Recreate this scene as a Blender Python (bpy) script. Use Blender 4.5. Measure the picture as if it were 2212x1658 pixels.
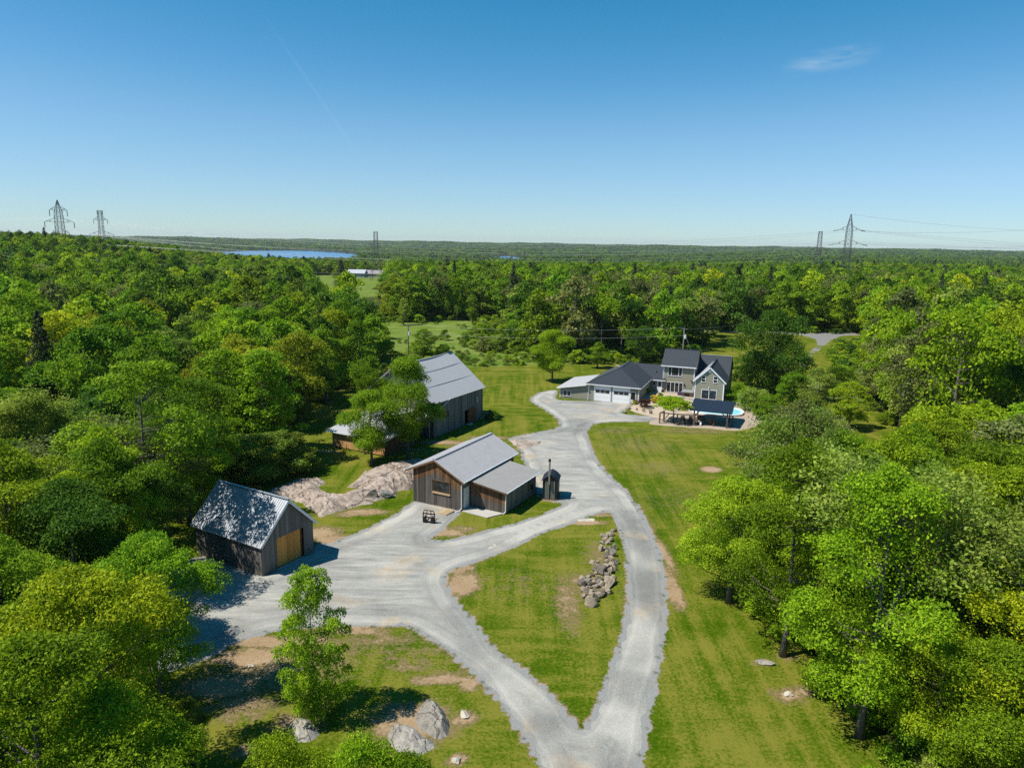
import bpy, bmesh, math, random
import numpy as np
from mathutils import Vector, Matrix, Euler, noise as mnoise
from mathutils.geometry import delaunay_2d_cdt

for _o in list(bpy.data.objects):
    bpy.data.objects.remove(_o)
SC = bpy.context.scene
COL = SC.collection
rad = math.radians

# ---------------------------------------------------------------- camera
# The photograph surveyed on a 2211 x 1658 sheet: focal length 1533 px, eye 25.2 m up, pitch 11.3 deg, roll 1 deg
FP, PW, PH, EYE = 1533.0, 2211.0, 1658.0, 25.2
PIT = math.atan((829 - 523.5) / FP)
ROL = math.atan(0.0167)
_F = np.array([0, math.cos(PIT), -math.sin(PIT)])
_R0 = np.array([1.0, 0, 0])
_U0 = np.array([0, math.sin(PIT), math.cos(PIT)])
_R = math.cos(ROL) * _R0 + math.sin(ROL) * _U0
_U = -math.sin(ROL) * _R0 + math.cos(ROL) * _U0
_C = np.array([0, 0, EYE])
cam_d = bpy.data.cameras.new('camera')
cam = bpy.data.objects.new('camera', cam_d)
COL.objects.link(cam)
cam_d.sensor_fit = 'HORIZONTAL'
cam_d.sensor_width = 36.0
cam_d.lens = 36.0 * FP / PW
cam_d.clip_start = 0.5
cam_d.clip_end = 30000
M = Matrix.Identity(4)
for i in range(3):
    M[i][0], M[i][1], M[i][2], M[i][3] = _R[i], _U[i], -_F[i], _C[i]
cam.matrix_world = M
SC.camera = cam


def ray(x, y):
    return _F * FP + (x - PW / 2) * _R + (829 - y) * _U


def G(x, y, z=0.0):
    """where the line of sight through a sheet point meets the level z"""
    d = ray(x, y)
    t = (z - EYE) / d[2]
    return _C + t * d


def at(x, y, dist):
    """point at a horizontal distance along a line of sight"""
    d = ray(x, y)
    return _C + d * (dist / math.hypot(d[0], d[1]))


def sheet(P):
    v = np.asarray(P, float) - _C
    zc = v @ _F
    return PW / 2 + FP * (v @ _R) / zc, 829 - FP * (v @ _U) / zc, zc


# ---------------------------------------------------------------- sky, sun, exposure
SUN_EL, SUN_AZ = rad(57.0), rad(17.6)      # shadows run towards azimuth 17.6 deg from +X
w = bpy.data.worlds.new('World')
SC.world = w
w.use_nodes = True
wt = w.node_tree
wt.nodes.clear()
wo = wt.nodes.new('ShaderNodeOutputWorld')
wb = wt.nodes.new('ShaderNodeBackground')
sky = wt.nodes.new('ShaderNodeTexSky')
sky.sky_type = 'NISHITA'
sky.sun_disc = False
sky.sun_elevation = SUN_EL
sky.sun_rotation = math.atan2(-math.cos(SUN_AZ), -math.sin(SUN_AZ))
sky.altitude = 200
sky.air_density = 1.0
sky.dust_density = 0.0
sky.ozone_density = 6.0
wb.inputs['Strength'].default_value = 0.105
wt.links.new(wb.outputs[0], wo.inputs[0])
# a wisp of cirrus and an old contrail, mixed into the sky by direction
tcn = wt.nodes.new('ShaderNodeTexCoord')


def wmath(op, a, b=None, c=None):
    n = wt.nodes.new('ShaderNodeMath')
    n.operation = op
    for k, v in enumerate((a, b, c)):
        if v is None:
            continue
        if isinstance(v, (int, float)):
            n.inputs[k].default_value = v
        else:
            wt.links.new(v, n.inputs[k])
    return n.outputs[0]


def wdot(vec):
    n = wt.nodes.new('ShaderNodeVectorMath')
    n.operation = 'DOT_PRODUCT'
    wt.links.new(tcn.outputs['Generated'], n.inputs[0])
    n.inputs[1].default_value = tuple(vec)
    return n.outputs['Value']


def streak(p0, p1, width, soft):
    """soft streak of cloud between two sky directions -> mask socket"""
    a, b = ray(*p0), ray(*p1)
    a, b = a / np.linalg.norm(a), b / np.linalg.norm(b)
    m = (a + b) / np.linalg.norm(a + b)
    t = (b - a) / np.linalg.norm(b - a)
    nrm = np.cross(m, t)
    half = np.linalg.norm(b - a) / 2
    s = wmath('ABSOLUTE', wdot(t))
    e = wmath('SUBTRACT', 1.0, wmath('DIVIDE', s, half), )
    e = wmath('MULTIPLY', wmath('MAXIMUM', e, 0.0), 1.6)
    e = wmath('MINIMUM', e, 1.0)
    q = wmath('MAXIMUM', wmath('SUBTRACT', 1.0, wmath('DIVIDE', wmath('ABSOLUTE', wdot(nrm)), width)), 0.0)
    q = wmath('POWER', q, soft)
    f = wmath('GREATER_THAN', wdot(m), 0.5)
    return wmath('MULTIPLY', wmath('MULTIPLY', e, q), f)


nz = wt.nodes.new('ShaderNodeTexNoise')
nz.inputs['Scale'].default_value = 38
nz.inputs['Detail'].default_value = 5
mp = wt.nodes.new('ShaderNodeMapping')
mp.inputs['Rotation'].default_value = (0, rad(-10), 0)
mp.inputs['Scale'].default_value = (0.45, 1, 3.2)
wt.links.new(tcn.outputs['Generated'], mp.inputs[0])
wt.links.new(mp.outputs[0], nz.inputs['Vector'])
c1 = wmath('MULTIPLY', streak((1680, 150), (1910, 108), 0.015, 1.0), wmath('MULTIPLY', wmath('MAXIMUM', wmath('SUBTRACT', nz.outputs['Fac'], 0.36), 0.0), 0.7))
c2 = wmath('MULTIPLY', streak((560, 20), (800, 375), 0.0030, 1.0), 0.035)
cm = wmath('ADD', c1, c2)
mxs = wt.nodes.new('ShaderNodeMix')
mxs.data_type = 'RGBA'
wt.links.new(cm, mxs.inputs[0])
# grade the sky towards the deep June blue of the photograph (one curve per channel over the whole sky)
scl = wt.nodes.new('ShaderNodeVectorMath')
scl.operation = 'SCALE'
scl.inputs['Scale'].default_value = 0.105
wt.links.new(sky.outputs[0], scl.inputs[0])
crv = wt.nodes.new('ShaderNodeRGBCurve')
for ch, pts in enumerate((((0, 0), (.10, .012), (.136, .033), (.283, .205), (.69, .445), (1, .60)), ((0, 0), (.254, .212), (.462, .415), (.72, .582), (1, .76)), ((0, 0), (.474, .435), (.63, .59), (1, .90)))):
    c_ = crv.mapping.curves[ch]
    while len(c_.points) < len(pts):
        c_.points.new(.5, .5)
    for p_, (x_, y_) in zip(c_.points, pts):
        p_.location = (x_, y_)
crv.mapping.update()
wt.links.new(scl.outputs[0], crv.inputs['Color'])
scb = wt.nodes.new('ShaderNodeVectorMath')
scb.operation = 'SCALE'
scb.inputs['Scale'].default_value = 1 / 0.105
wt.links.new(crv.outputs[0], scb.inputs[0])
wt.links.new(scb.outputs[0], mxs.inputs[6])
mxs.inputs[7].default_value = (6.6, 7.0, 7.2, 1)
wt.links.new(mxs.outputs[2], wb.inputs['Color'])

sd = bpy.data.lights.new('sun', 'SUN')
sd.energy = 4.9
sd.angle = rad(0.53)
sd.color = (1.0, 0.955, 0.88)
sun = bpy.data.objects.new('sun', sd)
COL.objects.link(sun)
SUNDIR = Vector((math.cos(SUN_EL) * math.cos(SUN_AZ), math.cos(SUN_EL) * math.sin(SUN_AZ), -math.sin(SUN_EL)))
sun.rotation_euler = SUNDIR.to_track_quat('-Z', 'Y').to_euler()
sun.location = (-60, -20, 90)

SC.view_settings.view_transform = 'Standard'
SC.view_settings.look = 'None'
SC.view_settings.exposure = 0.35
SC.view_settings.gamma = 1.0
SC.view_settings.use_curve_mapping = False
SC.render.engine = 'CYCLES'
cy = SC.cycles
cy.max_bounces = 4
cy.diffuse_bounces = 1
cy.glossy_bounces = 2
cy.transmission_bounces = 2
cy.transparent_max_bounces = 4
cy.volume_bounces = 0
cy.use_denoising = False
cy.caustics_reflective = False
cy.caustics_refractive = False


# ---------------------------------------------------------------- material helpers
class MT:
    def __init__(s, name):
        s.m = bpy.data.materials.new(name)
        s.m.use_nodes = True
        s.t = s.m.node_tree
        s.t.nodes.clear()
        s.out = s.t.nodes.new('ShaderNodeOutputMaterial')
        s.b = s.t.nodes.new('ShaderNodeBsdfPrincipled')
        s.t.links.new(s.b.outputs[0], s.out.inputs[0])
        s._tc = None

    def node(s, typ):
        return s.t.nodes.new(typ)

    def set(s, inp, v):
        if v is None:
            return
        if isinstance(v, bpy.types.NodeSocket):
            s.t.links.new(v, inp)
        elif isinstance(v, (tuple, list)) and len(v) == 3 and inp.type == 'RGBA':
            inp.default_value = (*v, 1)
        else:
            inp.default_value = v

    def tc(s, which='Object'):
        if s._tc is None:
            s._tc = s.node('ShaderNodeTexCoord')
        return s._tc.outputs[which]

    def pos(s):
        return s.node('ShaderNodeNewGeometry').outputs['Position']

    def mapv(s, v, scale=(1, 1, 1), rot=(0, 0, 0), loc=(0, 0, 0)):
        n = s.node('ShaderNodeMapping')
        s.set(n.inputs[0], v)
        n.inputs['Scale'].default_value = scale
        n.inputs['Rotation'].default_value = rot
        n.inputs['Location'].default_value = loc
        return n.outputs[0]

    def noise(s, v, scale, detail=4, rough=0.55, dist=0.0, dim='3D'):
        n = s.node('ShaderNodeTexNoise')
        n.noise_dimensions = dim
        if dim == '1D':
            s.set(n.inputs['W'], v)
        else:
            s.set(n.inputs['Vector'], v)
        n.inputs['Scale'].default_value = scale
        n.inputs['Detail'].default_value = detail
        n.inputs['Roughness'].default_value = rough
        n.inputs['Distortion'].default_value = dist
        return n.outputs['Fac']

    def vor(s, v, scale, feature='F1', out='Distance'):
        n = s.node('ShaderNodeTexVoronoi')
        n.feature = feature
        s.set(n.inputs['Vector'], v)
        n.inputs['Scale'].default_value = scale
        return n.outputs[out]

    def math(s, op, a, b=None, c=None, clamp=False):
        n = s.node('ShaderNodeMath')
        n.operation = op
        n.use_clamp = clamp
        for k, v in enumerate((a, b, c)):
            s.set(n.inputs[k], v)
        return n.outputs[0]

    def ss(s, v, a, b):
        n = s.node('ShaderNodeMapRange')
        n.interpolation_type = 'SMOOTHSTEP'
        s.set(n.inputs[0], v)
        n.inputs[1].default_value = a
        n.inputs[2].default_value = b
        return n.outputs[0]

    def ramp(s, v, stops):
        n = s.node('ShaderNodeValToRGB')
        s.set(n.inputs[0], v)
        el = n.color_ramp.elements
        while len(el) < len(stops):
            el.new(0.5)
        for e, (p, c) in zip(el, stops):
            e.position = p
            e.color = (*c, 1)
        return n.outputs[0]

    def mix(s, f, a, b, mode='MIX'):
        n = s.node('ShaderNodeMix')
        n.data_type = 'RGBA'
        n.blend_type = mode
        s.set(n.inputs[0], f)
        s.set(n.inputs[6], a)
        s.set(n.inputs[7], b)
        return n.outputs[2]

    def attr(s, name, typ='GEOMETRY'):
        n = s.node('ShaderNodeAttribute')
        n.attribute_name = name
        n.attribute_type = typ
        return n.outputs['Fac']

    def orand(s):
        return s.node('ShaderNodeObjectInfo').outputs['Random']

    def bump(s, h, strength=0.5, dist=0.05):
        n = s.node('ShaderNodeBump')
        s.set(n.inputs['Height'], h)
        n.inputs['Strength'].default_value = strength
        n.inputs['Distance'].default_value = dist
        s.t.links.new(n.outputs[0], s.b.inputs['Normal'])

    def fin(s, col, rough=0.8, metal=0.0, spec=0.5):
        s.set(s.b.inputs['Base Color'], col)
        s.set(s.b.inputs['Roughness'], rough)
        s.set(s.b.inputs['Metallic'], metal)
        s.b.inputs['Specular IOR Level'].default_value = spec
        return s.m


def plain(name, col, rough=0.6, metal=0.0, var=0.12, scale=3.0, spec=0.4):
    m = MT(name)
    n = m.noise(m.tc(), scale, 5)
    lo = tuple(c * (1 - var) for c in col)
    hi = tuple(min(1, c * (1 + var)) for c in col)
    return m.fin(m.mix(n, lo, hi), rough, metal, spec)


# ---------------------------------------------------------------- object helpers
def link(o, parent=None):
    COL.objects.link(o)
    if parent is not None:
        o.parent = parent
    return o


def tag(o, label=None, cat=None, group=None, kind=None):
    if label:
        o['label'] = label
    if cat:
        o['category'] = cat
    if group:
        o['group'] = group
    if kind:
        o['kind'] = kind
    return o


def thing(name, label, cat, loc=(0, 0, 0), rz=0.0, group=None):
    o = bpy.data.objects.new(name, None)
    o.empty_display_size = 0.3
    link(o)
    o.location = loc
    o.rotation_euler = (0, 0, rz)
    return tag(o, label, cat, group)


def mesh_np(name, V, faces=None, quads=None, tris=None):
    me = bpy.data.meshes.new(name)
    if faces is not None:
        me.from_pydata([tuple(v) for v in V], [], faces)
    else:
        V = np.asarray(V, np.float32)
        n = 4 if quads is not None else 3
        Fq = np.asarray(quads if quads is not None else tris, np.int32)
        me.vertices.add(len(V))
        me.vertices.foreach_set('co', V.ravel())
        me.loops.add(Fq.size)
        me.loops.foreach_set('vertex_index', Fq.ravel())
        me.polygons.add(len(Fq))
        me.polygons.foreach_set('loop_start', np.arange(0, Fq.size, n, dtype=np.int32))
    me.update()
    me.validate()
    return me


class B:
    """collects boxes, bars, prisms and tubes; build() links them as one mesh object"""

    def __init__(s):
        s.v, s.f = [], []

    def add(s, vs, fs):
        k = len(s.v)
        s.v += [tuple(float(c) for c in v) for v in vs]
        s.f += [tuple(i + k for i in f) for f in fs]
        return s

    def box(s, x0, x1, y0, y1, z0, z1):
        return s.add([(x0, y0, z0), (x1, y0, z0), (x1, y1, z0), (x0, y1, z0), (x0, y0, z1), (x1, y0, z1), (x1, y1, z1), (x0, y1, z1)],
                     [(0, 3, 2, 1), (4, 5, 6, 7), (0, 1, 5, 4), (1, 2, 6, 5), (2, 3, 7, 6), (3, 0, 4, 7)])

    def hexa(s, p):
        """8 points: bottom ring then top ring"""
        return s.add(p, [(0, 3, 2, 1), (4, 5, 6, 7), (0, 1, 5, 4), (1, 2, 6, 5), (2, 3, 7, 6), (3, 0, 4, 7)])

    def bar(s, a, b, w, h=None, up=(0, 0, 1)):
        h = h or w
        a, b = Vector(a), Vector(b)
        d = (b - a).normalized()
        u = Vector(up)
        if abs(d.dot(u)) > 0.98:
            u = Vector((1, 0, 0))
        r = d.cross(u).normalized() * (w / 2)
        t = r.cross(d).normalized() * (h / 2)
        return s.hexa([a - r - t, a + r - t, b + r - t, b - r - t, a - r + t, a + r + t, b + r + t, b - r + t])

    def tube(s, pts, rads, n=8, cap=True):
        pts = [Vector(p) for p in pts]
        k = len(s.v)
        vs, fs = [], []
        for i, p in enumerate(pts):
            d = (pts[min(i + 1, len(pts) - 1)] - pts[max(i - 1, 0)]).normalized()
            u = Vector((1, 0, 0)) if abs(d.z) > 0.9 else Vector((0, 0, 1))
            x = d.cross(u).normalized()
            y = d.cross(x).normalized()
            r = rads[i] if isinstance(rads, (list, tuple)) else rads
            for j in range(n):
                a = 2 * math.pi * j / n
                vs.append(p + x * (r * math.cos(a)) + y * (r * math.sin(a)))
        for i in range(len(pts) - 1):
            for j in range(n):
                fs.append((i * n + j, i * n + (j + 1) % n, (i + 1) * n + (j + 1) % n, (i + 1) * n + j))
        if cap:
            fs.append(tuple(range(n - 1, -1, -1)))
            fs.append(tuple(range((len(pts) - 1) * n, len(pts) * n)))
        return s.add(vs, fs)

    def poly(s, pts, thick):
        """flat polygon (3D points) given thickness along its normal, downwards"""
        pts = [Vector(p) for p in pts]
        n = (pts[1] - pts[0]).cross(pts[2] - pts[0]).normalized()
        lo = [p - n * thick for p in pts]
        k = len(pts)
        return s.add(pts + lo, [tuple(range(k)), tuple(range(2 * k - 1, k - 1, -1))] +
                     [(i, k + i, k + (i + 1) % k, (i + 1) % k) for i in range(k)])

    def mesh(s, name, mat):
        me = bpy.data.meshes.new(name)
        me.from_pydata(s.v, [], s.f)
        me.update()
        if mat:
            me.materials.append(mat)
        return me

    def build(s, name, mat, parent=None, label=None, kind=None, smooth=False, bevel=0.0):
        me = s.mesh(name, mat)
        bm = bmesh.new()
        bm.from_mesh(me)
        bmesh.ops.recalc_face_normals(bm, faces=bm.faces)
        if bevel:
            bmesh.ops.bevel(bm, geom=list(bm.edges), offset=bevel, segments=1, affect='EDGES')
        bm.to_mesh(me)
        bm.free()
        if smooth:
            me.shade_smooth()
        o = link(bpy.data.objects.new(name, me), parent)
        return tag(o, label, kind=kind)


def pip(P, poly):
    """vectorised point in polygon; P (n,2)"""
    P = np.asarray(P, float)
    x, y = P[:, 0], P[:, 1]
    ins = np.zeros(len(P), bool)
    q = np.asarray(poly, float)
    j = len(q) - 1
    for i in range(len(q)):
        xi, yi, xj, yj = q[i, 0], q[i, 1], q[j, 0], q[j, 1]
        c = ((yi > y) != (yj > y)) & (x < (xj - xi) * (y - yi) / (yj - yi + 1e-12) + xi)
        ins ^= c
        j = i
    return ins


def pdist(P, poly, closed=True):
    """distance from points to a polyline"""
    P = np.asarray(P, float)
    q = np.asarray(poly, float)
    best = np.full(len(P), 1e9)
    n = len(q)
    for i in range(n if closed else n - 1):
        a, b = q[i], q[(i + 1) % n]
        ab = b - a
        t = np.clip(((P - a) @ ab) / (ab @ ab + 1e-12), 0, 1)
        d = np.linalg.norm(P - a - t[:, None] * ab, axis=1)
        best = np.minimum(best, d)
    return best


def sst(v, a, b):
    t = np.clip((np.asarray(v, float) - a) / (b - a), 0, 1)
    return t * t * (3 - 2 * t)


def smooth_poly(pts, step=0.5, jit=0.0, seed=0, closed=True):
    """Catmull-Rom through the points, resampled, with a ragged edge"""
    p = np.asarray(pts, float)
    n = len(p)
    out = []
    for i in range(n if closed else n - 1):
        p0 = p[(i - 1) % n] if closed or i > 0 else p[i]
        p1, p2 = p[i], p[(i + 1) % n]
        p3 = p[(i + 2) % n] if closed or i + 2 < n else p2
        k = max(2, int(np.linalg.norm(p2 - p1) / step))
        for t in np.arange(k) / k:
            out.append(0.5 * ((2 * p1) + (-p0 + p2) * t + (2 * p0 - 5 * p1 + 4 * p2 - p3) * t * t + (-p0 + 3 * p1 - 3 * p2 + p3) * t ** 3))
    out = np.array(out)
    if jit:
        for i in range(len(out)):
            x, y = out[i]
            out[i, 0] += jit * mnoise.noise((x * 0.9 + seed, y * 0.9, 1.3)) + 0.5 * jit * mnoise.noise((x * 2.7 + seed, y * 2.7, 7.3))
            out[i, 1] += jit * mnoise.noise((x * 0.9 + seed, y * 0.9, 5.3)) + 0.5 * jit * mnoise.noise((x * 2.7 + seed, y * 2.7, 9.3))
    return out


def GP(*pts):
    return np.array([G(*p)[:2] for p in pts])


# ---------------------------------------------------------------- the lie of the land
def height(x, y):
    x = np.asarray(x, float)
    y = np.asarray(y, float)
    r = np.hypot(x, y)
    ang = np.degrees(np.arctan2(x, np.maximum(y, 1e-3)))
    h = -19.0 * sst(r, 300, 1250) * (0.45 + 0.55 * sst(22 - ang, 0, 14))
    h = h + 15.0 * np.exp(-((ang + 38) / 12.5) ** 2) * sst(r, 210, 520) * (1 - 0.6 * sst(r, 1500, 3000))
    h = h + (25.0 + 3 * np.sin(ang * .7) + 2.0 * np.sin(ang * 2.3 + 1)) * sst(r, 3150, 5200) * (0.75 + .25 * sst(22 - ang, 0, 14))
    h = h + 1.6 * np.sin(x * .011 + 1) * np.sin(y * .009) * sst(r, 250, 500)
    for lk in LAKES:
        d = np.hypot((x - lk[0]) * lk[4] + (y - lk[1]) * lk[5], ((y - lk[1]) * lk[4] - (x - lk[0]) * lk[5]) * lk[2] / lk[3])
        k = 1 - sst(d, lk[2], lk[2] * 1.25)
        h = h * (1 - k) + (-26.0) * k
    return h


LAKE_Z = -21.0
LAKES = []


def add_lake(xa, xb, d0, d1):
    """a lake seen between two bearings and two distances"""
    a, b = at(xa, 560, (d0 + d1) / 2)[:2], at(xb, 560, (d0 + d1) / 2)[:2]
    c = (a + b) / 2
    t = (b - a) / np.linalg.norm(b - a)
    LAKES.append((c[0], c[1], np.linalg.norm(b - a) / 2, (d1 - d0) / 2, t[0], t[1]))


add_lake(478, 758, 1500, 2850)
add_lake(1050, 1140, 1500, 2300)

# ---------------------------------------------------------------- gravel drive outlines (surveyed)
DRIVE = smooth_poly(GP((1195, 1800), (1165, 1658), (1119, 1576), (1105, 1553), (1062, 1496), (1019, 1452), (976, 1415), (919, 1375), (868, 1349), (850, 1354),
                       (770, 1352), (690, 1352), (604, 1360), (518, 1383), (460, 1415), (380, 1445), (335, 1452), (328, 1400), (335, 1330), (345, 1255), (420, 1205), (500, 1215),
                       (567, 1240), (620, 1215), (677, 1188), (690, 1172), (716, 1174), (730, 1166), (784, 1145), (861, 1106), (895, 1082), (940, 1088), (990, 1100), (988, 1112),
                       (965, 1135), (933, 1166), (987, 1162), (1059, 1143), (1110, 1130), (1179, 1107), (1216, 1088), (1190, 1082), (1172, 1077), (1160, 1062), (1140, 1020),
                       (1128, 985), (1122, 972), (1100, 950), (1099, 946), (1150, 935), (1199, 925), (1209, 913), (1199, 901), (1173, 882), (1148, 868), (1147, 860), (1168, 847),
                       (1202, 843), (1204, 862), (1280, 866), (1360, 872), (1344, 892), (1420, 900), (1420, 906), (1405, 910), (1322, 911), (1285, 916), (1269, 929), (1268, 943),
                       (1282, 978), (1308, 1018), (1345, 1052), (1377, 1092), (1397, 1130), (1420, 1178), (1434, 1236), (1440, 1290), (1437, 1360), (1424, 1440), (1407, 1530), (1393, 1610), (1385, 1658), (1370, 1800)),
                    0.45, 0.07, 3)
ISLAND = smooth_poly(GP((973, 1232), (966, 1262), (990, 1301), (1022, 1338), (1062, 1392), (1122, 1438), (1160, 1470), (1215, 1525), (1256, 1572), (1281, 1535), (1304, 1480), (1325, 1425),
                        (1341, 1370), (1351, 1320), (1354, 1267), (1352, 1221), (1347, 1178), (1334, 1135), (1322, 1112), (1310, 1104), (1282, 1112), (1236, 1130), (1168, 1152), (1099, 1187), (1027, 1213)),
                     0.45, 0.06, 9)
FARROAD = smooth_poly(GP((1560, 714), (1620, 713), (1665, 716), (1722, 717.5), (1830, 717.5), (1852, 719), (1900, 720), (1900, 724.5), (1832, 724.5), (1806, 730), (1785, 742), (1768, 758), (1752, 772), (1738, 792),
                         (1718, 788), (1740, 768), (1757, 752), (1765, 742), (1757, 733), (1740, 727), (1720, 722.5), (1660, 719.5), (1560, 717)), 1.2, 0.12, 5)
LEFTWOOD = np.array([(-13, 12), (-16.5, 29), (-21.5, 36), (-26.5, 42), (-29, 50), (-30.5, 57), (-32, 66), (-27, 71.5), (-26.5, 76), (-30, 85), (-34.5, 98), (-33, 108), (-28, 125), (-29, 150), (-45, 190), (-47, 216), (-60, 262), (-300, 262), (-300, 12)])
RIGHTWOOD = np.array([(18.5, 12), (20.0, 31), (19.5, 40), (19.5, 48), (23, 58), (31, 61), (46, 69), (53, 84), (56.5, 105), (61, 120), (70, 150), (84, 180), (104, 205), (104, 262), (330, 262), (330, 12)])
BACKWOOD = np.array([(-47, 216), (-6, 238), (3, 215), (2, 158), (15, 156), (36, 158), (48, 178), (62, 214), (104, 214), (104, 262), (-60, 262)])
MEADOW = np.array([(-28, 150), (-44, 216), (-6, 236), (4, 214), (1, 158), (-3, 148)])
MEADOWL = smooth_poly([(-29, 143), (-30, 152), (-45, 200), (-46, 220), (-6, 240), (5, 216), (3, 160), (20, 156), (52, 158), (55, 154), (30, 151), (4, 147), (-12, 142)], 3, 0.8, 2)

# bare, sandy spots: (sheet point, radius along x, radius along y, strength)
DIRT = [((480, 1480), 2.6, 1.2, .9), ((540, 1420), 2.4, 1.0, 1.0), ((620, 1385), 3.0, .7, 1.2), ((560, 1385), 2.6, .6, 1.1), ((800, 1345), 2.2, .45, 1.2), ((760, 1360), 2.6, .5, .9), ((880, 1440), 1.6, .6, .6), ((960, 1465), 1.7, .5, .9), ((920, 1470), 1.3, .4, .8),
        ((1010, 1475), .7, .8, .9), ((640, 1560), 1.6, 1.0, .7), ((545, 1620), 1.0, .6, .9), ((1005, 1550), .8, .7, .8), ((985, 1640), .6, .5, .9), ((890, 1560), 2.6, 1.9, .8), ((1000, 1260), 1.3, 2.0, 1.0), ((985, 1225), 1.5, .9, 1.0),
        ((1262, 1128), 1.9, .55, 1.2), ((1300, 1112), 1.4, .6, .7), ((1452, 1270), .6, 3.2, 1.1), ((1440, 1200), .45, 4.0, .8), ((1405, 1140), .4, 4.0, .5), ((1310, 1020), .3, 5, .35), ((690, 1150), 2.2, 1.6, .8), ((750, 1110), 1.5, .8, .7),
        ((790, 1105), 2.4, .9, .8), ((720, 1165), 1.8, 1.0, 1.0), ((950, 1150), 2.6, .8, 1.0), ((1000, 1140), 1.8, .7, .6), ((960, 955), 3.6, 1.2, .75), ((1060, 945), 4, .9, .65), ((1000, 962), 3, .8, .6), ((880, 970), 4, 1.0, .5),
        ((705, 974), 1.5, .35, 1.3), ((1225, 1300), 1.3, 5.5, .55), ((1290, 1200), 1.6, 4.0, .45), ((1270, 1260), 1.8, 2.4, .6), ((1700, 1500), 1.2, .8, .7), ((1750, 1490), 1.2, .6, .8), ((1700, 1420), 1, .5, .5), ((1645, 1430), 1.0, .4, .6),
        ((2060, 1640), 1.6, .8, 1.0), ((1535, 1013), 1.1, 1.0, 1.4), ((1420, 935), 8, 2.5, .22), ((640, 1110), 2.0, .6, .7), ((1500, 930), 9, 2.5, .42), ((1380, 960), 9, 7, .33), ((1420, 1010), 6, 5, .33), ((1330, 930), 6, 3, .36), ((1480, 1080), 5, 6, .3), ((1400, 1080), 3, 8, .26), ((900, 1420), 4, 3, .34), ((800, 1400), 4, 2, .36), ((600, 1450), 5, 3, .56), ((520, 1520), 3, 2, .55), ((700, 1420), 3, 1.5, .5), ((830, 1380), 4, 1, .5), ((1120, 1260), 4, 4, .3), ((560, 1270), 1.0, .8, .9), ((450, 1260), 4, 2.5, .7)]


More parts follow.
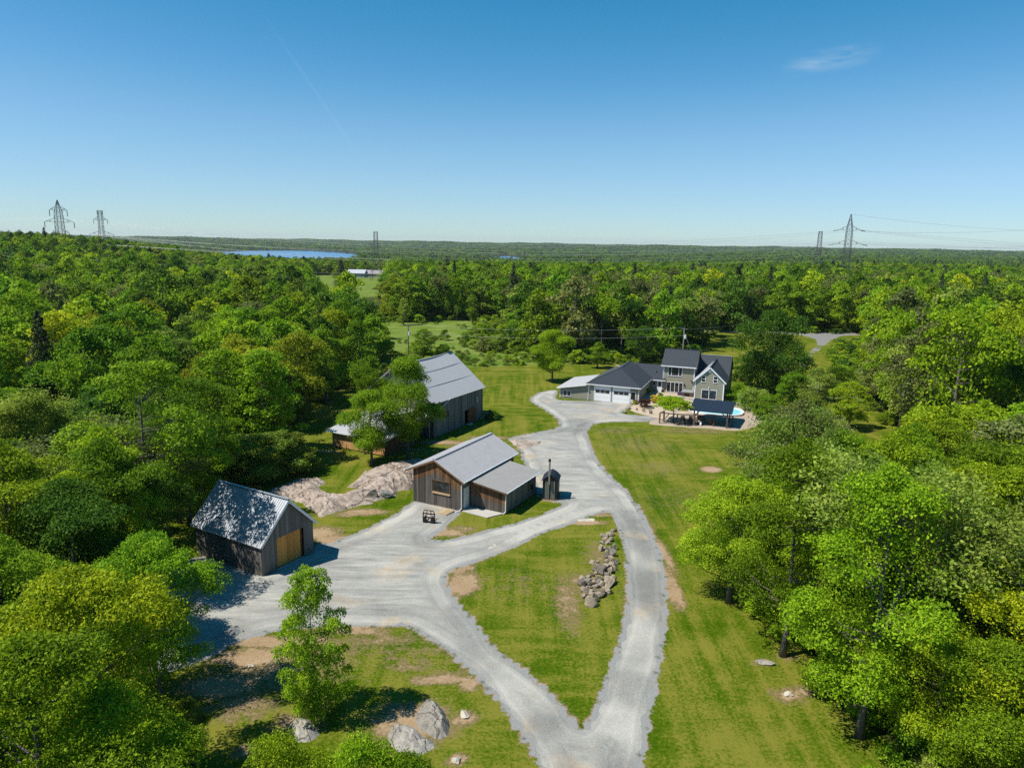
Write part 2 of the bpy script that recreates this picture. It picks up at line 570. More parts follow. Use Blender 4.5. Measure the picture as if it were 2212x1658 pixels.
def ground_sheet():
    xs = np.concatenate([-np.geomspace(9000, 62, 42), np.arange(-61.5, 62, 0.5), np.geomspace(62.5, 9000, 42)])
    ys = np.concatenate([-np.geomspace(600, 6, 10), np.arange(0, 20, 2.0), np.arange(20, 126, 0.5), np.arange(126, 262, 1.6), np.geomspace(264, 9500, 70)])
    X, Y = np.meshgrid(xs, ys)
    nx, ny = len(xs), len(ys)
    P = np.stack([X.ravel(), Y.ravel()], 1)
    Z = height(P[:, 0], P[:, 1])
    near = (np.abs(P[:, 0]) < 120) & (P[:, 1] > 10) & (P[:, 1] < 262)
    Z = Z + np.where(near, 0.05 * np.sin(P[:, 0] * .35 + 1) * np.sin(P[:, 1] * .29), 0) * 0.5
    i = np.arange(nx - 1)
    j = np.arange(ny - 1)
    I, J = np.meshgrid(i, j)
    a = (J * nx + I).ravel()
    Q = np.stack([a, a + 1, a + nx + 1, a + nx], 1)
    me = mesh_np('ground', np.column_stack([P, Z]), quads=Q)
    # what grows there
    dirt = np.zeros(len(P))
    wild = np.ones(len(P))
    idx = np.where(near)[0]
    Q2 = P[idx]
    dd = pdist(Q2, DRIVE)
    ins = pip(Q2, DRIVE)
    di = pdist(Q2, ISLAND)
    edge = np.minimum(dd, di)
    inn = ins & ~pip(Q2, ISLAND)
    dv = (0.20 + 0.42 * np.array([mnoise.noise((a * .17, b * .17, 2.0)) for a, b in Q2])) * np.exp(-(edge / 0.45) ** 2)
    dv[inn] = 1.0
    for (c, rx, ry, st) in DIRT:
        c = G(*c)[:2]
        d = ((Q2[:, 0] - c[0]) / rx) ** 2 + ((Q2[:, 1] - c[1]) / ry) ** 2
        dv = np.maximum(dv, st * np.exp(-d * 0.9))
    dirt[idx] = np.clip(dv, 0, 1.3)
    spill = np.zeros(len(P))
    spill[idx] = np.where(inn, 1.0, np.exp(-(edge / 0.26) ** 2) * .5)
    wl = np.zeros(len(idx))
    for pl in (LEFTWOOD, RIGHTWOOD, BACKWOOD):
        d = pdist(Q2, pl)
        s = np.where(pip(Q2, pl), d, -d)
        wl = np.maximum(wl, sst(s, -1.5, 1.5))
    wild[idx] = wl
    mead = np.zeros(len(P))
    d = pdist(Q2, MEADOWL)
    mead[idx] = sst(np.where(pip(Q2, MEADOWL), d, -d), -0.6, 1.0)
    c = G(1792, 838)[:2]
    mead[idx] = np.maximum(mead[idx], .9 - sst(np.hypot((Q2[:, 0] - c[0]) / 7, (Q2[:, 1] - c[1]) / 16), .6, 1.2))
    # a wide clearing round the distant farmhouse
    c = at(752, 600, 470)[:2]
    d = np.hypot((P[:, 0] - c[0]) / 60, (P[:, 1] - c[1]) / 190)
    mead = np.maximum(mead, 1 - sst(d, .8, 1.2))
    for nm, arr in (('dirt', dirt), ('wild', wild), ('meadow', mead), ('spill', spill)):
        at_ = me.attributes.new(nm, 'FLOAT', 'POINT')
        at_.data.foreach_set('value', arr.astype(np.float32))
    me.shade_smooth()
    m = MT('lawn_and_soil')
    p = m.pos()
    big = m.noise(p, 0.07, 3, .5)
    mid = m.noise(p, 0.45, 5, .6)
    fine = m.noise(p, 5.0, 5, .7)
    vfine = m.noise(p, 19.0, 3, .7)
    # mowing bands run up the lawn
    st = m.noise(m.mapv(p, (1.15, .055, 1), (0, 0, rad(-14))), 1.0, 2, .5, .6)
    st2 = m.noise(m.mapv(p, (.10, .9, 1), (0, 0, rad(8))), 1.0, 2, .5, .8)
    sel = m.ss(m.noise(p, .045, 1), .42, .58)
    band = m.math('ADD', m.math('MULTIPLY', st, m.math('SUBTRACT', 1.0, sel)), m.math('MULTIPLY', st2, sel))
    v = m.math('ADD', m.math('MULTIPLY', band, .56), m.math('ADD', m.math('MULTIPLY', mid, .62), m.math('MULTIPLY', m.noise(p, .11, 5, .62), .62)))
    v = m.math('ADD', m.math('MULTIPLY', m.math('SUBTRACT', fine, .5), 1.0), v)
    v = m.math('ADD', m.math('MULTIPLY', m.math('SUBTRACT', vfine, .5), .8), v)
    grass = m.ramp(v, [(.42, (.009, .036, .0005)), (.62, (.032, .080, .0012)), (.82, (.072, .116, .003)), (1.0, (.185, .178, .026))])
    thatch = m.ramp(fine, [(.3, (.13, .10, .04)), (.7, (.25, .19, .09))])
    soil = m.ramp(m.math('ADD', m.math('MULTIPLY', fine, .6), m.math('MULTIPLY', mid, .4)), [(.3, (.22, .145, .075)), (.55, (.36, .255, .15)), (.75, (.47, .36, .235))])
    d = m.attr('dirt')
    dn = m.math('ADD', d, m.math('MULTIPLY', m.math('SUBTRACT', m.math('ADD', m.math('MULTIPLY', m.noise(p, 1.3, 6, .7), .65), m.math('MULTIPLY', fine, .35)), .5), 1.5))
    col = m.mix(m.ss(dn, .22, .50), grass, thatch)
    col = m.mix(m.ss(dn, .46, .66), col, soil)
    spl = m.math('ADD', m.attr('spill'), m.math('MULTIPLY', m.math('SUBTRACT', m.noise(p, 3.1, 5, .75), .5), 1.9))
    col = m.mix(m.ss(spl, .50, .60), col, m.ramp(vfine, [(.3, (.17, .175, .17)), (.7, (.36, .36, .34))]))
    floor = m.ramp(m.math('ADD', m.math('MULTIPLY', fine, .5), m.math('MULTIPLY', mid, .5)), [(.3, (.022, .03, .008)), (.5, (.05, .06, .015)), (.7, (.10, .085, .04))])
    wn = m.math('ADD', m.attr('wild'), m.math('MULTIPLY', m.math('SUBTRACT', mid, .5), .8))
    col = m.mix(m.ss(wn, .35, .7), col, floor)
    md = m.ramp(m.math('ADD', m.math('MULTIPLY', fine, .5), m.math('MULTIPLY', m.noise(p, .16, 6, .7), .7)), [(.36, (.045, .085, .011)), (.52, (.10, .165, .018)), (.66, (.165, .21, .045)), (.82, (.25, .25, .09))])
    col = m.mix(m.ss(m.math('ADD', m.attr('meadow'), m.math('MULTIPLY', m.math('SUBTRACT', mid, .5), .5)), .4, .6), col, md)
    m.bump(m.math('ADD', m.math('MULTIPLY', fine, .7), m.math('ADD', vfine, m.math('MULTIPLY', mid, 1.0))), .55, .10)
    me.materials.append(m.fin(col, .95, 0, .03))
    o = link(bpy.data.objects.new('ground', me))
    return tag(o, kind='structure')


def gz(x, y):
    """top of the ground sheet near the buildings"""
    return float(height(x, y)) + 0.025 * math.sin(x * .35 + 1) * math.sin(y * .29) * (1 if abs(x) < 120 and 10 < y < 262 else 0)


def flat_sheet(name, outline, holes, mat, z, grid=0.8, kind='structure', parent=None, zfun=None):
    """a ragged-edged sheet laid just over the ground, with an 'edge' attribute (metres from its rim)"""
    pts = [Vector((float(a), float(b))) for a, b in outline]
    edges = [(i, (i + 1) % len(outline)) for i in range(len(outline))]
    for h in holes:
        k = len(pts)
        pts += [Vector((float(a), float(b))) for a, b in h]
        edges += [(k + i, k + (i + 1) % len(h)) for i in range(len(h))]
    lo, hi = outline.min(0), outline.max(0)
    gx, gy = np.meshgrid(np.arange(lo[0], hi[0], grid), np.arange(lo[1], hi[1], grid))
    gp = np.stack([gx.ravel(), gy.ravel()], 1)
    keep = pip(gp, outline) & (pdist(gp, outline) > .35)
    for h in holes:
        keep &= ~pip(gp, h) & (pdist(gp, h) > .35)
    pts += [Vector((float(a), float(b))) for a, b in gp[keep]]
    r = delaunay_2d_cdt(pts, edges, [], 1, 1e-5)
    V = np.array([(v.x, v.y) for v in r[0]])
    T = np.array([f for f in r[2] if len(f) == 3])
    c = V[T].mean(1)
    k = pip(c, outline)
    for h in holes:
        k &= ~pip(c, h)
    T = T[k]
    e = pdist(V, outline)
    for h in holes:
        e = np.minimum(e, pdist(V, h))
    if zfun is None:
        Z = np.array([gz(*q) for q in V]) + z
        Z -= 0.06 * np.exp(-(e / .12) ** 2)          # the rim dips into the turf
    else:
        Z = np.array([zfun(*q) for q in V])
    me = mesh_np(name, np.column_stack([V, Z]), tris=T)
    bm = bmesh.new()
    bm.from_mesh(me)
    bmesh.ops.recalc_face_normals(bm, faces=bm.faces)
    if sum(f.normal.z for f in bm.faces) < 0:
        bmesh.ops.reverse_faces(bm, faces=bm.faces)
    bm.to_mesh(me)
    bm.free()
    a = me.attributes.new('edge', 'FLOAT', 'POINT')
    ev = pdist(np.array([(v.co.x, v.co.y) for v in me.vertices]), outline)
    for h in holes:
        ev = np.minimum(ev, pdist(np.array([(v.co.x, v.co.y) for v in me.vertices]), h))
    a.data.foreach_set('value', ev.astype(np.float32))
    me.shade_smooth()
    me.materials.append(mat)
    return tag(link(bpy.data.objects.new(name, me), parent), kind=kind)


def gravel_mat(name, tint=1.0, tracks=True):
    m = MT(name)
    p = m.pos()
    e = m.attr('edge')
    big = m.noise(p, .16, 4, .55)
    mid = m.noise(p, 1.1, 5, .65)
    fine = m.noise(p, 9.0, 4, .8)
    stone = m.vor(p, 24.0, 'F1', 'Color')
    bw = m.node('ShaderNodeRGBToBW')
    m.set(bw.inputs[0], stone)
    # wheel tracks follow the rim of the drive
    ew = m.math('ADD', e, m.math('MULTIPLY', m.math('SUBTRACT', m.noise(p, .22, 2), .5), .8))
    tr0 = m.math('ADD', m.math('MULTIPLY', m.noise(ew, 2.3, 2, .6, 0, '1D'), .55), m.math('MULTIPLY', m.ramp(m.math('MULTIPLY', ew, .25), [(.03, (.25,) * 3), (.16, (.66,) * 3), (.30, (.70,) * 3), (.42, (.34,) * 3), (.55, (.42,) * 3), (.66, (.66,) * 3), (.9, (.5,) * 3)]), m.math('MULTIPLY', m.ss(m.noise(p, .13, 2), .35, .6), .62)))
    sw = m.noise(m.mapv(p, (.22, 1.5, 1), (0, 0, rad(-28))), 1.0, 3, .6, .9)
    fd = m.ss(e, 1.5, 2.6)
    tr = m.math('ADD', m.math('MULTIPLY', tr0, m.math('SUBTRACT', 1.0, fd)), m.math('MULTIPLY', sw, fd))
    v = m.math('ADD', m.math('MULTIPLY', tr, .62 if tracks else 0.0), m.math('ADD', m.math('MULTIPLY', big, .35), m.math('MULTIPLY', mid, .18)))
    v = m.math('ADD', v, m.math('ADD', m.math('MULTIPLY', m.math('SUBTRACT', bw.outputs[0], .5), .18), m.math('MULTIPLY', m.math('SUBTRACT', fine, .5), .16)))
    a, b, c = (.172 * tint, .170 * tint, .158 * tint), (.303 * tint, .298 * tint, .268 * tint), (.485 * tint, .462 * tint, .400 * tint)
    col = m.ramp(v, [(.34, a), (.56, b), (.80, c)])
    tan = m.ramp(mid, [(.3, (.33, .25, .16)), (.7, (.5, .41, .29))])
    f = m.math('MULTIPLY', m.ss(m.noise(p, .19, 6, .62), .52, .70), .75)
    col = m.mix(f, col, tan)
    m.bump(m.math('ADD', m.math('MULTIPLY', bw.outputs[0], .5), m.math('ADD', fine, m.math('MULTIPLY', mid, 1.6))), .5, .06)
    return m.fin(col, .95, 0, .2)


GRAVEL = gravel_mat('grey_gravel')
ground = ground_sheet()
drive = flat_sheet('gravel_driveway', DRIVE, [ISLAND], GRAVEL, .03, .7)
farroad = flat_sheet('gravel_road', FARROAD, [], gravel_mat('pale_road_gravel', 1.18, False), .05, 2.0)


# bleached bedrock showing through the drive
def patch(name, c, rx, ry, rot, mat, z, seed, n=36):
    c = G(*c)[:2]
    out = []
    for i in range(n):
        a = 2 * math.pi * i / n
        r = 1 + .30 * mnoise.noise((math.cos(a) * 1.6 + seed, math.sin(a) * 1.6, seed)) + .16 * mnoise.noise((math.cos(a) * 4 + seed, math.sin(a) * 4, 3))
        x, y = rx * r * math.cos(a), ry * r * math.sin(a)
        out.append((c[0] + x * math.cos(rot) - y * math.sin(rot), c[1] + x * math.sin(rot) + y * math.cos(rot)))
    return flat_sheet(name, np.array(out), [], mat, z, .4)


def rock_mat(name, cols, scale=1.0, crack=0.5, lichen=.3):
    m = MT(name)
    v = m.tc()
    n1 = m.noise(v, .9 * scale, 6, .65, .4)
    n2 = m.noise(m.mapv(v, (1, 2.4, 1), (0, 0, .5)), 3.2 * scale, 6, .7)
    n3 = m.noise(v, 14 * scale, 4, .7)
    f = m.math('ADD', m.math('MULTIPLY', n1, .5), m.math('ADD', m.math('MULTIPLY', n2, .35), m.math('MULTIPLY', n3, .15)))
    col = m.ramp(f, [(.33, cols[0]), (.5, cols[1]), (.66, cols[2])])
    col = m.mix(m.math('MULTIPLY', m.ss(m.noise(v, 2.1 * scale, 5, .7), .55, .7), lichen), col, (.09, .095, .08))
    n = m.node('ShaderNodeTexVoronoi')
    n.feature = 'DISTANCE_TO_EDGE'
    n.inputs['Scale'].default_value = .42 * scale
    nv = m.node('ShaderNodeVectorMath')
    nv.operation = 'ADD'
    m.set(nv.inputs[0], v)
    tx = m.node('ShaderNodeTexNoise')
    tx.inputs['Scale'].default_value = .8 * scale
    tx.inputs['Detail'].default_value = 5
    m.set(tx.inputs['Vector'], v)
    sc = m.node('ShaderNodeVectorMath')
    sc.operation = 'SCALE'
    m.set(sc.inputs[0], tx.outputs['Color'])
    sc.inputs['Scale'].default_value = 1.6 / scale
    m.set(nv.inputs[1], sc.outputs[0])
    m.set(n.inputs['Vector'], nv.outputs[0])
    ck = m.math('SUBTRACT', 1.0, m.ss(n.outputs['Distance'], 0.0, .035))
    col = m.mix(m.math('MULTIPLY', ck, crack), col, (.05, .042, .035))
    m.bump(m.math('SUBTRACT', m.math('ADD', m.math('MULTIPLY', n1, 2), m.math('ADD', n2, m.math('MULTIPLY', n3, .5))), m.math('MULTIPLY', ck, 1.2 * crack)), .7, .12)
    return m.fin(col, .9, 0, .25)


PINKROCK = rock_mat('pink_granite', [(.13, .105, .085), (.37, .295, .235), (.52, .44, .37)], .9, .7, .65)
GREYROCK = rock_mat('grey_gneiss', [(.11, .105, .095), (.25, .24, .215), (.40, .38, .34)], 1.3, .4, .35)
PALEROCK = rock_mat('pale_bedrock', [(.40, .35, .28), (.52, .47, .38), (.62, .57, .48)], 1.0, .3, .1)
for k, (c, rx, ry, rot) in enumerate([((1215, 1112), .75, .75, .3), ((1174, 1131), .8, .45, .2), ((1085, 1156), .62, .45, .4), ((1066, 1178), .55, 1.25, -.35), ((1272, 1122), 1.5, .42, .1)]):
    patch('bedrock_patch', c, rx, ry, rot, PALEROCK, .045, 11.0 + 7 * k)


# ---------------------------------------------------------------- bedrock outcrop behind the sheds
def c7(x, y):
    return (552.8 + x * .1926, 944.3 + y * .1926)


OUT = smooth_poly(GP(*[c7(*q) for q in [(60, 640), (250, 540), (440, 480), (620, 455), (790, 475), (800, 525), (735, 550), (770, 600), (930, 640), (1060, 600), (1150, 575), (1000, 562), (1090, 520), (1150, 455), (1350, 375),
                                       (1560, 300), (1700, 255), (1860, 235), (1900, 300), (1860, 480), (1770, 575), (1600, 605), (1590, 650), (1470, 690), (1390, 710), (1280, 738), (1150, 775), (1010, 812), (860, 860), (700, 912), (640, 850), (480, 760), (250, 690)]]), .5, .10, 21)


def outcrop():
    g = .22
    lo, hi = OUT.min(0), OUT.max(0)
    cliff = GP(c7(1010, 812), c7(1280, 740), c7(1400, 705), c7(1590, 640), c7(1770, 575))
    hump = G(*c7(1500, 470))[:2]

    def zf(x, y):
        P = np.array([[x, y]])
        e = float(pdist(P, OUT)[0])
        dc = float(pdist(P, cliff, False)[0])
        hgt = .16 + .42 * float(sst(e, 0, 2.2)) + .75 * math.exp(-((x - hump[0]) / 4.5) ** 2 - ((y - hump[1]) / 3.6) ** 2)
        rim = float(sst(e, 0, .16 + .10 * (1 if dc < .7 else 6)))
        n = .15 * mnoise.noise((x * .5, y * .5, 0)) + .05 * mnoise.noise((x * 1.7, y * 1.7, 4)) + .018 * mnoise.noise((x * 5, y * 5, 2))
        bd = (x * .55 + y * .83) * .75 + 1.3 * mnoise.noise((x * .35, y * .35, 6))     # stepped ledges along the grain of the rock
        n += .19 * (math.floor(bd) - bd + .5)
        q = mnoise.noise((x * .55 + 3 * mnoise.noise((x * .3, y * .3, 8)), y * .55, 17))
        crack = -.22 * math.exp(-(q / .045) ** 2)
        return gz(x, y) + (hgt + n + crack) * rim - .1 * (1 - rim)
    o = flat_sheet('rock_outcrop', OUT, [], PINKROCK, 0, g, zfun=zf)
    o.data.shade_flat()
    return o


outcrop()
SPUR = smooth_poly(GP((1099, 950), (1135, 951), (1168, 952), (1172, 957), (1150, 966), (1128, 972), (1118, 968)), .4, .1, 4)


def zsp(x, y):
    e = float(pdist(np.array([[x, y]]), SPUR)[0])
    return gz(x, y) + .24 * float(sst(e, 0, .9)) + .08 * mnoise.noise((x, y, 3)) * float(sst(e, 0, .4)) - .05 * (1 - float(sst(e, 0, .2)))


flat_sheet('rock_outcrop', SPUR, [], PINKROCK, 0, .35, zfun=zsp)


# ---------------------------------------------------------------- stones
def rock_mesh(name, seed, mat, size=(1, 1, 1), cuts=15, sub=3, rough=.07):
    rng = random.Random(seed)
    bm = bmesh.new()
    bmesh.ops.create_icosphere(bm, subdivisions=sub, radius=1.0)
    pl = []
    for _ in range(cuts):
        n = Vector((rng.gauss(0, 1), rng.gauss(0, 1), rng.gauss(0, .8))).normalized()
        pl.append((n, rng.uniform(.36, .74)))
    for v in bm.verts:
        c = v.co.copy()
        for n, d in pl:
            k = c.dot(n) - d
            if k > 0:
                c -= n * k * .985
        c += v.co.normalized() * (rough * mnoise.noise(v.co * 1.7 + Vector((seed, 0, 0))) + rough * .45 * mnoise.noise(v.co * 5 + Vector((0, seed, 0))))
        v.co = Vector((c.x * size[0], c.y * size[1], c.z * size[2])) * 1.28
    me = bpy.data.meshes.new(name)
    bm.to_mesh(me)
    bm.free()
    me.materials.append(mat)
    return me


def rock(name, px, sx, sy, sz, seed, mat, label, group=None, rz=0.0, sink=.3, cat='rock', z0=None, sub=3, tilt=0.0):
    c = G(*px)[:2] if len(px) == 2 else np.array(px[:2], float)
    o = link(bpy.data.objects.new(name, rock_mesh(name, seed, mat, (sx, sy, sz), sub=sub)))
    base = gz(*c) if z0 is None else z0
    o.location = (c[0], c[1], base + sz * (1 - 2 * sink) * .85)
    o.rotation_euler = (tilt, tilt * .5, rz)
    return tag(o, label, cat, group)


rock('boulder', c7(1285, 690), 1.0, .75, .72, 3, PINKROCK, 'rounded pink boulder at the edge of the bedrock outcrop, left of the grey block', rz=.3, sink=.28)
rock('boulder', c7(1440, 665), .95, .6, .65, 8, GREYROCK, 'split grey block of rock at the outcrop edge, nearest the workshop', rz=-.2, sink=.25)
WARMROCK = rock_mat('warm_grey_granite', [(.12, .105, .085), (.28, .255, .215), (.43, .395, .34)], 1.3, .6, .35)
PALEGRAN = rock_mat('pale_granite', [(.15, .135, .115), (.36, .33, .285), (.52, .48, .42)], 1.2, .6, .35)


def ledge(name, outline, mat, top, steep, seed, label, cat='boulder'):
    """weathered bedrock knob: stepped, cracked, steep-sided"""
    pl = smooth_poly(GP(*outline), .3, .08, seed)

    def zf(x, y):
        e = float(pdist(np.array([[x, y]]), pl)[0])
        w1 = mnoise.noise((x * .8 + seed, y * .8, 1))
        bd = (x * .8 + y * .6) * 2.3 + 1.6 * w1
        q = mnoise.noise((x * 1.1 + seed + 2 * mnoise.noise((x * .5, y * .5, 8)), y * 1.1, 17))
        h = top * (.55 + .45 * float(sst(e, 0, 1.0))) + .34 * top * (math.floor(bd) - bd + .5) + .16 * w1 + .05 * mnoise.noise((x * 4, y * 4, 3)) - .16 * math.exp(-(q / .05) ** 2)
        return gz(x, y) + h * float(sst(e, 0, steep)) - .08 * (1 - float(sst(e, 0, steep)))
    o = flat_sheet(name, pl, [], mat, 0, .16, kind=None, zfun=zf)
    o.data.shade_flat()
    return tag(o, label, cat)


ledge('boulder', [(893, 1560), (905, 1528), (922, 1506), (945, 1516), (968, 1545), (972, 1578), (955, 1600), (925, 1590)], WARMROCK, .52, .22, 3, 'large angular grey boulder in the grass left of the drive fork')
ledge('boulder', [(838, 1572), (860, 1562), (895, 1568), (925, 1592), (950, 1604), (930, 1624), (890, 1634), (850, 1618), (834, 1596)], PALEGRAN, .36, .25, 9, 'broad pale cracked rock in front of the large grey boulder')
ledge('boulder', [(620, 1562), (640, 1548), (662, 1545), (680, 1560), (694, 1585), (672, 1600), (640, 1604), (624, 1586)], PALEGRAN, .34, .3, 15, 'pale cracked boulder beside the foot of the young maple')
rock('stone', (987, 1641), .30, .34, .14, 33, PALEROCK, 'small pale flat stone in the grass near the lower frame edge', rz=.3)
rock('stone', (1002, 1545), .28, .45, .14, 34, PALEROCK, 'thin pale stone lying right of the large grey boulder', rz=.2)
rock('stone', (1650, 1433), .62, .28, .16, 41, bpy.data.materials['pale_granite'], 'long pale stone on the lawn by the slim grey trunk', rz=-.35)
rock('stone', (1703, 1500), .30, .28, .16, 42, PALEROCK, 'single whitish stone on bare turf of the right lawn', rz=.4)
rock('stone', (541, 1438), .28, .16, .08, 43, PALEROCK, 'small flat pale stone left of the young maple crown', rz=.1)
rock('stone', (790, 1087), .8, .45, .16, 44, PINKROCK, 'low tan rock in the turf between outcrop and yard', rz=.2)

# the row of field stones between lawn and drive: (crop x, crop y, half width, half height) read off the photograph
PILE = [(480, 1480, 95, 90), (430, 1470, 50, 70), (510, 1420, 80, 80), (590, 1365, 100, 75), (650, 1330, 50, 70), (370, 1385, 60, 45), (385, 1295, 70, 75), (480, 1310, 50, 45), (530, 1290, 40, 35), (570, 1240, 38, 35), (745, 1310, 60, 62),
        (640, 1215, 55, 65), (610, 1170, 45, 50), (470, 1245, 35, 25), (520, 1235, 30, 35), (335, 1195, 62, 48), (410, 1145, 60, 38), (460, 1185, 55, 45), (540, 1155, 52, 70), (615, 1100, 52, 58), (740, 1180, 90, 68), (825, 1150, 55, 55),
        (715, 1090, 48, 35), (820, 1078, 35, 25), (505, 1055, 42, 32), (440, 1080, 40, 30), (640, 1000, 85, 70), (550, 985, 55, 45), (775, 990, 55, 65), (740, 1040, 40, 40), (600, 910, 60, 45), (705, 915, 60, 65), (720, 850, 40, 40), (840, 950, 50, 55),
        (800, 905, 50, 45), (510, 860, 52, 42), (585, 850, 35, 35), (810, 830, 65, 55), (870, 860, 45, 50), (730, 760, 45, 65), (825, 735, 60, 60), (630, 655, 42, 55), (690, 630, 35, 25), (775, 645, 50, 40), (845, 635, 42, 60), (735, 690, 45, 35),
        (650, 545, 50, 28), (740, 555, 50, 40), (690, 495, 45, 30), (790, 510, 45, 50), (670, 440, 55, 35), (790, 425, 60, 50), (720, 445, 30, 35), (820, 375, 30, 25), (850, 375, 35, 30), (550, 1030, 30, 25), (420, 1240, 30, 22), (350, 1100, 50, 35), (690, 1270, 35, 40)]
PROCK = [rock_mat('fieldstone_grey', [(.115, .10, .082), (.27, .24, .195), (.42, .38, .315)], 2.0, .12, .35), rock_mat('fieldstone_tan', [(.17, .135, .095), (.35, .285, .205), (.47, .40, .31)], 2.0, .12, .25),
         rock_mat('fieldstone_dark', [(.07, .06, .046), (.17, .145, .115), (.29, .255, .205)], 2.0, .12, .3)]
rng = random.Random(5)
for k, (cx, cy, hw, hh) in enumerate(PILE):
    q = ((2100 + cx / 4.145) * .5758, (1900 + (cy + hh * .5) / 4.145) * .5758)
    c = G(*q)
    px = c[1] / math.cos(PIT) / FP * 1.05 * .5758 / 4.145
    sx = hw * px * 1.3
    sz = hh * px * 1.12
    mt_ = rng.choice([0, 1, 1, 2])
    lab = '%s %s fieldstone %s of the long stone row' % ('large' if hw > 58 else 'small' if hw < 42 else 'middling', ['grey', 'tan', 'dark'][mt_], 'near the front tip' if cy > 1220 else 'in the broad front half' if cy > 960 else 'in the middle' if cy > 700 else 'towards the far end')
    if k == 0:
        lab = 'pale rounded fieldstone at the near tip of the stone row'
    elif k == 3:
        lab = 'broad smooth grey fieldstone, second large one from the near tip of the row'
    elif k == 20:
        lab = 'big tan fieldstone on the drive side of the stone row'
    rock('fieldstone', (c[0], c[1], 0), sx, sx * rng.uniform(.7, 1.0), sz, 100 + k, PROCK[mt_], lab, 'fieldstones piled in a row on the lawn', rng.uniform(-.6, .6), rng.uniform(.18, .3), sub=2 if hw < 45 else 3, tilt=rng.uniform(-.3, .3))

# ---------------------------------------------------------------- lakes
wm = MT('lake_water')
wp = wm.pos()
wm.bump(wm.noise(wm.mapv(wp, (1, .35, 1)), .12, 4, .6), .25, .3)
WATER = wm.fin(wm.mix(wm.noise(wp, .004, 4), (.08, .19, .34), (.11, .25, .42)), .3, 0, .5)
for lk in LAKES:
    n = 72
    vs = [(lk[0] + lk[2] * 1.3 * math.cos(a) * lk[4] - lk[3] * 1.3 * math.sin(a) * lk[5], lk[1] + lk[2] * 1.3 * math.cos(a) * lk[5] + lk[3] * 1.3 * math.sin(a) * lk[4], LAKE_Z) for a in [2 * math.pi * i / n for i in range(n)]]
    me = mesh_np('lake', vs, faces=[tuple(range(n))])
    me.materials.append(WATER)
    tag(link(bpy.data.objects.new('lake', me)), kind='structure')

# ---------------------------------------------------------------- building materials
def wood_mat(name, lo, hi, grain=1.0, brown=None, rough=.85, var=.35, moss=0.0):
    """weathered boards, grain upright; 'below' is metres under the eaves, where rain has not greyed the wood"""
    m = MT(name)
    v = m.tc()
    r = m.orand()
    off = m.node('ShaderNodeCombineXYZ')
    m.set(off.inputs[2], m.math('MULTIPLY', r, 37.0))
    va = m.node('ShaderNodeVectorMath')
    m.set(va.inputs[0], v)
    m.set(va.inputs[1], off.outputs[0])
    g = m.noise(m.mapv(va.outputs[0], (14 * grain, 14 * grain, .8)), 1.0, 6, .7, .4)
    g2 = m.noise(m.mapv(va.outputs[0], (3.0, 3.0, .5)), 1.0, 4, .6)
    f = m.math('ADD', m.math('MULTIPLY', g, .6), m.math('ADD', m.math('MULTIPLY', g2, .4), m.math('MULTIPLY', m.math('SUBTRACT', r, .5), var)))
    col = m.ramp(f, [(.28, lo), (.75, hi)])
    if brown:
        b = m.ramp(f, [(.3, brown[0]), (.75, brown[1])])
        d = m.math('ADD', m.attr('below'), m.math('MULTIPLY', m.math('SUBTRACT', g, .5), 1.1))
        col = m.mix(m.math('SUBTRACT', 1.0, m.ss(d, brown[2], brown[2] + .35)), col, b)
    if moss:
        z = m.node('ShaderNodeSeparateXYZ')
        m.set(z.inputs[0], v)
        k = m.math('MULTIPLY', m.math('SUBTRACT', 1.0, m.ss(m.math('ADD', z.outputs[2], m.math('MULTIPLY', g2, 1.2)), .5, 1.6)), moss)
        col = m.mix(k, col, (.10, .095, .045))
    m.bump(g, .35, .01)
    return m.fin(col, rough, 0, .25)


def metal_roof(name, col, rough=.42, metal=.0, streak=.18, rust=0.0, dirt=(.5, .5, .5)):
    m = MT(name)
    v = m.tc()
    s = m.noise(m.mapv(v, (1.0, 1.0, 1.0)), 1.4, 5, .65)
    s2 = m.noise(v, 7.0, 4, .7)
    f = m.math('ADD', m.math('MULTIPLY', s, .65), m.math('MULTIPLY', s2, .35))
    c = m.mix(f, tuple(x * (1 - streak) for x in col), tuple(min(1, x * (1 + streak)) for x in col))
    if rust:
        c = m.mix(m.math('MULTIPLY', m.ss(m.noise(v, .9, 5, .7), .56, .74), rust), c, dirt)
    m.bump(s, .08, .02)
    return m.fin(c, m.math('ADD', rough, m.math('MULTIPLY', s2, .18)), metal, .5)


GAR_WOOD = wood_mat('garage_boards', (.105, .095, .085), (.235, .215, .19), 1.0, None, .85, .3, .35)
SHOP_WOOD = wood_mat('workshop_boards', (.045, .039, .034), (.165, .145, .128), 1.0, ((.075, .036, .016), (.27, .15, .07), 1.15), .85, .35)
LEAN_WOOD = wood_mat('leanto_boards', (.055, .047, .040), (.17, .145, .12), 1.0, ((.07, .038, .02), (.24, .14, .075), 1.25), .85, .35)
SIDE_WOOD = wood_mat('leanto_side_boards', (.10, .10, .085), (.24, .235, .205), 1.0, None, .85, .3)
BARN_WOOD = wood_mat('barn_boards', (.085, .082, .078), (.235, .225, .21), .8, None, .88, .4)
FRESH_WOOD = wood_mat('fresh_orange_boards', (.42, .225, .085), (.64, .38, .16), 1.0, None, .7, .25)
DOOR_WOOD = wood_mat('orange_door_boards', (.52, .20, .04), (.88, .42, .10), 1.0, None, .7, .3)
BROWN_WOOD = wood_mat('brown_stained_boards', (.10, .042, .016), (.19, .085, .035), 1.0, None, .7, .2)
BEAM_WOOD = wood_mat('pergola_timber', (.08, .055, .04), (.17, .12, .09), 1.0, None, .8, .25)
PALLET_WOOD = wood_mat('pallet_boards', (.42, .30, .17), (.66, .52, .34), 1.0, None, .8, .4)
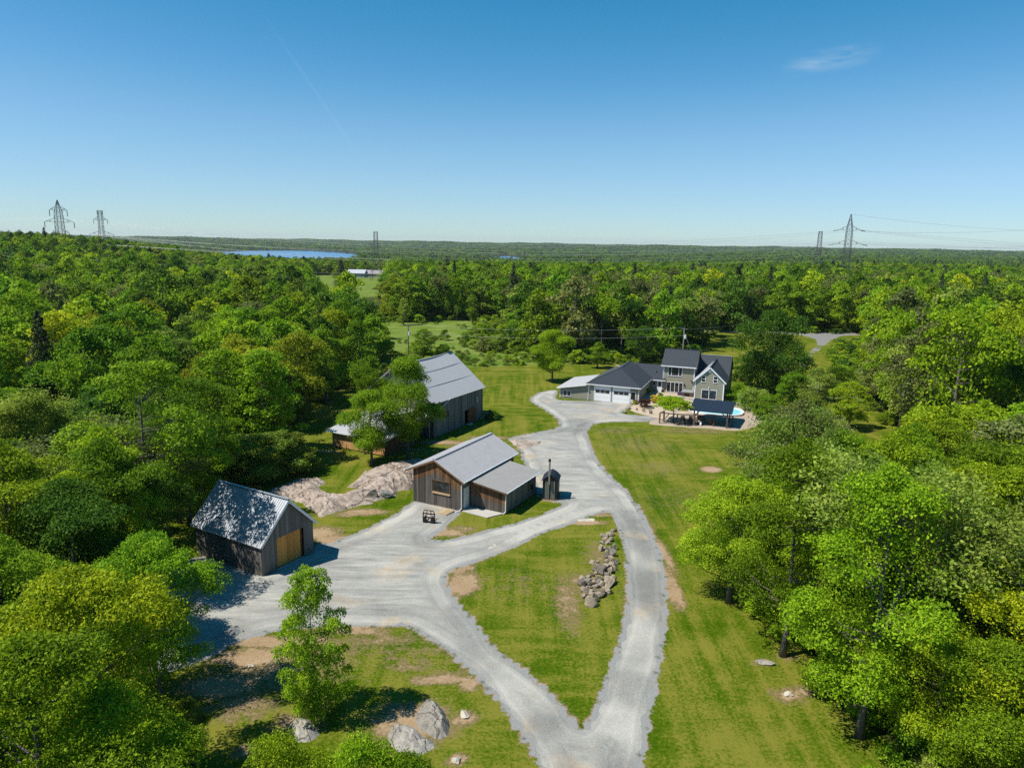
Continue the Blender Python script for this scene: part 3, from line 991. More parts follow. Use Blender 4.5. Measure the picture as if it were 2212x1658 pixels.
DARKIN = plain('interior_shade_black', (.012, .011, .010), .9)  # near-black colour stands in for the shade inside buildings
WHITE = plain('white_trim_paint', (.78, .79, .80), .45, 0, .05)
DOORWHITE = plain('white_door_paint', (.80, .81, .80), .4, 0, .03)
GUTTER = plain('white_aluminium', (.74, .76, .78), .35, 0, .05)
CONCRETE = plain('concrete', (.42, .40, .35), .9, 0, .18, 1.6)
ROOF_GALV = metal_roof('galvanised_roofing', (.36, .36, .37), .55, .1, .24, .3, (.25, .22, .19))
ROOF_OLD = metal_roof('old_weathered_roofing', (.25, .245, .235), .55, .2, .28, .55, (.19, .15, .115))
ROOF_BARN = metal_roof('barn_roofing', (.40, .40, .40), .7, 0, .12, .35, (.29, .285, .28))
ROOF_GARAGE = metal_roof('garage_roofing', (.31, .33, .35), .4, .3, .2, .25, (.2, .19, .18))
ROOF_DARK = metal_roof('charcoal_roofing', (.030, .037, .045), .45, 0, .15)
ROOF_NAVY = metal_roof('navy_roofing', (.012, .020, .034), .45, 0, .15)
BLACK = plain('black_steel', (.014, .014, .016), .45, .2, .3)
RUSTY = plain('rusty_steel', (.16, .075, .035), .8, 0, .4)
STEEL = plain('stainless_pipe', (.50, .47, .41), .35, .8, .2)
gm = MT('window_glass')
gn = gm.noise(gm.tc(), 1.7, 3)
GLASS = gm.fin(gm.ramp(gn, [(.35, (.010, .012, .014)), (.6, (.035, .038, .04)), (.75, (.09, .085, .08))]),   .06, 0, .35)
sm = MT('beige_siding')
sn = sm.noise(sm.mapv(sm.tc(), (.6, .6, 8)), 1.0, 4)
SIDING = sm.fin(sm.mix(sn, (.245, .23, .165), (.315, .295, .215)), .6, 0, .3)


# ---------------------------------------------------------------- building helpers (all in the thing's own axes)
def span(poly, s):
    """t-range of a convex polygon at s"""
    lo, hi = [], []
    n = len(poly)
    for i in range(n):
        (a, b), (c, d) = poly[i], poly[(i + 1) % n]
        if (a - s) * (c - s) <= 0 and abs(a - c) > 1e-9:
            k = b + (d - b) * (s - a) / (c - a)
            lo.append(k)
            hi.append(k)
        elif abs(a - s) < 1e-9:
            lo.append(b)
            hi.append(b)
    return (min(lo), max(hi)) if lo else (0, 0)


def rib_roof(parent, name, mat, O, ex, ey, poly, pitch=.3, rib=.035, rw=.06, thick=.05, sag=0.0, label=None):
    """ribbed sheet-metal roof slope over a convex outline given in (along eave, up slope) metres"""
    O, ex, ey = Vector(O), Vector(ex).normalized(), Vector(ey).normalized()
    n = ex.cross(ey).normalized()
    if n.z < 0:
        n = -n
    b = B()
    s0, s1 = min(p[0] for p in poly), max(p[0] for p in poly)
    k = max(1, round((s1 - s0) / pitch))
    cuts = sorted(set([s0 + (s1 - s0) * i / k for i in range(k + 1)] + [p[0] for p in poly]))
    L = s1 - s0

    def P(s, t, h):
        return O + ex * s + ey * t + n * (h - sag * math.sin(math.pi * (s - s0) / L) * (t / max(1e-6, max(p[1] for p in poly))))
    for a, c in zip(cuts[:-1], cuts[1:]):
        if c - a < 1e-6:
            continue
        e = 1e-5
        a0, a1 = span(poly, a + e)
        c0, c1 = span(poly, c - e)
        b.hexa([P(a, a0, -thick), P(c, c0, -thick), P(c, c1, -thick), P(a, a1, -thick), P(a, a0, 0), P(c, c0, 0), P(c, c1, 0), P(a, a1, 0)])
    for i in range(k + 1):
        s = min(max(s0 + (s1 - s0) * i / k, s0 + rw / 2 + 1e-4), s1 - rw / 2 - 1e-4)
        t0, t1 = span(poly, s)
        if t1 - t0 < .05:
            continue
        h = rw / 2
        b.hexa([P(s - h, t0 - .004, .001), P(s + h, t0 - .004, .001), P(s + h, t1, .001), P(s - h, t1, .001), P(s - h * .45, t0 - .004, rib), P(s + h * .45, t0 - .004, rib), P(s + h * .45, t1, rib), P(s - h * .45, t1, rib)])
    return b.build(name, mat, parent, label)


def board_wall(parent, mat, p0, d, nrm, L, bw, top, bot=0.0, openings=(), seed=0, backing=True, tops=None, backmat=None, thick=.028):
    """wall part with a dark backing and one upright board after another as its children; top is a height or convex profile f(s)"""
    rng = random.Random(seed)
    p0, d, nrm = Vector((*p0, 0)), Vector((*d, 0)).normalized(), Vector((*nrm, 0)).normalized()
    tf = top if callable(top) else (lambda s: top)
    b = B()
    brk = sorted(set([0.0, L] + ([] if tops is None else list(tops)) + [v for o in openings for v in o[:2] if 0 < v < L]))
    for a, c in zip(brk[:-1], brk[1:]):
        q = [p0 + d * a - nrm * .06, p0 + d * c - nrm * .06, p0 + d * c - nrm * .005, p0 + d * a - nrm * .005]
        zz = bot
        for o in sorted([o for o in openings if o[0] - .001 < (a + c) / 2 < o[1] + .001], key=lambda o: o[2]):
            if o[2] - zz > .03:
                b.hexa([Vector((v.x, v.y, zz)) for v in q] + [Vector((v.x, v.y, o[2])) for v in q])
            zz = o[3]
        b.hexa([Vector((v.x, v.y, zz)) for v in q] + [Vector((q[0].x, q[0].y, tf(a) - .02)), Vector((q[1].x, q[1].y, tf(c) - .02)), Vector((q[2].x, q[2].y, tf(c) - .02)), Vector((q[3].x, q[3].y, tf(a) - .02))])
    wall = b.build('wall', backmat or DARKIN, parent)
    s = 0.0
    while s < L - .02:
        wdt = min(bw * rng.uniform(.88, 1.12), L - s)
        if L - s - wdt < .06:
            wdt = L - s
        a, c = s + .006, s + wdt - .006
        cutsl = [(bot + rng.uniform(-.0, .02), None)]
        segs = []
        mid = (a + c) / 2
        op = sorted([o for o in openings if o[0] - .02 < mid < o[1] + .02], key=lambda o: o[2])
        z = bot
        for o in op:
            if o[2] - z > .05:
                segs.append((z, o[2], False))
            z = o[3]
        segs.append((z, None, True))
        pr = rng.uniform(.0, .010)
        for z0, z1, istop in segs:
            ta, tc_ = (tf(a), tf(c)) if istop else (z1, z1)
            if max(ta, tc_) - z0 < .04:
                continue
            i0, o0 = .002, thick + pr
            pts = [p0 + d * a + nrm * i0, p0 + d * c + nrm * i0, p0 + d * c + nrm * o0, p0 + d * a + nrm * o0]
            zt = [ta, tc_, tc_, ta]
            bb = B()
            bb.hexa([Vector((v.x, v.y, z0)) for v in pts] + [Vector((v.x, v.y, t)) for v, t in zip(pts, zt)])
            o = bb.build('board', mat, wall)
            at_ = o.data.attributes.new('below', 'FLOAT', 'POINT')
            at_.data.foreach_set('value', np.array([tf(min(max((v.co - p0).dot(d), 0), L)) - v.co.z for v in o.data.vertices], np.float32))
        s += wdt
    return wall


def fbox(p0, d, nrm, s0, s1, z0, z1, o0, o1, b=None):
    """box on a wall face: along the wall s0..s1, height z0..z1, standing out o0..o1"""
    b = b or B()
    p0, d, nrm = Vector((*p0, 0)), Vector((*d, 0)).normalized(), Vector((*nrm, 0)).normalized()
    q = [p0 + d * s0 + nrm * o0, p0 + d * s1 + nrm * o0, p0 + d * s1 + nrm * o1, p0 + d * s0 + nrm * o1]
    return b.hexa([Vector((v.x, v.y, z0)) for v in q] + [Vector((v.x, v.y, z1)) for v in q])


def window(parent, F, s0, s1, z0, z1, cols=1, rows=1, fw=.07, name='window', out=.06, mat=None, sill=True, splits=None):
    p0, d, n = F
    b = B()
    fbox(p0, d, n, s0, s0 + fw, z0, z1, .0, out, b)
    fbox(p0, d, n, s1 - fw, s1, z0, z1, .0, out, b)
    fbox(p0, d, n, s0 + fw, s1 - fw, z1 - fw, z1, .0, out, b)
    fbox(p0, d, n, s0 + fw, s1 - fw, z0, z0 + fw, .0, out + (.03 if sill else 0), b)
    xs = splits or [s0 + (s1 - s0) * i / cols for i in range(1, cols)]
    for x in xs:
        fbox(p0, d, n, x - fw / 2, x + fw / 2, z0 + fw, z1 - fw, .0, out - .01, b)
    zs = [z0 + (z1 - z0) * i / rows for i in range(1, rows)]
    for z in zs:
        fbox(p0, d, n, s0 + fw, s1 - fw, z - fw / 2, z + fw / 2, .0, out - .015, b)
    o = b.build(name, mat or WHITE, parent)
    xe = [s0 + fw] + xs + [s1 - fw]
    ze = [z0 + fw] + zs + [z1 - fw]
    for a, c in zip(xe[:-1], xe[1:]):
        for e, f in zip(ze[:-1], ze[1:]):
            fbox(p0, d, n, a, c, e, f, .006, .02).build('pane', GLASS, o)
    return o


def lap_wall(parent, p0, d, nrm, prof, mat=None, course=.115, name='wall'):
    """solid wall panel faced with lapped siding; prof is a convex outline in (s, z)"""
    mat = mat or SIDING
    p0, d, nrm = Vector((*p0, 0)), Vector((*d, 0)).normalized(), Vector((*nrm, 0)).normalized()
    b = B()

    def P(s, z, o):
        q = p0 + d * s + nrm * o
        return Vector((q.x, q.y, z))
    k = len(prof)
    b.add([P(s, z, 0) for s, z in prof] + [P(s, z, -.12) for s, z in prof], [tuple(range(k)), tuple(range(2 * k - 1, k - 1, -1))] + [(i, k + i, k + (i + 1) % k, (i + 1) % k) for i in range(k)])
    sw = [(z, s) for s, z in prof]
    z0, z1 = min(p[1] for p in prof), max(p[1] for p in prof)
    z = z0
    while z < z1 - .03:
        ze = min(z + course, z1)
        a0, a1 = span(sw, z + 1e-4)
        c0, c1 = span(sw, ze - 1e-4)
        if a1 - a0 > .05:
            b.hexa([P(a0, z, .001), P(a1, z, .001), P(a1, z, .020), P(a0, z, .020), P(c0, ze, .001), P(c1, ze, .001), P(c1, ze, .005), P(c0, ze, .005)])
        z = ze
    return b.build(name, mat, parent)


def downspout(parent, pts, w=.08, name='downspout'):
    b = B()
    b.tube(pts, w / 2, 6)
    return b.build(name, GUTTER, parent)


# ---------------------------------------------------------------- the small garage
def garage():
    t = thing('timber_garage', 'grey board garage with orange plank door and dappled metal roof at the yard edge', 'garage', (-18.71, 50.02, 0), rad(60.1))
    W, L, E, R = 5.25, 7.6, 2.72, 5.32
    prof = lambda s: E + (R - E) * (1 - abs(s - W / 2) / (W / 2))
    D0, D1, DH = 1.45, 4.28, 2.5
    board_wall(t, GAR_WOOD, (0, 0), (1, 0), (0, -1), W, .25, prof, .02, [(D0, D1, .0, DH)], 1, tops=[W / 2])
    board_wall(t, GAR_WOOD, (0, L), (0, -1), (-1, 0), L, .25, E, .02, [], 2)
    board_wall(t, GAR_WOOD, (W, 0), (0, 1), (1, 0), L, .30, E, .02, [], 3)
    board_wall(t, GAR_WOOD, (W, L), (-1, 0), (0, 1), W, .30, prof, .02, [], 4, tops=[W / 2])
    # recessed sliding door of fresh planks
    door = fbox((0, 0), (1, 0), (0, -1), D0 + .02, D1 - .3, .05, DH, -.22, -.16).build('door', DARKIN, t)
    n = 9
    wd = (D1 - .3 - D0 - .02) / n
    for i in range(n):
        fbox((0, 0), (1, 0), (0, -1), D0 + .02 + i * wd + .006, D0 + .02 + (i + 1) * wd - .006, .06, DH, -.158, -.13 + .006 * (i % 3)).build('plank', DOOR_WOOD, door)
    b = B()
    fbox((0, 0), (1, 0), (0, -1), D0 - .01, D0 + .02, .03, DH, -.16, -.002, b)
    fbox((0, 0), (1, 0), (0, -1), D1 - .30, D1 - .002, .03, DH, -.24, -.19, b)
    fbox((0, 0), (1, 0), (0, -1), D0 + .02, D1 - .02, DH, DH + .02, -.16, -.002, b)
    b.build('door_frame', BROWN_WOOD, t)
    fbox((0, 0), (1, 0), (0, -1), D0 - .1, D1 - .25, -.05, .06, .03, .22).build('sill', CONCRETE, t)
    sl = math.hypot(W / 2, R - E)
    ov, fo = .32, .28
    for sgn in (0, 1):
        ex = (0, 1, 0)
        ey = Vector(((W / 2), 0, R - E)) if sgn == 0 else Vector((-(W / 2), 0, R - E))
        e = ey.normalized()
        O = Vector((0 if sgn == 0 else W, -fo, E + .06)) - e * ov
        rib_roof(t, 'roof', ROOF_GARAGE, O, ex, ey, [(0, 0), (L + 2 * fo, 0), (L + 2 * fo, sl + ov), (0, sl + ov)], .23, .03, .05)
        b = B()
        for yy in (-fo - .03, L + fo + .002):
            p = [O + Vector((0, yy + fo, 0)), O + e * (sl + ov) + Vector((0, yy + fo, 0))]
            b.bar(p[0] + Vector((0, .014, -.1)), p[1] + Vector((0, .014, -.1)), .028, .2)
        q = O + Vector((0, 0, -.09))
        b.bar(q + Vector((-.016 if sgn == 0 else .016, .0, 0)), q + Vector((-.016 if sgn == 0 else .016, L + 2 * fo, 0)), .03, .14)
        b.build('fascia', WHITE, t)
    b = B()
    b.bar((W / 2, -fo, R + .115), (W / 2, L + fo, R + .115), .26, .03)
    b.build('ridge_cap', ROOF_GARAGE, t)
    return t


garage()


# ---------------------------------------------------------------- the workshop with its lean-to
def workshop():
    t = thing('timber_workshop', 'brown weathered board workshop with ribbed metal roof and lean-to beside the drive', 'workshop', (-9.52, 66.63, 0), rad(-27.6))
    W, L, ZR, XR = 5.52, 10.6, 4.72, 2.6
    ol, orr, fo = .8, .44, .32
    sL, sR = (ZR - 3.2) / (XR + ol), (ZR - 3.0) / (W - XR + orr)
    prof = lambda s: ZR - .06 - (sL * (XR - s) if s < XR else sR * (s - XR))
    board_wall(t, SHOP_WOOD, (0, 0), (1, 0), (0, -1), W, .19, prof, .02, [(2.3, 4.25, 1.42, 2.62)], 11, tops=[XR])
    board_wall(t, SHOP_WOOD, (0, L), (0, -1), (-1, 0), L, .24, prof(0), .02, [], 12)
    board_wall(t, SIDE_WOOD, (W, 0), (0, 1), (1, 0), 1.45, .19, prof(W), .02, [(.35, 1.27, 0.02, 2.1)], 13)
    board_wall(t, SHOP_WOOD, (W, 1.45), (0, 1), (1, 0), L - 1.45, .24, prof(W), 2.2, [], 14)
    board_wall(t, SHOP_WOOD, (W, L), (-1, 0), (0, 1), W, .3, lambda s: prof(W - s), .02, [], 15, tops=[W - XR])
    F = ((0, 0), (1, 0), (0, -1))
    wn = window(t, F, 2.3, 4.25, 1.42, 2.62, 1, 1, .06, out=.05, mat=SHOP_WOOD, sill=False)
    fbox(*F, 2.25, 4.3, 1.28, 1.42, .03, .13).build('sill', PALLET_WOOD, wn)
    # side door
    F2 = ((W, 0), (0, 1), (1, 0))
    d = fbox(*F2, .38, 1.24, .06, 2.08, .0, .05).build('door', DOORWHITE, t)
    b = B()
    b.tube([(W + .05, 1.12, 1.05), (W + .12, 1.12, 1.05)], .035, 8)
    b.build('handle', BLACK, d)
    b = B()
    fbox(*F2, .31, .38, .04, 2.15, .0, .06, b)
    fbox(*F2, 1.24, 1.31, .04, 2.15, .0, .06, b)
    fbox(*F2, .38, 1.24, 2.08, 2.15, .0, .06, b)
    b.build('door_frame', WHITE, t)
    # roof slopes
    e = Vector((XR + ol, 0, ZR - 3.2))
    O = Vector((-ol, -fo, 3.2))
    rib_roof(t, 'roof', ROOF_GALV, O, (0, 1, 0), e, [(0, 0), (L + 2 * fo, 0), (L + 2 * fo, e.length), (0, e.length)], .29, .075, .13)
    e2 = Vector((-(W - XR + orr), 0, ZR - 3.0))
    O2 = Vector((W + orr, -fo, 3.0))
    rib_roof(t, 'roof', ROOF_GALV, O2, (0, 1, 0), e2, [(0, 0), (L + 2 * fo, 0), (L + 2 * fo, e2.length), (0, e2.length)], .29, .075, .13)
    b = B()
    b.bar((XR, -fo, ZR + .05), (XR, L + fo, ZR + .05), .34, .04)
    b.build('ridge_cap', ROOF_GALV, t)
    b = B()
    for y in (-fo + .012, L + fo - .012):
        b.bar((-ol, y, 3.2 - .14), (XR, y, ZR - .14), .025, .16)
        b.bar((W + orr, y, 3.0 - .14), (XR, y, ZR - .14), .025, .16)
    b.build('fascia', SHOP_WOOD, t)
    b = B()
    b.bar((W + orr + .05, -fo, 2.96), (W + orr + .05, L + fo, 2.96), .10, .10)
    b.bar((-ol - .05, -fo, 3.16), (-ol - .05, L + fo, 3.16), .10, .10)
    b.build('gutter', GUTTER, t)
    downspout(t, [(W + orr + .02, -fo + .2, 2.92), (W + .30, -fo + .26, 2.80), (W + .1, -.1, 2.68), (W + .06, -.08, 2.5), (W + .06, -.08, .3), (W - .05, -.35, .08), (W - .25, -.7, .05)], .10)
    # lean-to
    x1, y0, y1, ze, zt = 9.5, 1.45, 7.95, 2.22, 2.78
    lp = lambda s: zt - (zt - ze) * s / (x1 - W)
    board_wall(t, LEAN_WOOD, (W + .05, y0), (1, 0), (0, -1), x1 - W - .05, .19, lp, .05, [], 16)
    board_wall(t, SIDE_WOOD, (x1, y0), (0, 1), (1, 0), y1 - y0, .19, ze, .05, [], 17)
    board_wall(t, SIDE_WOOD, (x1, y1), (-1, 0), (0, 1), x1 - W, .25, lambda s: lp(x1 - W - s), .05, [], 18)
    e3 = Vector((-(x1 + .32 - W), 0, zt - ze + .05))
    rib_roof(t, 'roof', ROOF_OLD, (x1 + .32, y0 - .45, ze + .02), (0, 1, 0), e3, [(0, 0), (y1 - y0 + 1.1, 0), (y1 - y0 + 1.1, e3.length - .02), (0, e3.length - .02)], .16, .022, .06, label='streaked rusty lean-to roofing')
    b = B()
    b.bar((x1 + .32, y0 - .435, ze - .10), (W + .1, y0 - .435, zt - .08), .028, .13)
    b.build('fascia', SHOP_WOOD, t)
    b = B()
    b.bar((x1 + .36, y0 - .4, ze - .03), (x1 + .36, y1 + .6, ze - .03), .09, .08)
    b.build('gutter', GUTTER, t)
    downspout(t, [(x1 + .34, y0 - .3, ze - .05), (x1 + .2, y0 - .2, ze - .15), (x1 + .06, y0 - .06, ze - .3), (x1 + .06, y0 - .06, .25), (x1 - .05, y0 - .3, .06)], .10)
    # tools hung on the side wall
    b = B()
    b.tube([(x1 + .05, 6.3, 1.9), (x1 + .08, 6.3, .9)], .03, 6)
    b.tube([(x1 + .05, 6.6, 1.95), (x1 + .08, 6.62, 1.0)], .03, 6)
    for k in range(10):
        a0, a1 = 2 * math.pi * k / 10, 2 * math.pi * (k + 1) / 10
        b.bar((x1 + .10, 6.95 + .22 * math.cos(a0), 1.0 + .22 * math.sin(a0)), (x1 + .10, 6.95 + .22 * math.cos(a1), 1.0 + .22 * math.sin(a1)), .1, .09)
    b.build('hose_reel', BLACK, t)
    # concrete pad
    pb = B()
    pb.hexa([(5.62, -.10, .0), (8.55, -.35, .0), (9.42, 1.35, .0), (5.62, 1.38, .0), (5.62, -.10, .09), (8.55, -.35, .09), (9.42, 1.35, .09), (5.62, 1.38, .09)])
    o = pb.build('concrete_pad', CONCRETE, None, bevel=.01)
    o.matrix_world = Matrix.LocRotScale(Vector((-9.52, 66.63, 0)), Euler((0, 0, rad(-27.6))), None)
    tag(o, kind='structure')
    return t


workshop()


# ---------------------------------------------------------------- outdoor furnace in its metal hut
def furnace():
    t = thing('outdoor_furnace', 'black metal furnace hut with tall steel chimney beside the drive', 'furnace', (3.23, 67.55, 0), rad(-9.5))
    W, L, E = 1.5, 1.85, 2.0
    B().box(-.06, W + .06, -.06, L + .06, 0, .10).build('base', RUSTY, t)
    pm = metal_roof('hut_panels', (.20, .21, .20), .4, .3, .3, .5, (.22, .10, .05))
    b = B().box(0, W, 0, L, .1, E)
    b.hexa([(0, 0, E), (W, 0, E), (W, L, E), (0, L, E), (.38, 0, E + .42), (W - .38, 0, E + .42), (W - .38, L, E + .42), (.38, L, E + .42)])
    wall = b.build('wall', BLACK, t)
    for i in range(9):
        if i in (0, 4, 8):
            continue
        x = .1 + i * (W - .2) / 9
        B().box(x, x + .12, -.03, -.002, .14, E - .02).build('panel_rib', pm, wall)
    for i in range(6):
        y = .12 + i * .28
        B().box(W + .002, W + .02, y, y + .18, .14, E - .02).build('panel_rib', BLACK, wall)
    B().box(W + .022, W + .05, 1.05, 1.5, .9, 1.4).build('vent', pm, t)
    # four-fold roof
    rp = [(-.12, E - .02), (.36, E + .44), (W / 2, E + .62), (W - .36, E + .44), (W + .12, E - .02)]
    for (a, b_) in zip(rp[:-1], rp[1:]):
        e = Vector((b_[0] - a[0], 0, b_[1] - a[1]))
        if e.z < 0:
            a, b_ = b_, a
            e = -e
        rib_roof(t, 'roof', ROOF_NAVY, (a[0], -.14, a[1]), (0, 1, 0), e, [(0, 0), (L + .28, 0), (L + .28, e.length), (0, e.length)], .16, .02, .04, .03)
    b = B()
    b.tube([(.66, -.16, 1.62), (.66, -.16, 4.12)], .10, 12)
    b.tube([(.66, -.16, 1.66), (.66, .02, 1.66)], .12, 10)
    ch = b.build('chimney', STEEL, t, smooth=False)
    B().tube([(.66, -.16, 4.06), (.66, -.16, 4.3)], .125, 12).build('chimney_cap', BLACK, ch)
    B().tube([(.66, -.16, 1.5), (.66, -.16, 1.72)], .13, 12).build('clamp', RUSTY, ch)
    return t


furnace()


# ---------------------------------------------------------------- the old barn and its annex
def barn():
    rz = math.atan2(.882, .471)
    t = thing('old_barn', 'tall old grey plank barn with steep pale metal roof behind the workshop', 'barn', (-10.12, 89.43, 0), rz)
    L, W, E, R = 12.53, 11.2, 4.75, 9.25
    prof = lambda s: E + (R - E) * (1 - abs(s - W / 2) / (W / 2))
    F = ((0, 0), (1, 0), (0, -1))
    board_wall(t, BARN_WOOD, *F, L, .30, E, .05, [(1.45, 3.5, 2.15, 3.05), (7.7, 8.55, .05, 2.15)], 31)
    board_wall(t, BARN_WOOD, (0, W), (0, -1), (-1, 0), W, .34, lambda s: prof(W - s), .05, [], 32, tops=[W / 2])
    board_wall(t, BARN_WOOD, (L, 0), (0, 1), (1, 0), W, .34, prof, .05, [], 33, tops=[W / 2])
    board_wall(t, BARN_WOOD, (L, W), (-1, 0), (0, 1), L, .4, E, .05, [], 34)
    window(t, F, 1.45, 3.5, 2.15, 3.05, 1, 1, .07, mat=BARN_WOOD, sill=False)
    # the brown hatch stands open
    d = B().box(0, 1.5, -.05, 0, .08, 2.2)
    d.box(.04, 1.46, -.075, -.051, .1, .22)
    d.box(.04, 1.46, -.075, -.051, 1.05, 1.2)
    o = d.build('door', BROWN_WOOD, t, 'brown stained door standing open')
    o.location = (8.55, -.06, 0)
    o.rotation_euler = (0, 0, rad(-12))
    B().box(8.0, 9.0, -.6, -.1, 0, .14).build('step', CONCRETE, t)
    # outline of a big walled-up doorway
    b = B()
    for s0, s1, z0, z1 in ((4.6, 4.7, .1, 3.7), (6.9, 7.0, .1, 3.8), (4.5, 5.2, 3.65, 3.75), (6.4, 7.1, 3.75, 3.85)):
        fbox(*F, s0, s1, z0, z1, .04, .06, b)
    b.build('door_rail', BARN_WOOD, t)
    B().box(L - .3, L + .1, -.12, .3, 0, .22).build('footing', CONCRETE, t)
    fo, ov = .45, .35
    for sgn in (0, 1):
        e = Vector((0, W / 2, R - E)) if sgn == 0 else Vector((0, -W / 2, R - E))
        u = e.normalized()
        O = Vector((-fo, 0 if sgn == 0 else W, E + .05)) - u * ov
        tt = e.length + ov
        rib_roof(t, 'roof', ROOF_BARN, O, (1, 0, 0), e, [(0, 0), (L + 2 * fo, 0), (L + 2 * fo, tt), (0, tt)], .30, .014, .05, .06, sag=.16)
        b = B()
        for k in (.36, .70):
            for i in range(8):
                s0, s1 = (L + 2 * fo) * i / 8, (L + 2 * fo) * (i + 1) / 8
                b.bar(O + Vector((s0, 0, -.02)) + u * tt * k, O + Vector((s1, 0, -.02)) + u * tt * k, .05, .03)
        if sgn == 0:
            b.build('roof_seam', ROOF_BARN, t)
    b = B()
    b.bar((L + fo - 1.2, W / 2, R + .10), (L + fo, W / 2, R + .10), .34, .05)
    b.build('ridge_cap', BLACK, t)
    B().tube([(-fo + .1, -.32, 3.0), (3.6, -.26, E - .1)], .05, 6).build('downspout', GUTTER, t)
    # lightning-scar white mark
    b = B()
    for p, q in (((10.75, 2.7), (10.95, 3.2)), ((10.95, 3.2), (10.8, 3.55)), ((10.85, 3.0), (11.2, 2.75))):
        b.bar((p[0], -.05, p[1]), (q[0], -.05, q[1]), .03, .07)
    b.build('white_mark', WHITE, t)
    # lean-to annex on the gable end
    a = thing('barn_annex', 'low annex with white metal roof and orange boards in front of the old barn', 'outbuilding', (-10.12, 89.43, 0), rz)
    x0, x1, y0, y1, zh, zl = -9.7, -.35, .3, 8.4, 3.45, 2.1
    ap = lambda s: zl + (zh - zl) * s / (x1 - x0)
    board_wall(a, FRESH_WOOD, (x0, y1), (0, -1), (-1, 0), y1 - y0, .27, zl, .12, [], 41)
    board_wall(a, FRESH_WOOD, (x1, y1), (-1, 0), (0, 1), x1 - x0, .3, lambda s: ap(x1 - x0 - s), .12, [], 42)
    board_wall(a, BROWN_WOOD, (x0, y0), (1, 0), (0, -1), 5.6, .3, ap, .1, [], 43)
    b = B()
    b.box(x1 - .25, x1 - .02, y0, y0 + .2, 0, ap(9.2))
    b.box(x0 + 5.6, x0 + 5.8, y0, y0 + .2, 0, ap(5.6))
    b.build('post', BARN_WOOD, a)
    B().box(x1 - 3.6, x1 - .05, y0 + 2.4, y0 + 2.5, 0, ap(6)).build('bay_shade_panel', DARKIN, a)  # near-black sheet added to paint the shade inside the open bay
    e = Vector((x1 - x0 + .5, 0, zh - zl + .05))
    rib_roof(a, 'roof', metal_roof('annex_roofing', (.50, .50, .50), .5, .1, .12), (x0 - .45, y0 - .5, zl + .02), (0, 1, 0), e, [(0, 0), (y1 - y0 + 1.1, 0), (y1 - y0 + 1.1, e.length), (0, e.length)], .3, .03, .06)
    b = B()
    b.bar((x0 - .45, y0 - .515, zl - .07), (x1 + .03, y0 - .515, zh - .07), .03, .16)
    b.bar((x0 - .47, y0 - .5, zl - .06), (x0 - .47, y1 + .6, zl - .06), .03, .15)
    b.build('fascia', WHITE, a)
    return t


barn()

# ---------------------------------------------------------------- the farmhouse
HO, HR = (12.41, 113.56), rad(-21.5)


def hw(u, v, z=0.0):
    return (HO[0] + u * math.cos(HR) - v * math.sin(HR), HO[1] + u * math.sin(HR) + v * math.cos(HR), z)


def slope(parent, pts, mat, pitch=.30, name='roof', label=None):
    """ribbed slope through 3D outline points; the first two give the eave"""
    P = [Vector(p) for p in pts]
    ex = (P[1] - P[0]).normalized()
    n = ex.cross(P[-1] - P[0]).normalized()
    ey = n.cross(ex).normalized()
    if ey.z < 0:
        ey = -ey
    return rib_roof(parent, name, mat, P[0], ex, ey, [((p - P[0]).dot(ex), (p - P[0]).dot(ey)) for p in P], pitch, .03, .05, .06, label=label)


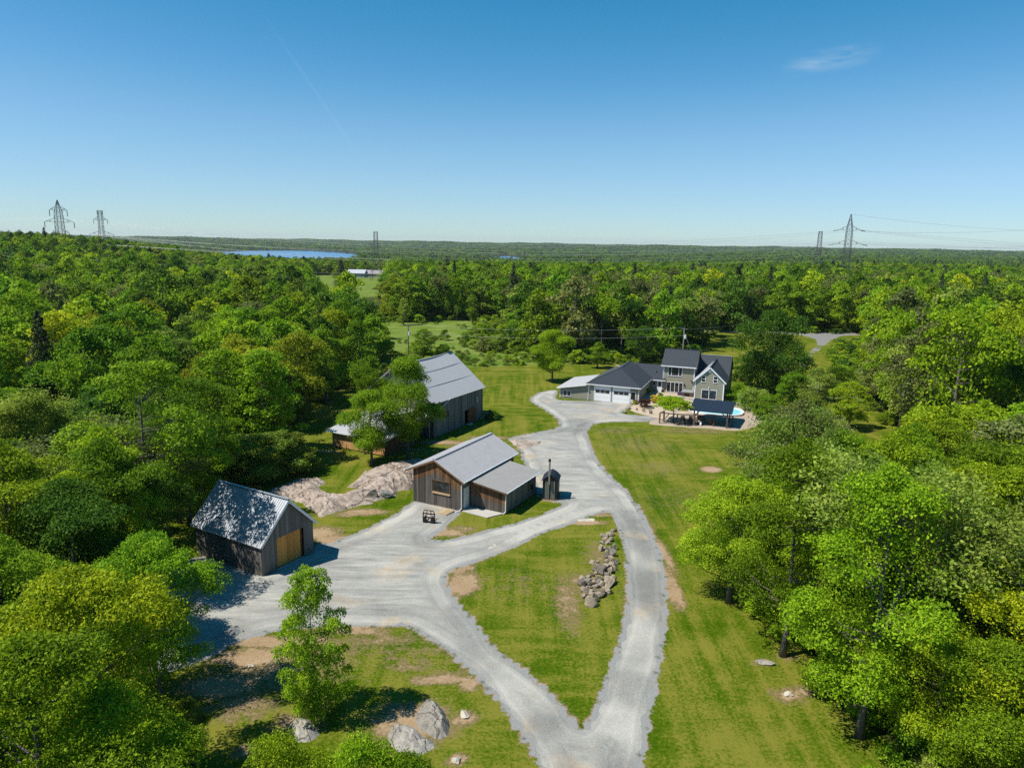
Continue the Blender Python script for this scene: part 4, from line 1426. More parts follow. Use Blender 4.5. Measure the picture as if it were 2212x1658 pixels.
def house():
    t = thing('farmhouse', 'beige sided farmhouse with charcoal metal roofs, double garage and front gable', 'house', (*HO, 0), HR)
    T = .5
    fr = (0, -1)
    # --- garage wing
    gv = .55
    lap_wall(t, (0, gv), (1, 0), fr, [(0, 0), (8.28, 0), (8.28, 2.85), (0, 2.85)])
    lap_wall(t, (8.28, gv), (0, 1), (1, 0), [(0, 0), (9.3, 0), (9.3, 2.85), (0, 2.85)])
    lap_wall(t, (0, 12.4), (0, -1), (-1, 0), [(0, 0), (11.85, 0), (11.85, 2.85), (0, 2.85)])
    e = .38
    A, Bq, Cq, Dq = (-e, gv - e, 2.82), (8.28 + e, gv - e, 2.82), (8.28 + e, 12.8, 2.82), (-e, 12.8, 2.82)
    R1, R2 = (4.14, 5.2, 5.0), (4.14, 12.8, 5.0)
    slope(t, [A, Bq, R1], ROOF_DARK, .25)
    slope(t, [Bq, Cq, R2, R1], ROOF_DARK, .25)
    slope(t, [Dq, A, R1, R2], ROOF_DARK, .25)
    b = B()
    for p, q in ((A, R1), (Bq, R1), (R1, R2)):
        b.bar(Vector(p) + Vector((0, 0, .03)), Vector(q) + Vector((0, 0, .03)), .16, .05)
    b.build('ridge_cap', ROOF_DARK, t)
    b = B()
    b.bar((A[0], A[1] - .02, 2.72), (Bq[0], A[1] - .02, 2.72), .05, .15)
    b.bar((Bq[0] + .02, A[1], 2.72), (Bq[0] + .02, 8.9, 2.72), .05, .15)
    b.build('gutter', GUTTER, t)
    F = ((0, gv), (1, 0), fr)
    for s in (-.02, 8.18):
        fbox(*F, s, s + .12, 0, 2.78, .0, .05).build('corner_board', WHITE, t)
    downspout(t, [(-.05, gv - .35, 2.7), (-.05, gv - .1, 2.5), (-.05, gv - .1, .15), (-.05, gv - .3, .05)], .09)
    for s0, s1 in ((1.0, 3.62), (4.08, 6.75)):
        b = B()
        fbox(*F, s0 - .1, s0, 0, 2.72, .0, .05, b)
        fbox(*F, s1, s1 + .1, 0, 2.72, .0, .05, b)
        fbox(*F, s0, s1, 2.62, 2.72, .0, .05, b)
        d = b.build('garage_door', WHITE, t)
        for i in range(4):
            z0, z1 = .02 + i * .65, .02 + (i + 1) * .65 - .02
            pn = fbox(*F, s0, s1, z0, z1, .005, .035).build('door_panel', DOORWHITE, d)
        for k in range(3):
            wdt = (s1 - s0 - .2) / 3
            fbox(*F, s0 + .1 + k * wdt + .03, s0 + .1 + (k + 1) * wdt - .03, 1.38, 1.90, .036, .042).build('pane', GLASS, d)
    d = fbox(*F, 7.0, 7.72, .02, 1.95, .0, .02).build('door', DARKIN, t, 'side doorway with its inner shade painted on a dark panel')  # dark panel on the wall paints the shade of an open doorway
    b = B()
    fbox(*F, 6.92, 7.0, 0, 2.02, .0, .05, b)
    fbox(*F, 7.72, 7.80, 0, 2.02, .0, .05, b)
    fbox(*F, 7.0, 7.72, 1.95, 2.02, .0, .05, b)
    b.build('door_frame', WHITE, d)
    # --- low shed-roofed bay left of the garage
    lp = [(0, .12), (4.85, .12), (4.85, 2.45), (0, 1.78)]
    lap_wall(t, (-4.9, gv - .1), (1, 0), fr, lp)
    B().box(-4.85, -.05, gv - .09, gv + .1, 0, .14).build('footing', CONCRETE, t)
    lap_wall(t, (-4.9, 10.0), (0, -1), (-1, 0), [(0, .1), (9.5, .1), (9.5, 1.75), (0, 1.75)])
    slope(t, [(-5.35, 10.1, 1.74), (-5.35, gv - .55, 1.74), (-.32, gv - .55, 2.66), (-.32, 10.1, 2.66)], ROOF_BARN, .3, label='pale metal roof of the low side bay')
    b = B()
    b.bar((-5.35, gv - .57, 1.66), (-.3, gv - .57, 2.57), .04, .15)
    b.bar((-5.38, gv - .55, 1.66), (-5.38, 10.1, 1.66), .04, .13)
    fbox((-4.9, gv - .1), (1, 0), fr, -.02, .1, .05, 1.72, 0, .05, b)
    b.build('fascia', WHITE, t)
    window(t, ((-4.9, gv - .1), (1, 0), fr), .52, 1.95, .32, 1.32, 2)
    # --- link between garage and house
    bv = 9.85
    lap_wall(t, (8.28, bv), (1, 0), fr, [(0, 0), (2.3, 0), (2.3, 2.8), (0, 2.8)])
    slope(t, [(8.0, bv - .45, 2.66), (10.9, bv - .45, 2.66), (10.3, 13.3, 4.62), (4.2, 13.3, 4.62), (4.6, 12.8, 4.36)], ROOF_DARK, .25)
    slope(t, [(10.9, 16.6, 2.66), (4.2, 16.6, 2.66), (4.2, 13.3, 4.62), (10.3, 13.3, 4.62)], ROOF_DARK, .3)
    b = B()
    b.bar((8.5, bv - .48, 2.58), (10.95, bv - .48, 2.58), .06, .14)
    b.build('gutter', GUTTER, t)
    F3 = ((8.28, bv), (1, 0), fr)
    window(t, F3, .42, 1.02, 1.55, 2.40, 1, 1)
    d = fbox(*F3, 1.28, 1.98, T + .04, 2.42, .0, .05).build('door', DOORWHITE, t, 'white entry door with glazed top')
    fbox(*F3, 1.42, 1.86, 1.5, 2.28, .051, .06).build('pane', GLASS, d)
    B().tube([hv for hv in [(8.28 + 1.36, bv - .05, 1.45), (8.28 + 1.36, bv - .12, 1.45)]], .03, 6).build('handle', BLACK, d)
    b = B()
    fbox(*F3, 1.2, 1.28, T, 2.5, 0, .06, b)
    fbox(*F3, 1.98, 2.06, T, 2.5, 0, .06, b)
    fbox(*F3, 1.28, 1.98, 2.42, 2.5, 0, .06, b)
    b.build('door_frame', WHITE, d)
    B().tube([(9.05, 11.2, 3.4), (9.05, 11.2, 4.0)], .06, 8).build('vent_pipe', BLACK, t)
    # --- two-storey block
    mv, u0, u1 = 10.0, 10.45, 15.6
    lap_wall(t, (u0, mv), (1, 0), fr, [(0, 0), (u1 - u0, 0), (u1 - u0, 5.3), (0, 5.3)])
    gab = [(0, 0), (6.6, 0), (6.6, 5.3), (3.3, 7.45), (0, 5.3)]
    lap_wall(t, (u0, mv + 6.6), (0, -1), (-1, 0), gab)
    lap_wall(t, (u1, mv), (0, 1), (1, 0), gab)
    ra, rb = u0 - .45, u1 + .28
    rv, rzz = mv + 3.3, 7.62
    slope(t, [(ra, mv - .42, 5.22), (rb, mv - .42, 5.22), (rb, rv, rzz), (ra, rv, rzz)], ROOF_DARK, .22)
    slope(t, [(rb, mv + 7.0, 5.22), (ra, mv + 7.0, 5.22), (ra, rv, rzz), (rb, rv, rzz)], ROOF_DARK, .3)
    b = B()
    b.bar((ra, rv, rzz + .03), (rb, rv, rzz + .03), .24, .05)
    b.build('ridge_cap', ROOF_DARK, t)
    b = B()
    b.bar((ra, mv - .45, 5.13), (rb, mv - .45, 5.13), .06, .16)
    for x in (ra + .012, rb - .012):
        b.bar((x, mv - .42, 5.12), (x, rv, rzz - .1), .024, .18)
    b.build('fascia', WHITE, t)
    F4 = ((u0, mv), (1, 0), fr)
    fbox(*F4, -.04, .12, 0, 5.1, 0, .05).build('corner_board', WHITE, t)
    fbox(*F4, u1 - u0 - .14, u1 - u0 + .02, 0, 5.1, 0, .05).build('corner_board', WHITE, t)
    downspout(t, [(u0 - .2, mv - .4, 5.1), (u0 - .06, mv - .08, 4.9), (u0 - .06, mv - .08, 2.9)], .09)
    # arched triple window
    w3 = window(t, F4, .72, 3.12, 3.45, 5.02, 3, 1, .08, splits=[1.32, 2.52])
    b = B()
    pts = [(10.45 + 1.92 + .58 * math.cos(a), mv - .05, 4.94 + .2 * math.sin(a)) for a in np.linspace(0, math.pi, 9)]
    for p, q in zip(pts[:-1], pts[1:]):
        b.bar(p, q, .05, .05)
    b.build('arch', WHITE, w3)
    window(t, F4, .6, 3.35, T + .12, 2.42, 4, 1, .07, name='patio_door')
    b = B().box(u0 + 3.52, u0 + 3.66, mv - .16, mv - .02, 1.9, 2.25)
    b.build('wall_lamp', BLACK, t)
    # --- front gable wing
    wv, x0, x1, ez, pz = 7.0, 16.1, 20.72, 3.72, 5.86
    xc = (x0 + x1) / 2
    prof = [(0, 0), (x1 - x0, 0), (x1 - x0, ez), ((x1 - x0) / 2, pz), (0, ez)]
    lap_wall(t, (x0, wv), (1, 0), fr, prof)
    lap_wall(t, (x1, wv), (0, 1), (1, 0), [(0, 0), (10, 0), (10, ez), (0, ez)])
    lap_wall(t, (x0, wv + 6), (0, -1), (-1, 0), [(0, 0), (6, 0), (6, ez), (0, ez)])
    o, f = .30, .28
    sl = (pz - ez) / (xc - x0)
    zE = ez - sl * o
    yb = 16.4
    slope(t, [(x1 + o, wv - f, zE + .08), (x1 + o, 13.2, zE + .08), (xc, yb, pz + .08), (xc, wv - f, pz + .08)], ROOF_DARK, .25)
    slope(t, [(x0 - o, 13.2, zE + .08), (x0 - o, wv - f, zE + .08), (xc, wv - f, pz + .08), (xc, yb, pz + .08)], ROOF_GALV, .22, label='front gable slope with sunlight painted as a silver colour')  # silver roofing here puts the sunlight on this slope into its colour
    b = B()
    b.bar((xc, wv - f, pz + .12), (xc, yb, pz + .12), .22, .06)
    b.build('ridge_cap', ROOF_DARK, t)
    b = B()
    for s in (x0 - o, x1 + o):
        b.bar((s, wv - f + .012, zE - .02), (xc, wv - f + .012, pz - .02), .03, .2)
    b.bar((x1 + o, wv - f, zE - .04), (x1 + o, 13.2, zE - .04), .05, .14)
    b.build('fascia', WHITE, t)
    F5 = ((x0, wv), (1, 0), fr)
    fbox(*F5, -.03, .14, 0, ez - .15, 0, .05).build('corner_board', WHITE, t)
    fbox(*F5, x1 - x0 - .14, x1 - x0 + .03, 0, ez - .15, 0, .05).build('corner_board', WHITE, t)
    window(t, F5, .98, 1.70, 3.36, 4.5, 1, 2)
    window(t, F5, 2.85, 3.57, 3.36, 4.5, 1, 2)
    window(t, F5, 1.1, 3.55, T + .1, 2.2, 2, 1, .08, name='patio_door')
    b = B()
    b.tube([(xc - .02, wv - .02, 5.22), (xc - .02, wv - .07, 5.22)], .24, 18)
    b.build('gable_vent', WHITE, t)
    B().box(xc - .12, xc + .02, wv - .2, wv - .02, 2.42, 2.62).build('wall_lamp', WHITE, t)
    # --- back block behind the gable
    bb0, bb1 = 15.3, 21.0
    slope(t, [(bb0 + .3, 12.3, 3.45), (bb1, 12.3, 3.45), (bb1, 16.9, 6.42), (bb0 + .3, 16.9, 6.42)], ROOF_DARK, .3)
    slope(t, [(bb1, 21.5, 3.45), (bb0, 21.5, 3.45), (bb0, 16.9, 6.42), (bb1, 16.9, 6.42)], ROOF_DARK, .3)
    b = B()
    b.bar((bb0 + .3, 16.9, 6.46), (bb1, 16.9, 6.46), .26, .06)
    b.build('ridge_cap', ROOF_GALV, t)
    lap_wall(t, (bb1 - .2, 12.6), (0, 1), (1, 0), [(0, 0), (8.6, 0), (8.6, 3.4), (4.3, 6.2), (0, 3.4)])
    # planter shelf
    B().box(15.05, 15.95, 9.2, 9.9, 2.85, 3.0).build('shelf', BEAM_WOOD, t)
    # satellite dish on the garage ridge
    b = B()
    b.tube([(3.6, 6.2, 4.7), (3.4, 6.0, 5.15)], .025, 6)
    b.bar((3.15, 5.9, 5.2), (3.75, 6.0, 5.05), .06, .12)
    b.build('antenna', WHITE, t)
    return t


house()

# ---------------------------------------------------------------- terrace, rock garden, pool
SAND = MT('sandy_terrace')
p_ = SAND.pos()
sf = SAND.math('ADD', SAND.math('MULTIPLY', SAND.noise(p_, .8, 5, .6), .6), SAND.math('MULTIPLY', SAND.noise(p_, 9, 4, .8), .4))
SANDM = SAND.fin(SAND.ramp(sf, [(.3, (.34, .26, .18)), (.55, (.46, .37, .27)), (.75, (.55, .46, .36))]), .95, 0, .2)
SAND.bump(sf, .5, .06)
PAVE = MT('tan_paving')
pv = PAVE.pos()
bk = PAVE.node('ShaderNodeTexBrick')
PAVE.set(bk.inputs['Vector'], PAVE.mapv(pv, (1, 1, 1), (0, 0, -HR)))
bk.inputs['Scale'].default_value = 2.2
bk.inputs['Color1'].default_value = (.33, .265, .195, 1)
bk.inputs['Color2'].default_value = (.40, .32, .24, 1)
bk.inputs['Mortar'].default_value = (.28, .21, .15, 1)
PAVEM = PAVE.fin(PAVE.mix(PAVE.noise(pv, 2, 4), bk.outputs[0], (.38, .31, .24), 'MIX'), .9, 0, .2)


def uvpoly(pts, jit=.12, seed=0, step=.5):
    return smooth_poly([hw(*p)[:2] for p in pts], step, jit, seed)


def terz(x, y):
    dx, dy = x - HO[0], y - HO[1]
    v = -dx * math.sin(HR) + dy * math.cos(HR)
    return gz(x, y) + .03 + .50 * float(sst(v, -3.0, 4.2)) + .02 * mnoise.noise((x * 2, y * 2, 0))


GARDEN = uvpoly([(8.15, 9.8), (8.32, 4), (8.32, 1.3), (7.9, .2), (7.4, -2.2), (8.2, -4.2), (11.0, -6.2), (13.2, -7.3), (15.0, -6.5), (16.4, -4.0), (17.0, 0), (16.6, 5.0), (16.2, 7.2), (16.2, 9.6), (12, 10.3)], .08, 3)
g_ = flat_sheet('rock_garden_terrace', GARDEN, [], SANDM, 0, .7, zfun=terz)
POOLPAD = uvpoly([(12.3, -11.1), (16, -11.0), (20, -10.2), (24.5, -9.3), (27, -4), (27.5, 4), (24.5, 6.6), (17.5, 5.2), (16.2, 0), (14.8, -5.2), (12.4, -8.0)], .08, 6)
flat_sheet('pool_patio', POOLPAD, [], PAVEM, .05, .8)


def deck_part():
    b = B()
    b.hexa([hw(16.0, 5.3, 0), hw(22.2, 5.3, 0), hw(22.2, 7.05, 0), hw(16.0, 7.05, 0), hw(16.0, 5.3, .56), hw(22.2, 5.3, .56), hw(22.2, 7.05, .56), hw(16.0, 7.05, .56)])
    o = b.build('terrace_deck', CONCRETE)
    tag(o, kind='structure')


deck_part()
t = thing('terrace_rail', 'long pale low rail along the terrace edge below the front gable', 'railing', hw(13.4, 7.6), HR)
B().bar((0, 0, .62), (2.6, -1.6, .64), .16, .12).build('rail', CONCRETE, t)
B().bar((2.6, -2.2, .72), (9.6, -2.2, .76), .14, .12).build('rail', CONCRETE, t)
B().bar((9.6, -2.2, .76), (12.8, -3.2, .7), .12, .1).build('rail', CONCRETE, t)
for x, y in ((0, 0), (2.6, -1.6), (2.62, -2.2), (6, -2.2), (9.6, -2.2), (12.7, -3.17)):
    B().box(x - .06, x + .06, y - .06, y + .06, 0, .64).build('post', CONCRETE, t)

# the pool: an oval of pale rim, liner and water
pt = thing('swimming_pool', 'oval blue swimming pool with white rim below the house', 'pool', hw(20.2, 1.1), HR)
n = 48


def oval(a, b_, z):
    return [(a * math.copysign(abs(math.cos(t)) ** .8, math.cos(t)), b_ * math.copysign(abs(math.sin(t)) ** .8, math.sin(t)), z) for t in [2 * math.pi * i / n for i in range(n)]]


def ring(name, mat, rings, cap=False):
    vs, fs = [], []
    for r in rings:
        vs += r
    for k in range(len(rings) - 1):
        fs += [(k * n + i, k * n + (i + 1) % n, (k + 1) * n + (i + 1) % n, (k + 1) * n + i) for i in range(n)]
    if cap:
        fs.append(tuple(range((len(rings) - 1) * n, len(rings) * n)))
    b = B()
    b.add(vs, fs)
    return b.build(name, mat, pt)


ring('rim', WHITE, [oval(4.15, 3.15, .0), oval(4.15, 3.15, .34), oval(3.85, 2.85, .34), oval(3.85, 2.85, .06)])
ring('liner', plain('pool_liner', (.18, .62, .75), .5, 0, .05), [oval(3.86, 2.86, .30), oval(3.84, 2.84, .085), oval(.5, .4, .08)], True)
pw = MT('pool_water')
pw.bump(pw.noise(pw.pos(), 3.0, 3), .12, .03)
ring('water', pw.fin(pw.mix(pw.noise(pw.pos(), .8, 3), (.20, .62, .74), (.30, .72, .82)), .08, 0, .5), [oval(3.855, 2.855, .24), oval(.4, .3, .24)], True)


# timber pavilion
def pavilion():
    t = thing('pavilion', 'navy metal roofed timber pavilion standing in front of the pool', 'pavilion', (*HO, 0), HR)
    u0, u1, v0, v1, z0, z1 = 17.55, 23.4, -9.35, -4.5, 2.28, 3.02
    slope(t, [(u0, v0, z0), (u1, v0, z0), (u1, v1, z1), (u0, v1, z1)], ROOF_NAVY, .28)
    slope(t, [(u1, v1 + 1.5, z0 + .3), (u0, v1 + 1.5, z0 + .3), (u0, v1, z1), (u1, v1, z1)], ROOF_NAVY, .28)
    zf = lambda v: z0 + (z1 - z0) * (v - v0) / (v1 - v0)
    for u in (18.2, 22.75):
        for v in (-9.0, -4.7):
            B().box(u - .09, u + .09, v - .09, v + .09, 0, zf(v) - .2).build('post', BEAM_WOOD, t)
            B().bar((u, v, zf(v) - .9), (u + (.7 if u < 20 else -.7), v, zf(v) - .22), .1, .1).build('brace', BEAM_WOOD, t)
    for v in (-9.0, -4.7):
        B().bar((u0 + .1, v, zf(v) - .14), (u1 - .1, v, zf(v) - .14), .12, .14).build('beam', BEAM_WOOD, t)
    for u in (u0 + .12, u1 - .12):
        B().bar((u, v0 + .1, zf(v0 + .1) - .12), (u, v1, z1 - .12), .07, .12).build('rafter', BEAM_WOOD, t)


pavilion()


def pergola():
    t = thing('pergola_fence', 'low open timber pergola along the patio edge below the house', 'pergola', (*HO, 0), HR)
    line = [(13.55, -10.1), (16.0, -9.85), (18.3, -9.35), (20.9, -8.55), (23.4, -7.6)]
    for k, (u, v) in enumerate(line):
        w_ = .13 if k in (2,) else .09
        B().box(u - w_, u + w_, v - w_, v + w_, 0, 1.55 if k != 2 else 1.75).build('post', BEAM_WOOD, t)
    for a, b_ in zip(line[:-1], line[1:]):
        B().bar((*a, 1.58), (*b_, 1.58), .22, .1).build('beam', BEAM_WOOD, t)
        B().bar((a[0], a[1] + .5, 1.48), (b_[0], b_[1] + .5, 1.48), .12, .08).build('beam', BEAM_WOOD, t)
    B().bar((13.9, -9.9, .25), (14.8, -9.8, 1.5), .1, .1).build('brace', BEAM_WOOD, t)
    B().bar((14.1, -9.7, .15), (15.6, -9.7, 1.45), .1, .1).build('brace', BEAM_WOOD, t)
    B().bar((13.55, -10.1, 1.52), (13.9, -8.6, 1.52), .14, .1).build('beam', BEAM_WOOD, t)
    B().box(13.8, 14.0, -8.7, -8.5, 0, 1.5).build('post', BEAM_WOOD, t)


pergola()


def chair(u, v, rz, label):
    x, y, _ = hw(u, v)
    t = thing('patio_chair', label, 'chair', (x, y, .08), HR + rz, 'slatted patio chairs under the pergola')
    for sx in (-.28, .28):
        B().bar((sx, -.35, 0), (sx, -.3, .55), .07, .09).build('leg', BEAM_WOOD, t)
        B().bar((sx, .3, 0), (sx, .25, .5), .07, .09).build('leg', BEAM_WOOD, t)
        B().bar((sx, -.42, .57), (sx, .38, .57), .13, .035).build('armrest', BEAM_WOOD, t)
    B().hexa([(-.3, -.36, .36), (.3, -.36, .36), (.3, .25, .26), (-.3, .25, .26), (-.3, -.36, .40), (.3, -.36, .40), (.3, .25, .30), (-.3, .25, .30)]).build('seat', BEAM_WOOD, t)
    bk_ = B()
    for k in range(5):
        x0 = -.28 + k * .115
        bk_.hexa([(x0, .22, .3), (x0 + .1, .22, .3), (x0 + .1, .25, .3), (x0, .25, .3), (x0, .5, 1.08), (x0 + .1, .5, 1.08), (x0 + .1, .53, 1.08), (x0, .53, 1.08)])
    bk_.build('backrest', BEAM_WOOD, t)


chair(16.7, -9.0, rad(15), 'dark slatted patio chair, left one between two pergola posts')
chair(17.6, -8.7, rad(-10), 'dark slatted patio chair next to the thick pergola post')
chair(20.5, -8.0, rad(150), 'pale backed patio chair right of the grill')


def grill():
    x, y, _ = hw(19.15, -8.5)
    t = thing('barbecue_grill', 'black barbecue grill on the patio behind the pergola rail', 'grill', (x, y, .08), HR)
    for sx in (-.45, .45):
        for sy in (-.22, .22):
            B().box(sx - .03, sx + .03, sy - .03, sy + .03, 0, .75).build('leg', BLACK, t)
    B().box(-.5, .5, -.27, .27, .18, .24).build('shelf', BLACK, t)
    B().box(-.5, .5, -.28, .28, .7, .95).build('firebox', BLACK, t)
    b = B()
    b.hexa([(-.5, -.28, .96), (.5, -.28, .96), (.5, .28, .96), (-.5, .28, .96), (-.46, -.1, 1.25), (.46, -.1, 1.25), (.46, .24, 1.25), (-.46, .24, 1.25)])
    ld = b.build('lid', BLACK, t)
    B().tube([(-.35, -.32, 1.08), (.35, -.32, 1.08)], .02, 6).build('handle', STEEL, ld)
    B().box(-.85, -.52, -.25, .25, .86, .9).build('side_shelf', STEEL, t)
    x, y, _ = hw(19.2, -9.05)
    g = thing('propane_tank', 'small white propane tank standing in front of the grill', 'tank', (x, y, .08), HR)
    B().tube([(0, 0, 0), (0, 0, .06), (0, 0, .36), (0, 0, .44)], [.11, .15, .15, .07], 12).build('cylinder', WHITE, g, smooth=True)
    B().tube([(0, 0, .44), (0, 0, .52)], .08, 10, False).build('collar', WHITE, g)


grill()


def hot_tub():
    x, y, _ = hw(14.85, 8.75)
    t = thing('hot_tub', 'brown hot tub with grey cover beside the front gable', 'hot tub', (x, y, .5), HR)
    B().box(-.95, .95, -.8, .8, 0, .72).build('cabinet', plain('tub_cabinet', (.10, .07, .05), .6), t, bevel=.05)
    B().box(-.45, .35, -.84, -.805, .12, .55).build('panel', BLACK, t)
    c = B()
    c.hexa([(-1.0, -.85, .725), (1.0, -.85, .725), (1.0, .85, .725), (-1.0, .85, .725), (-.95, -.8, .83), (.95, -.8, .83), (.9, .8, .92), (-.9, .8, .92)])
    c.build('cover', plain('tub_cover', (.24, .26, .25), .6), t, bevel=.02)
    x, y, _ = hw(13.5, 8.75)
    s = thing('storage_box', 'small purple storage box left of the hot tub', 'box', (x, y, .5), HR)
    B().box(-.3, .3, -.3, .3, 0, .45).build('body', plain('purple_plastic', (.06, .03, .10), .5), s, bevel=.03)
    B().box(-.33, .33, -.33, .33, .455, .53).build('lid', plain('purple_lid', (.09, .05, .14), .5), s, bevel=.02)


hot_tub()
for k, (q, s, lab) in enumerate([((2062 + 350, 1537), .42, 'upright tan block of stone in the sandy garden, left of two'), ((2040 + 1160 / 2.9105, 1260 + 835 / 2.9105), .38, 'dark pointed stone in the sandy garden, right of two'), ((2040 + 1010 / 2.9105, 1260 + 800 / 2.9105), .3, 'dark stone in the sandy garden below the red bush'),
                                 ((2040 + 885 / 2.9105, 1260 + 830 / 2.9105), .4, 'reddish flat stone at the gravel corner of the garden'), ((2040 + 930 / 2.9105, 1260 + 790 / 2.9105), .34, 'grey stone on the garden edge below the garage corner'), ((2040 + 960 / 2.9105, 1260 + 745 / 2.9105), .36, 'pale block on the garden edge by the garage doors')]):
    c = G(q[0] * .5758, q[1] * .5758, .15)[:2]
    if k == 0:
        c = G((2040 + 1085 / 2.9105) * .5758, (1260 + 820 / 2.9105) * .5758, .1)[:2]
    rock('garden_stone', (c[0], c[1], 0), s * .8, s * .6, s, 300 + k, [PROCK[1], PROCK[2], PROCK[2], PROCK[1], PROCK[0], PALEROCK][k], lab, 'stones set in the rock garden', .5 * k, .12, cat='stone', z0=terz(*c), sub=2)

for k, (q, sx, lab) in enumerate([((2380 + 535 / 5.181, 1280 + 990 / 5.181), .2, 'round dark pot by the patio door')]):
    c = G(q[0] * .5758, q[1] * .5758, .5)[:2]
    t = thing('flower_pot', lab, 'pot', (c[0], c[1], .52))
    B().tube([(0, 0, 0), (0, 0, .2), (0, 0, .38), (0, 0, .36)], [.13, .19, .2, .16], 12).build('pot', BLACK, t)
    B().tube([(0, 0, .3), (0, 0, .345)], .165, 12).build('soil', BROWN_WOOD, t)
q = hw(8.0, .15)
t = thing('planter', 'tall dark red planter beside the garage side doorway', 'planter', (q[0], q[1], .1))
B().tube([(0, 0, 0), (0, 0, .7), (0, 0, .68)], [.16, .25, .2], 12).build('pot', plain('dark_red_glaze', (.08, .02, .02), .4), t)
B().tube([(0, 0, .6), (0, 0, .66)], .205, 12).build('soil', BROWN_WOOD, t)


# ---------------------------------------------------------------- pallet and loader forks in the yard
def c2(x, y):
    return ((1500 + x / 3.455) * .5758, (1580 + y / 3.455) * .5758)


P0, P1 = G(*c2(480, 1195)), G(*c2(605, 1228))
pc = G(*c2(595, 1185))
t = thing('wooden_pallet', 'pale wooden pallet lying on the gravel in front of the workshop', 'pallet', (pc[0], pc[1], .04), math.atan2(P1[1] - P0[1], P1[0] - P0[0]))
for y in (-.55, 0, .55):
    B().box(-.5, .5, y - .05, y + .05, .025, .11).build('stringer', PALLET_WOOD, t)
for k in range(7):
    x = -.5 + k * .152
    B().box(x, x + .1, -.6, .6, .112, .135).build('deck_board', PALLET_WOOD, t)
for x in (-.48, -.05, .38):
    B().box(x, x + .1, -.6, .6, .0, .022).build('deck_board', PALLET_WOOD, t)

fa, fb = G(*c2(320, 1310)), G(*c2(430, 1330))
fc = (fa + fb) / 2
t = thing('loader_forks', 'black loader fork attachment with guard frame standing on the gravel yard', 'forks', (fc[0], fc[1], .03), math.atan2(fb[1] - fa[1], fb[0] - fa[0]) + rad(8))
fr_ = B()
for x in (-.55, .55):
    fr_.box(x - .04, x + .04, -.04, .04, .1, .95)
    fr_.bar((x, 0, .95), (x * .78, 0, 1.2), .06, .06)
for z in (.12, .5, .85):
    fr_.box(-.6, .6, -.05, .05, z, z + .08)
fr_.bar((-.43, 0, 1.2), (.43, 0, 1.2), .06, .06)
for x in (-.2, .2):
    fr_.box(x - .025, x + .025, -.03, .03, .55, 1.2)
fr_.build('frame', BLACK, t)
for x in (-.36, .36):
    B().box(x - .17, x + .17, -.1, -.055, .02, .5).build('plate', BLACK, t)
    f_ = B().box(x - .06, x + .06, .055, .10, .02, .7)
    f_.hexa([(x - .06, .1, .02), (x + .06, .1, .02), (x + .06, 1.2, .02), (x - .06, 1.2, .02), (x - .06, .1, .07), (x + .06, .1, .07), (x + .06, 1.2, .035), (x - .06, 1.2, .035)])
    f_.build('tine', BLACK if x < 0 else RUSTY, t)


# barrel and bush at the barn corner are set with the plants
def c3(x, y):
    return ((1200 + x / 3.16) * .5758, (1260 + y / 3.16) * .5758)


q = G(*c3(1980, 975))
t = thing('dark_bin', 'small dark bin on the grass at the far barn corner', 'bin', (q[0], q[1], 0))
B().tube([(0, 0, 0), (0, 0, .75)], [.26, .32], 12).build('body', plain('dark_plastic', (.015, .03, .02), .6), t)
B().tube([(0, 0, .75), (0, 0, .8)], .34, 12).build('rim', BLACK, t)


# ---------------------------------------------------------------- pylons, poles and wires
LAT = plain('galvanised_lattice', (.10, .105, .11), .6, .3, .2, .3)
WIREM = plain('aluminium_wire', (.42, .44, .44), .5, .3, .05, .1)
INSM = plain('insulator_glass', (.05, .05, .06), .4)


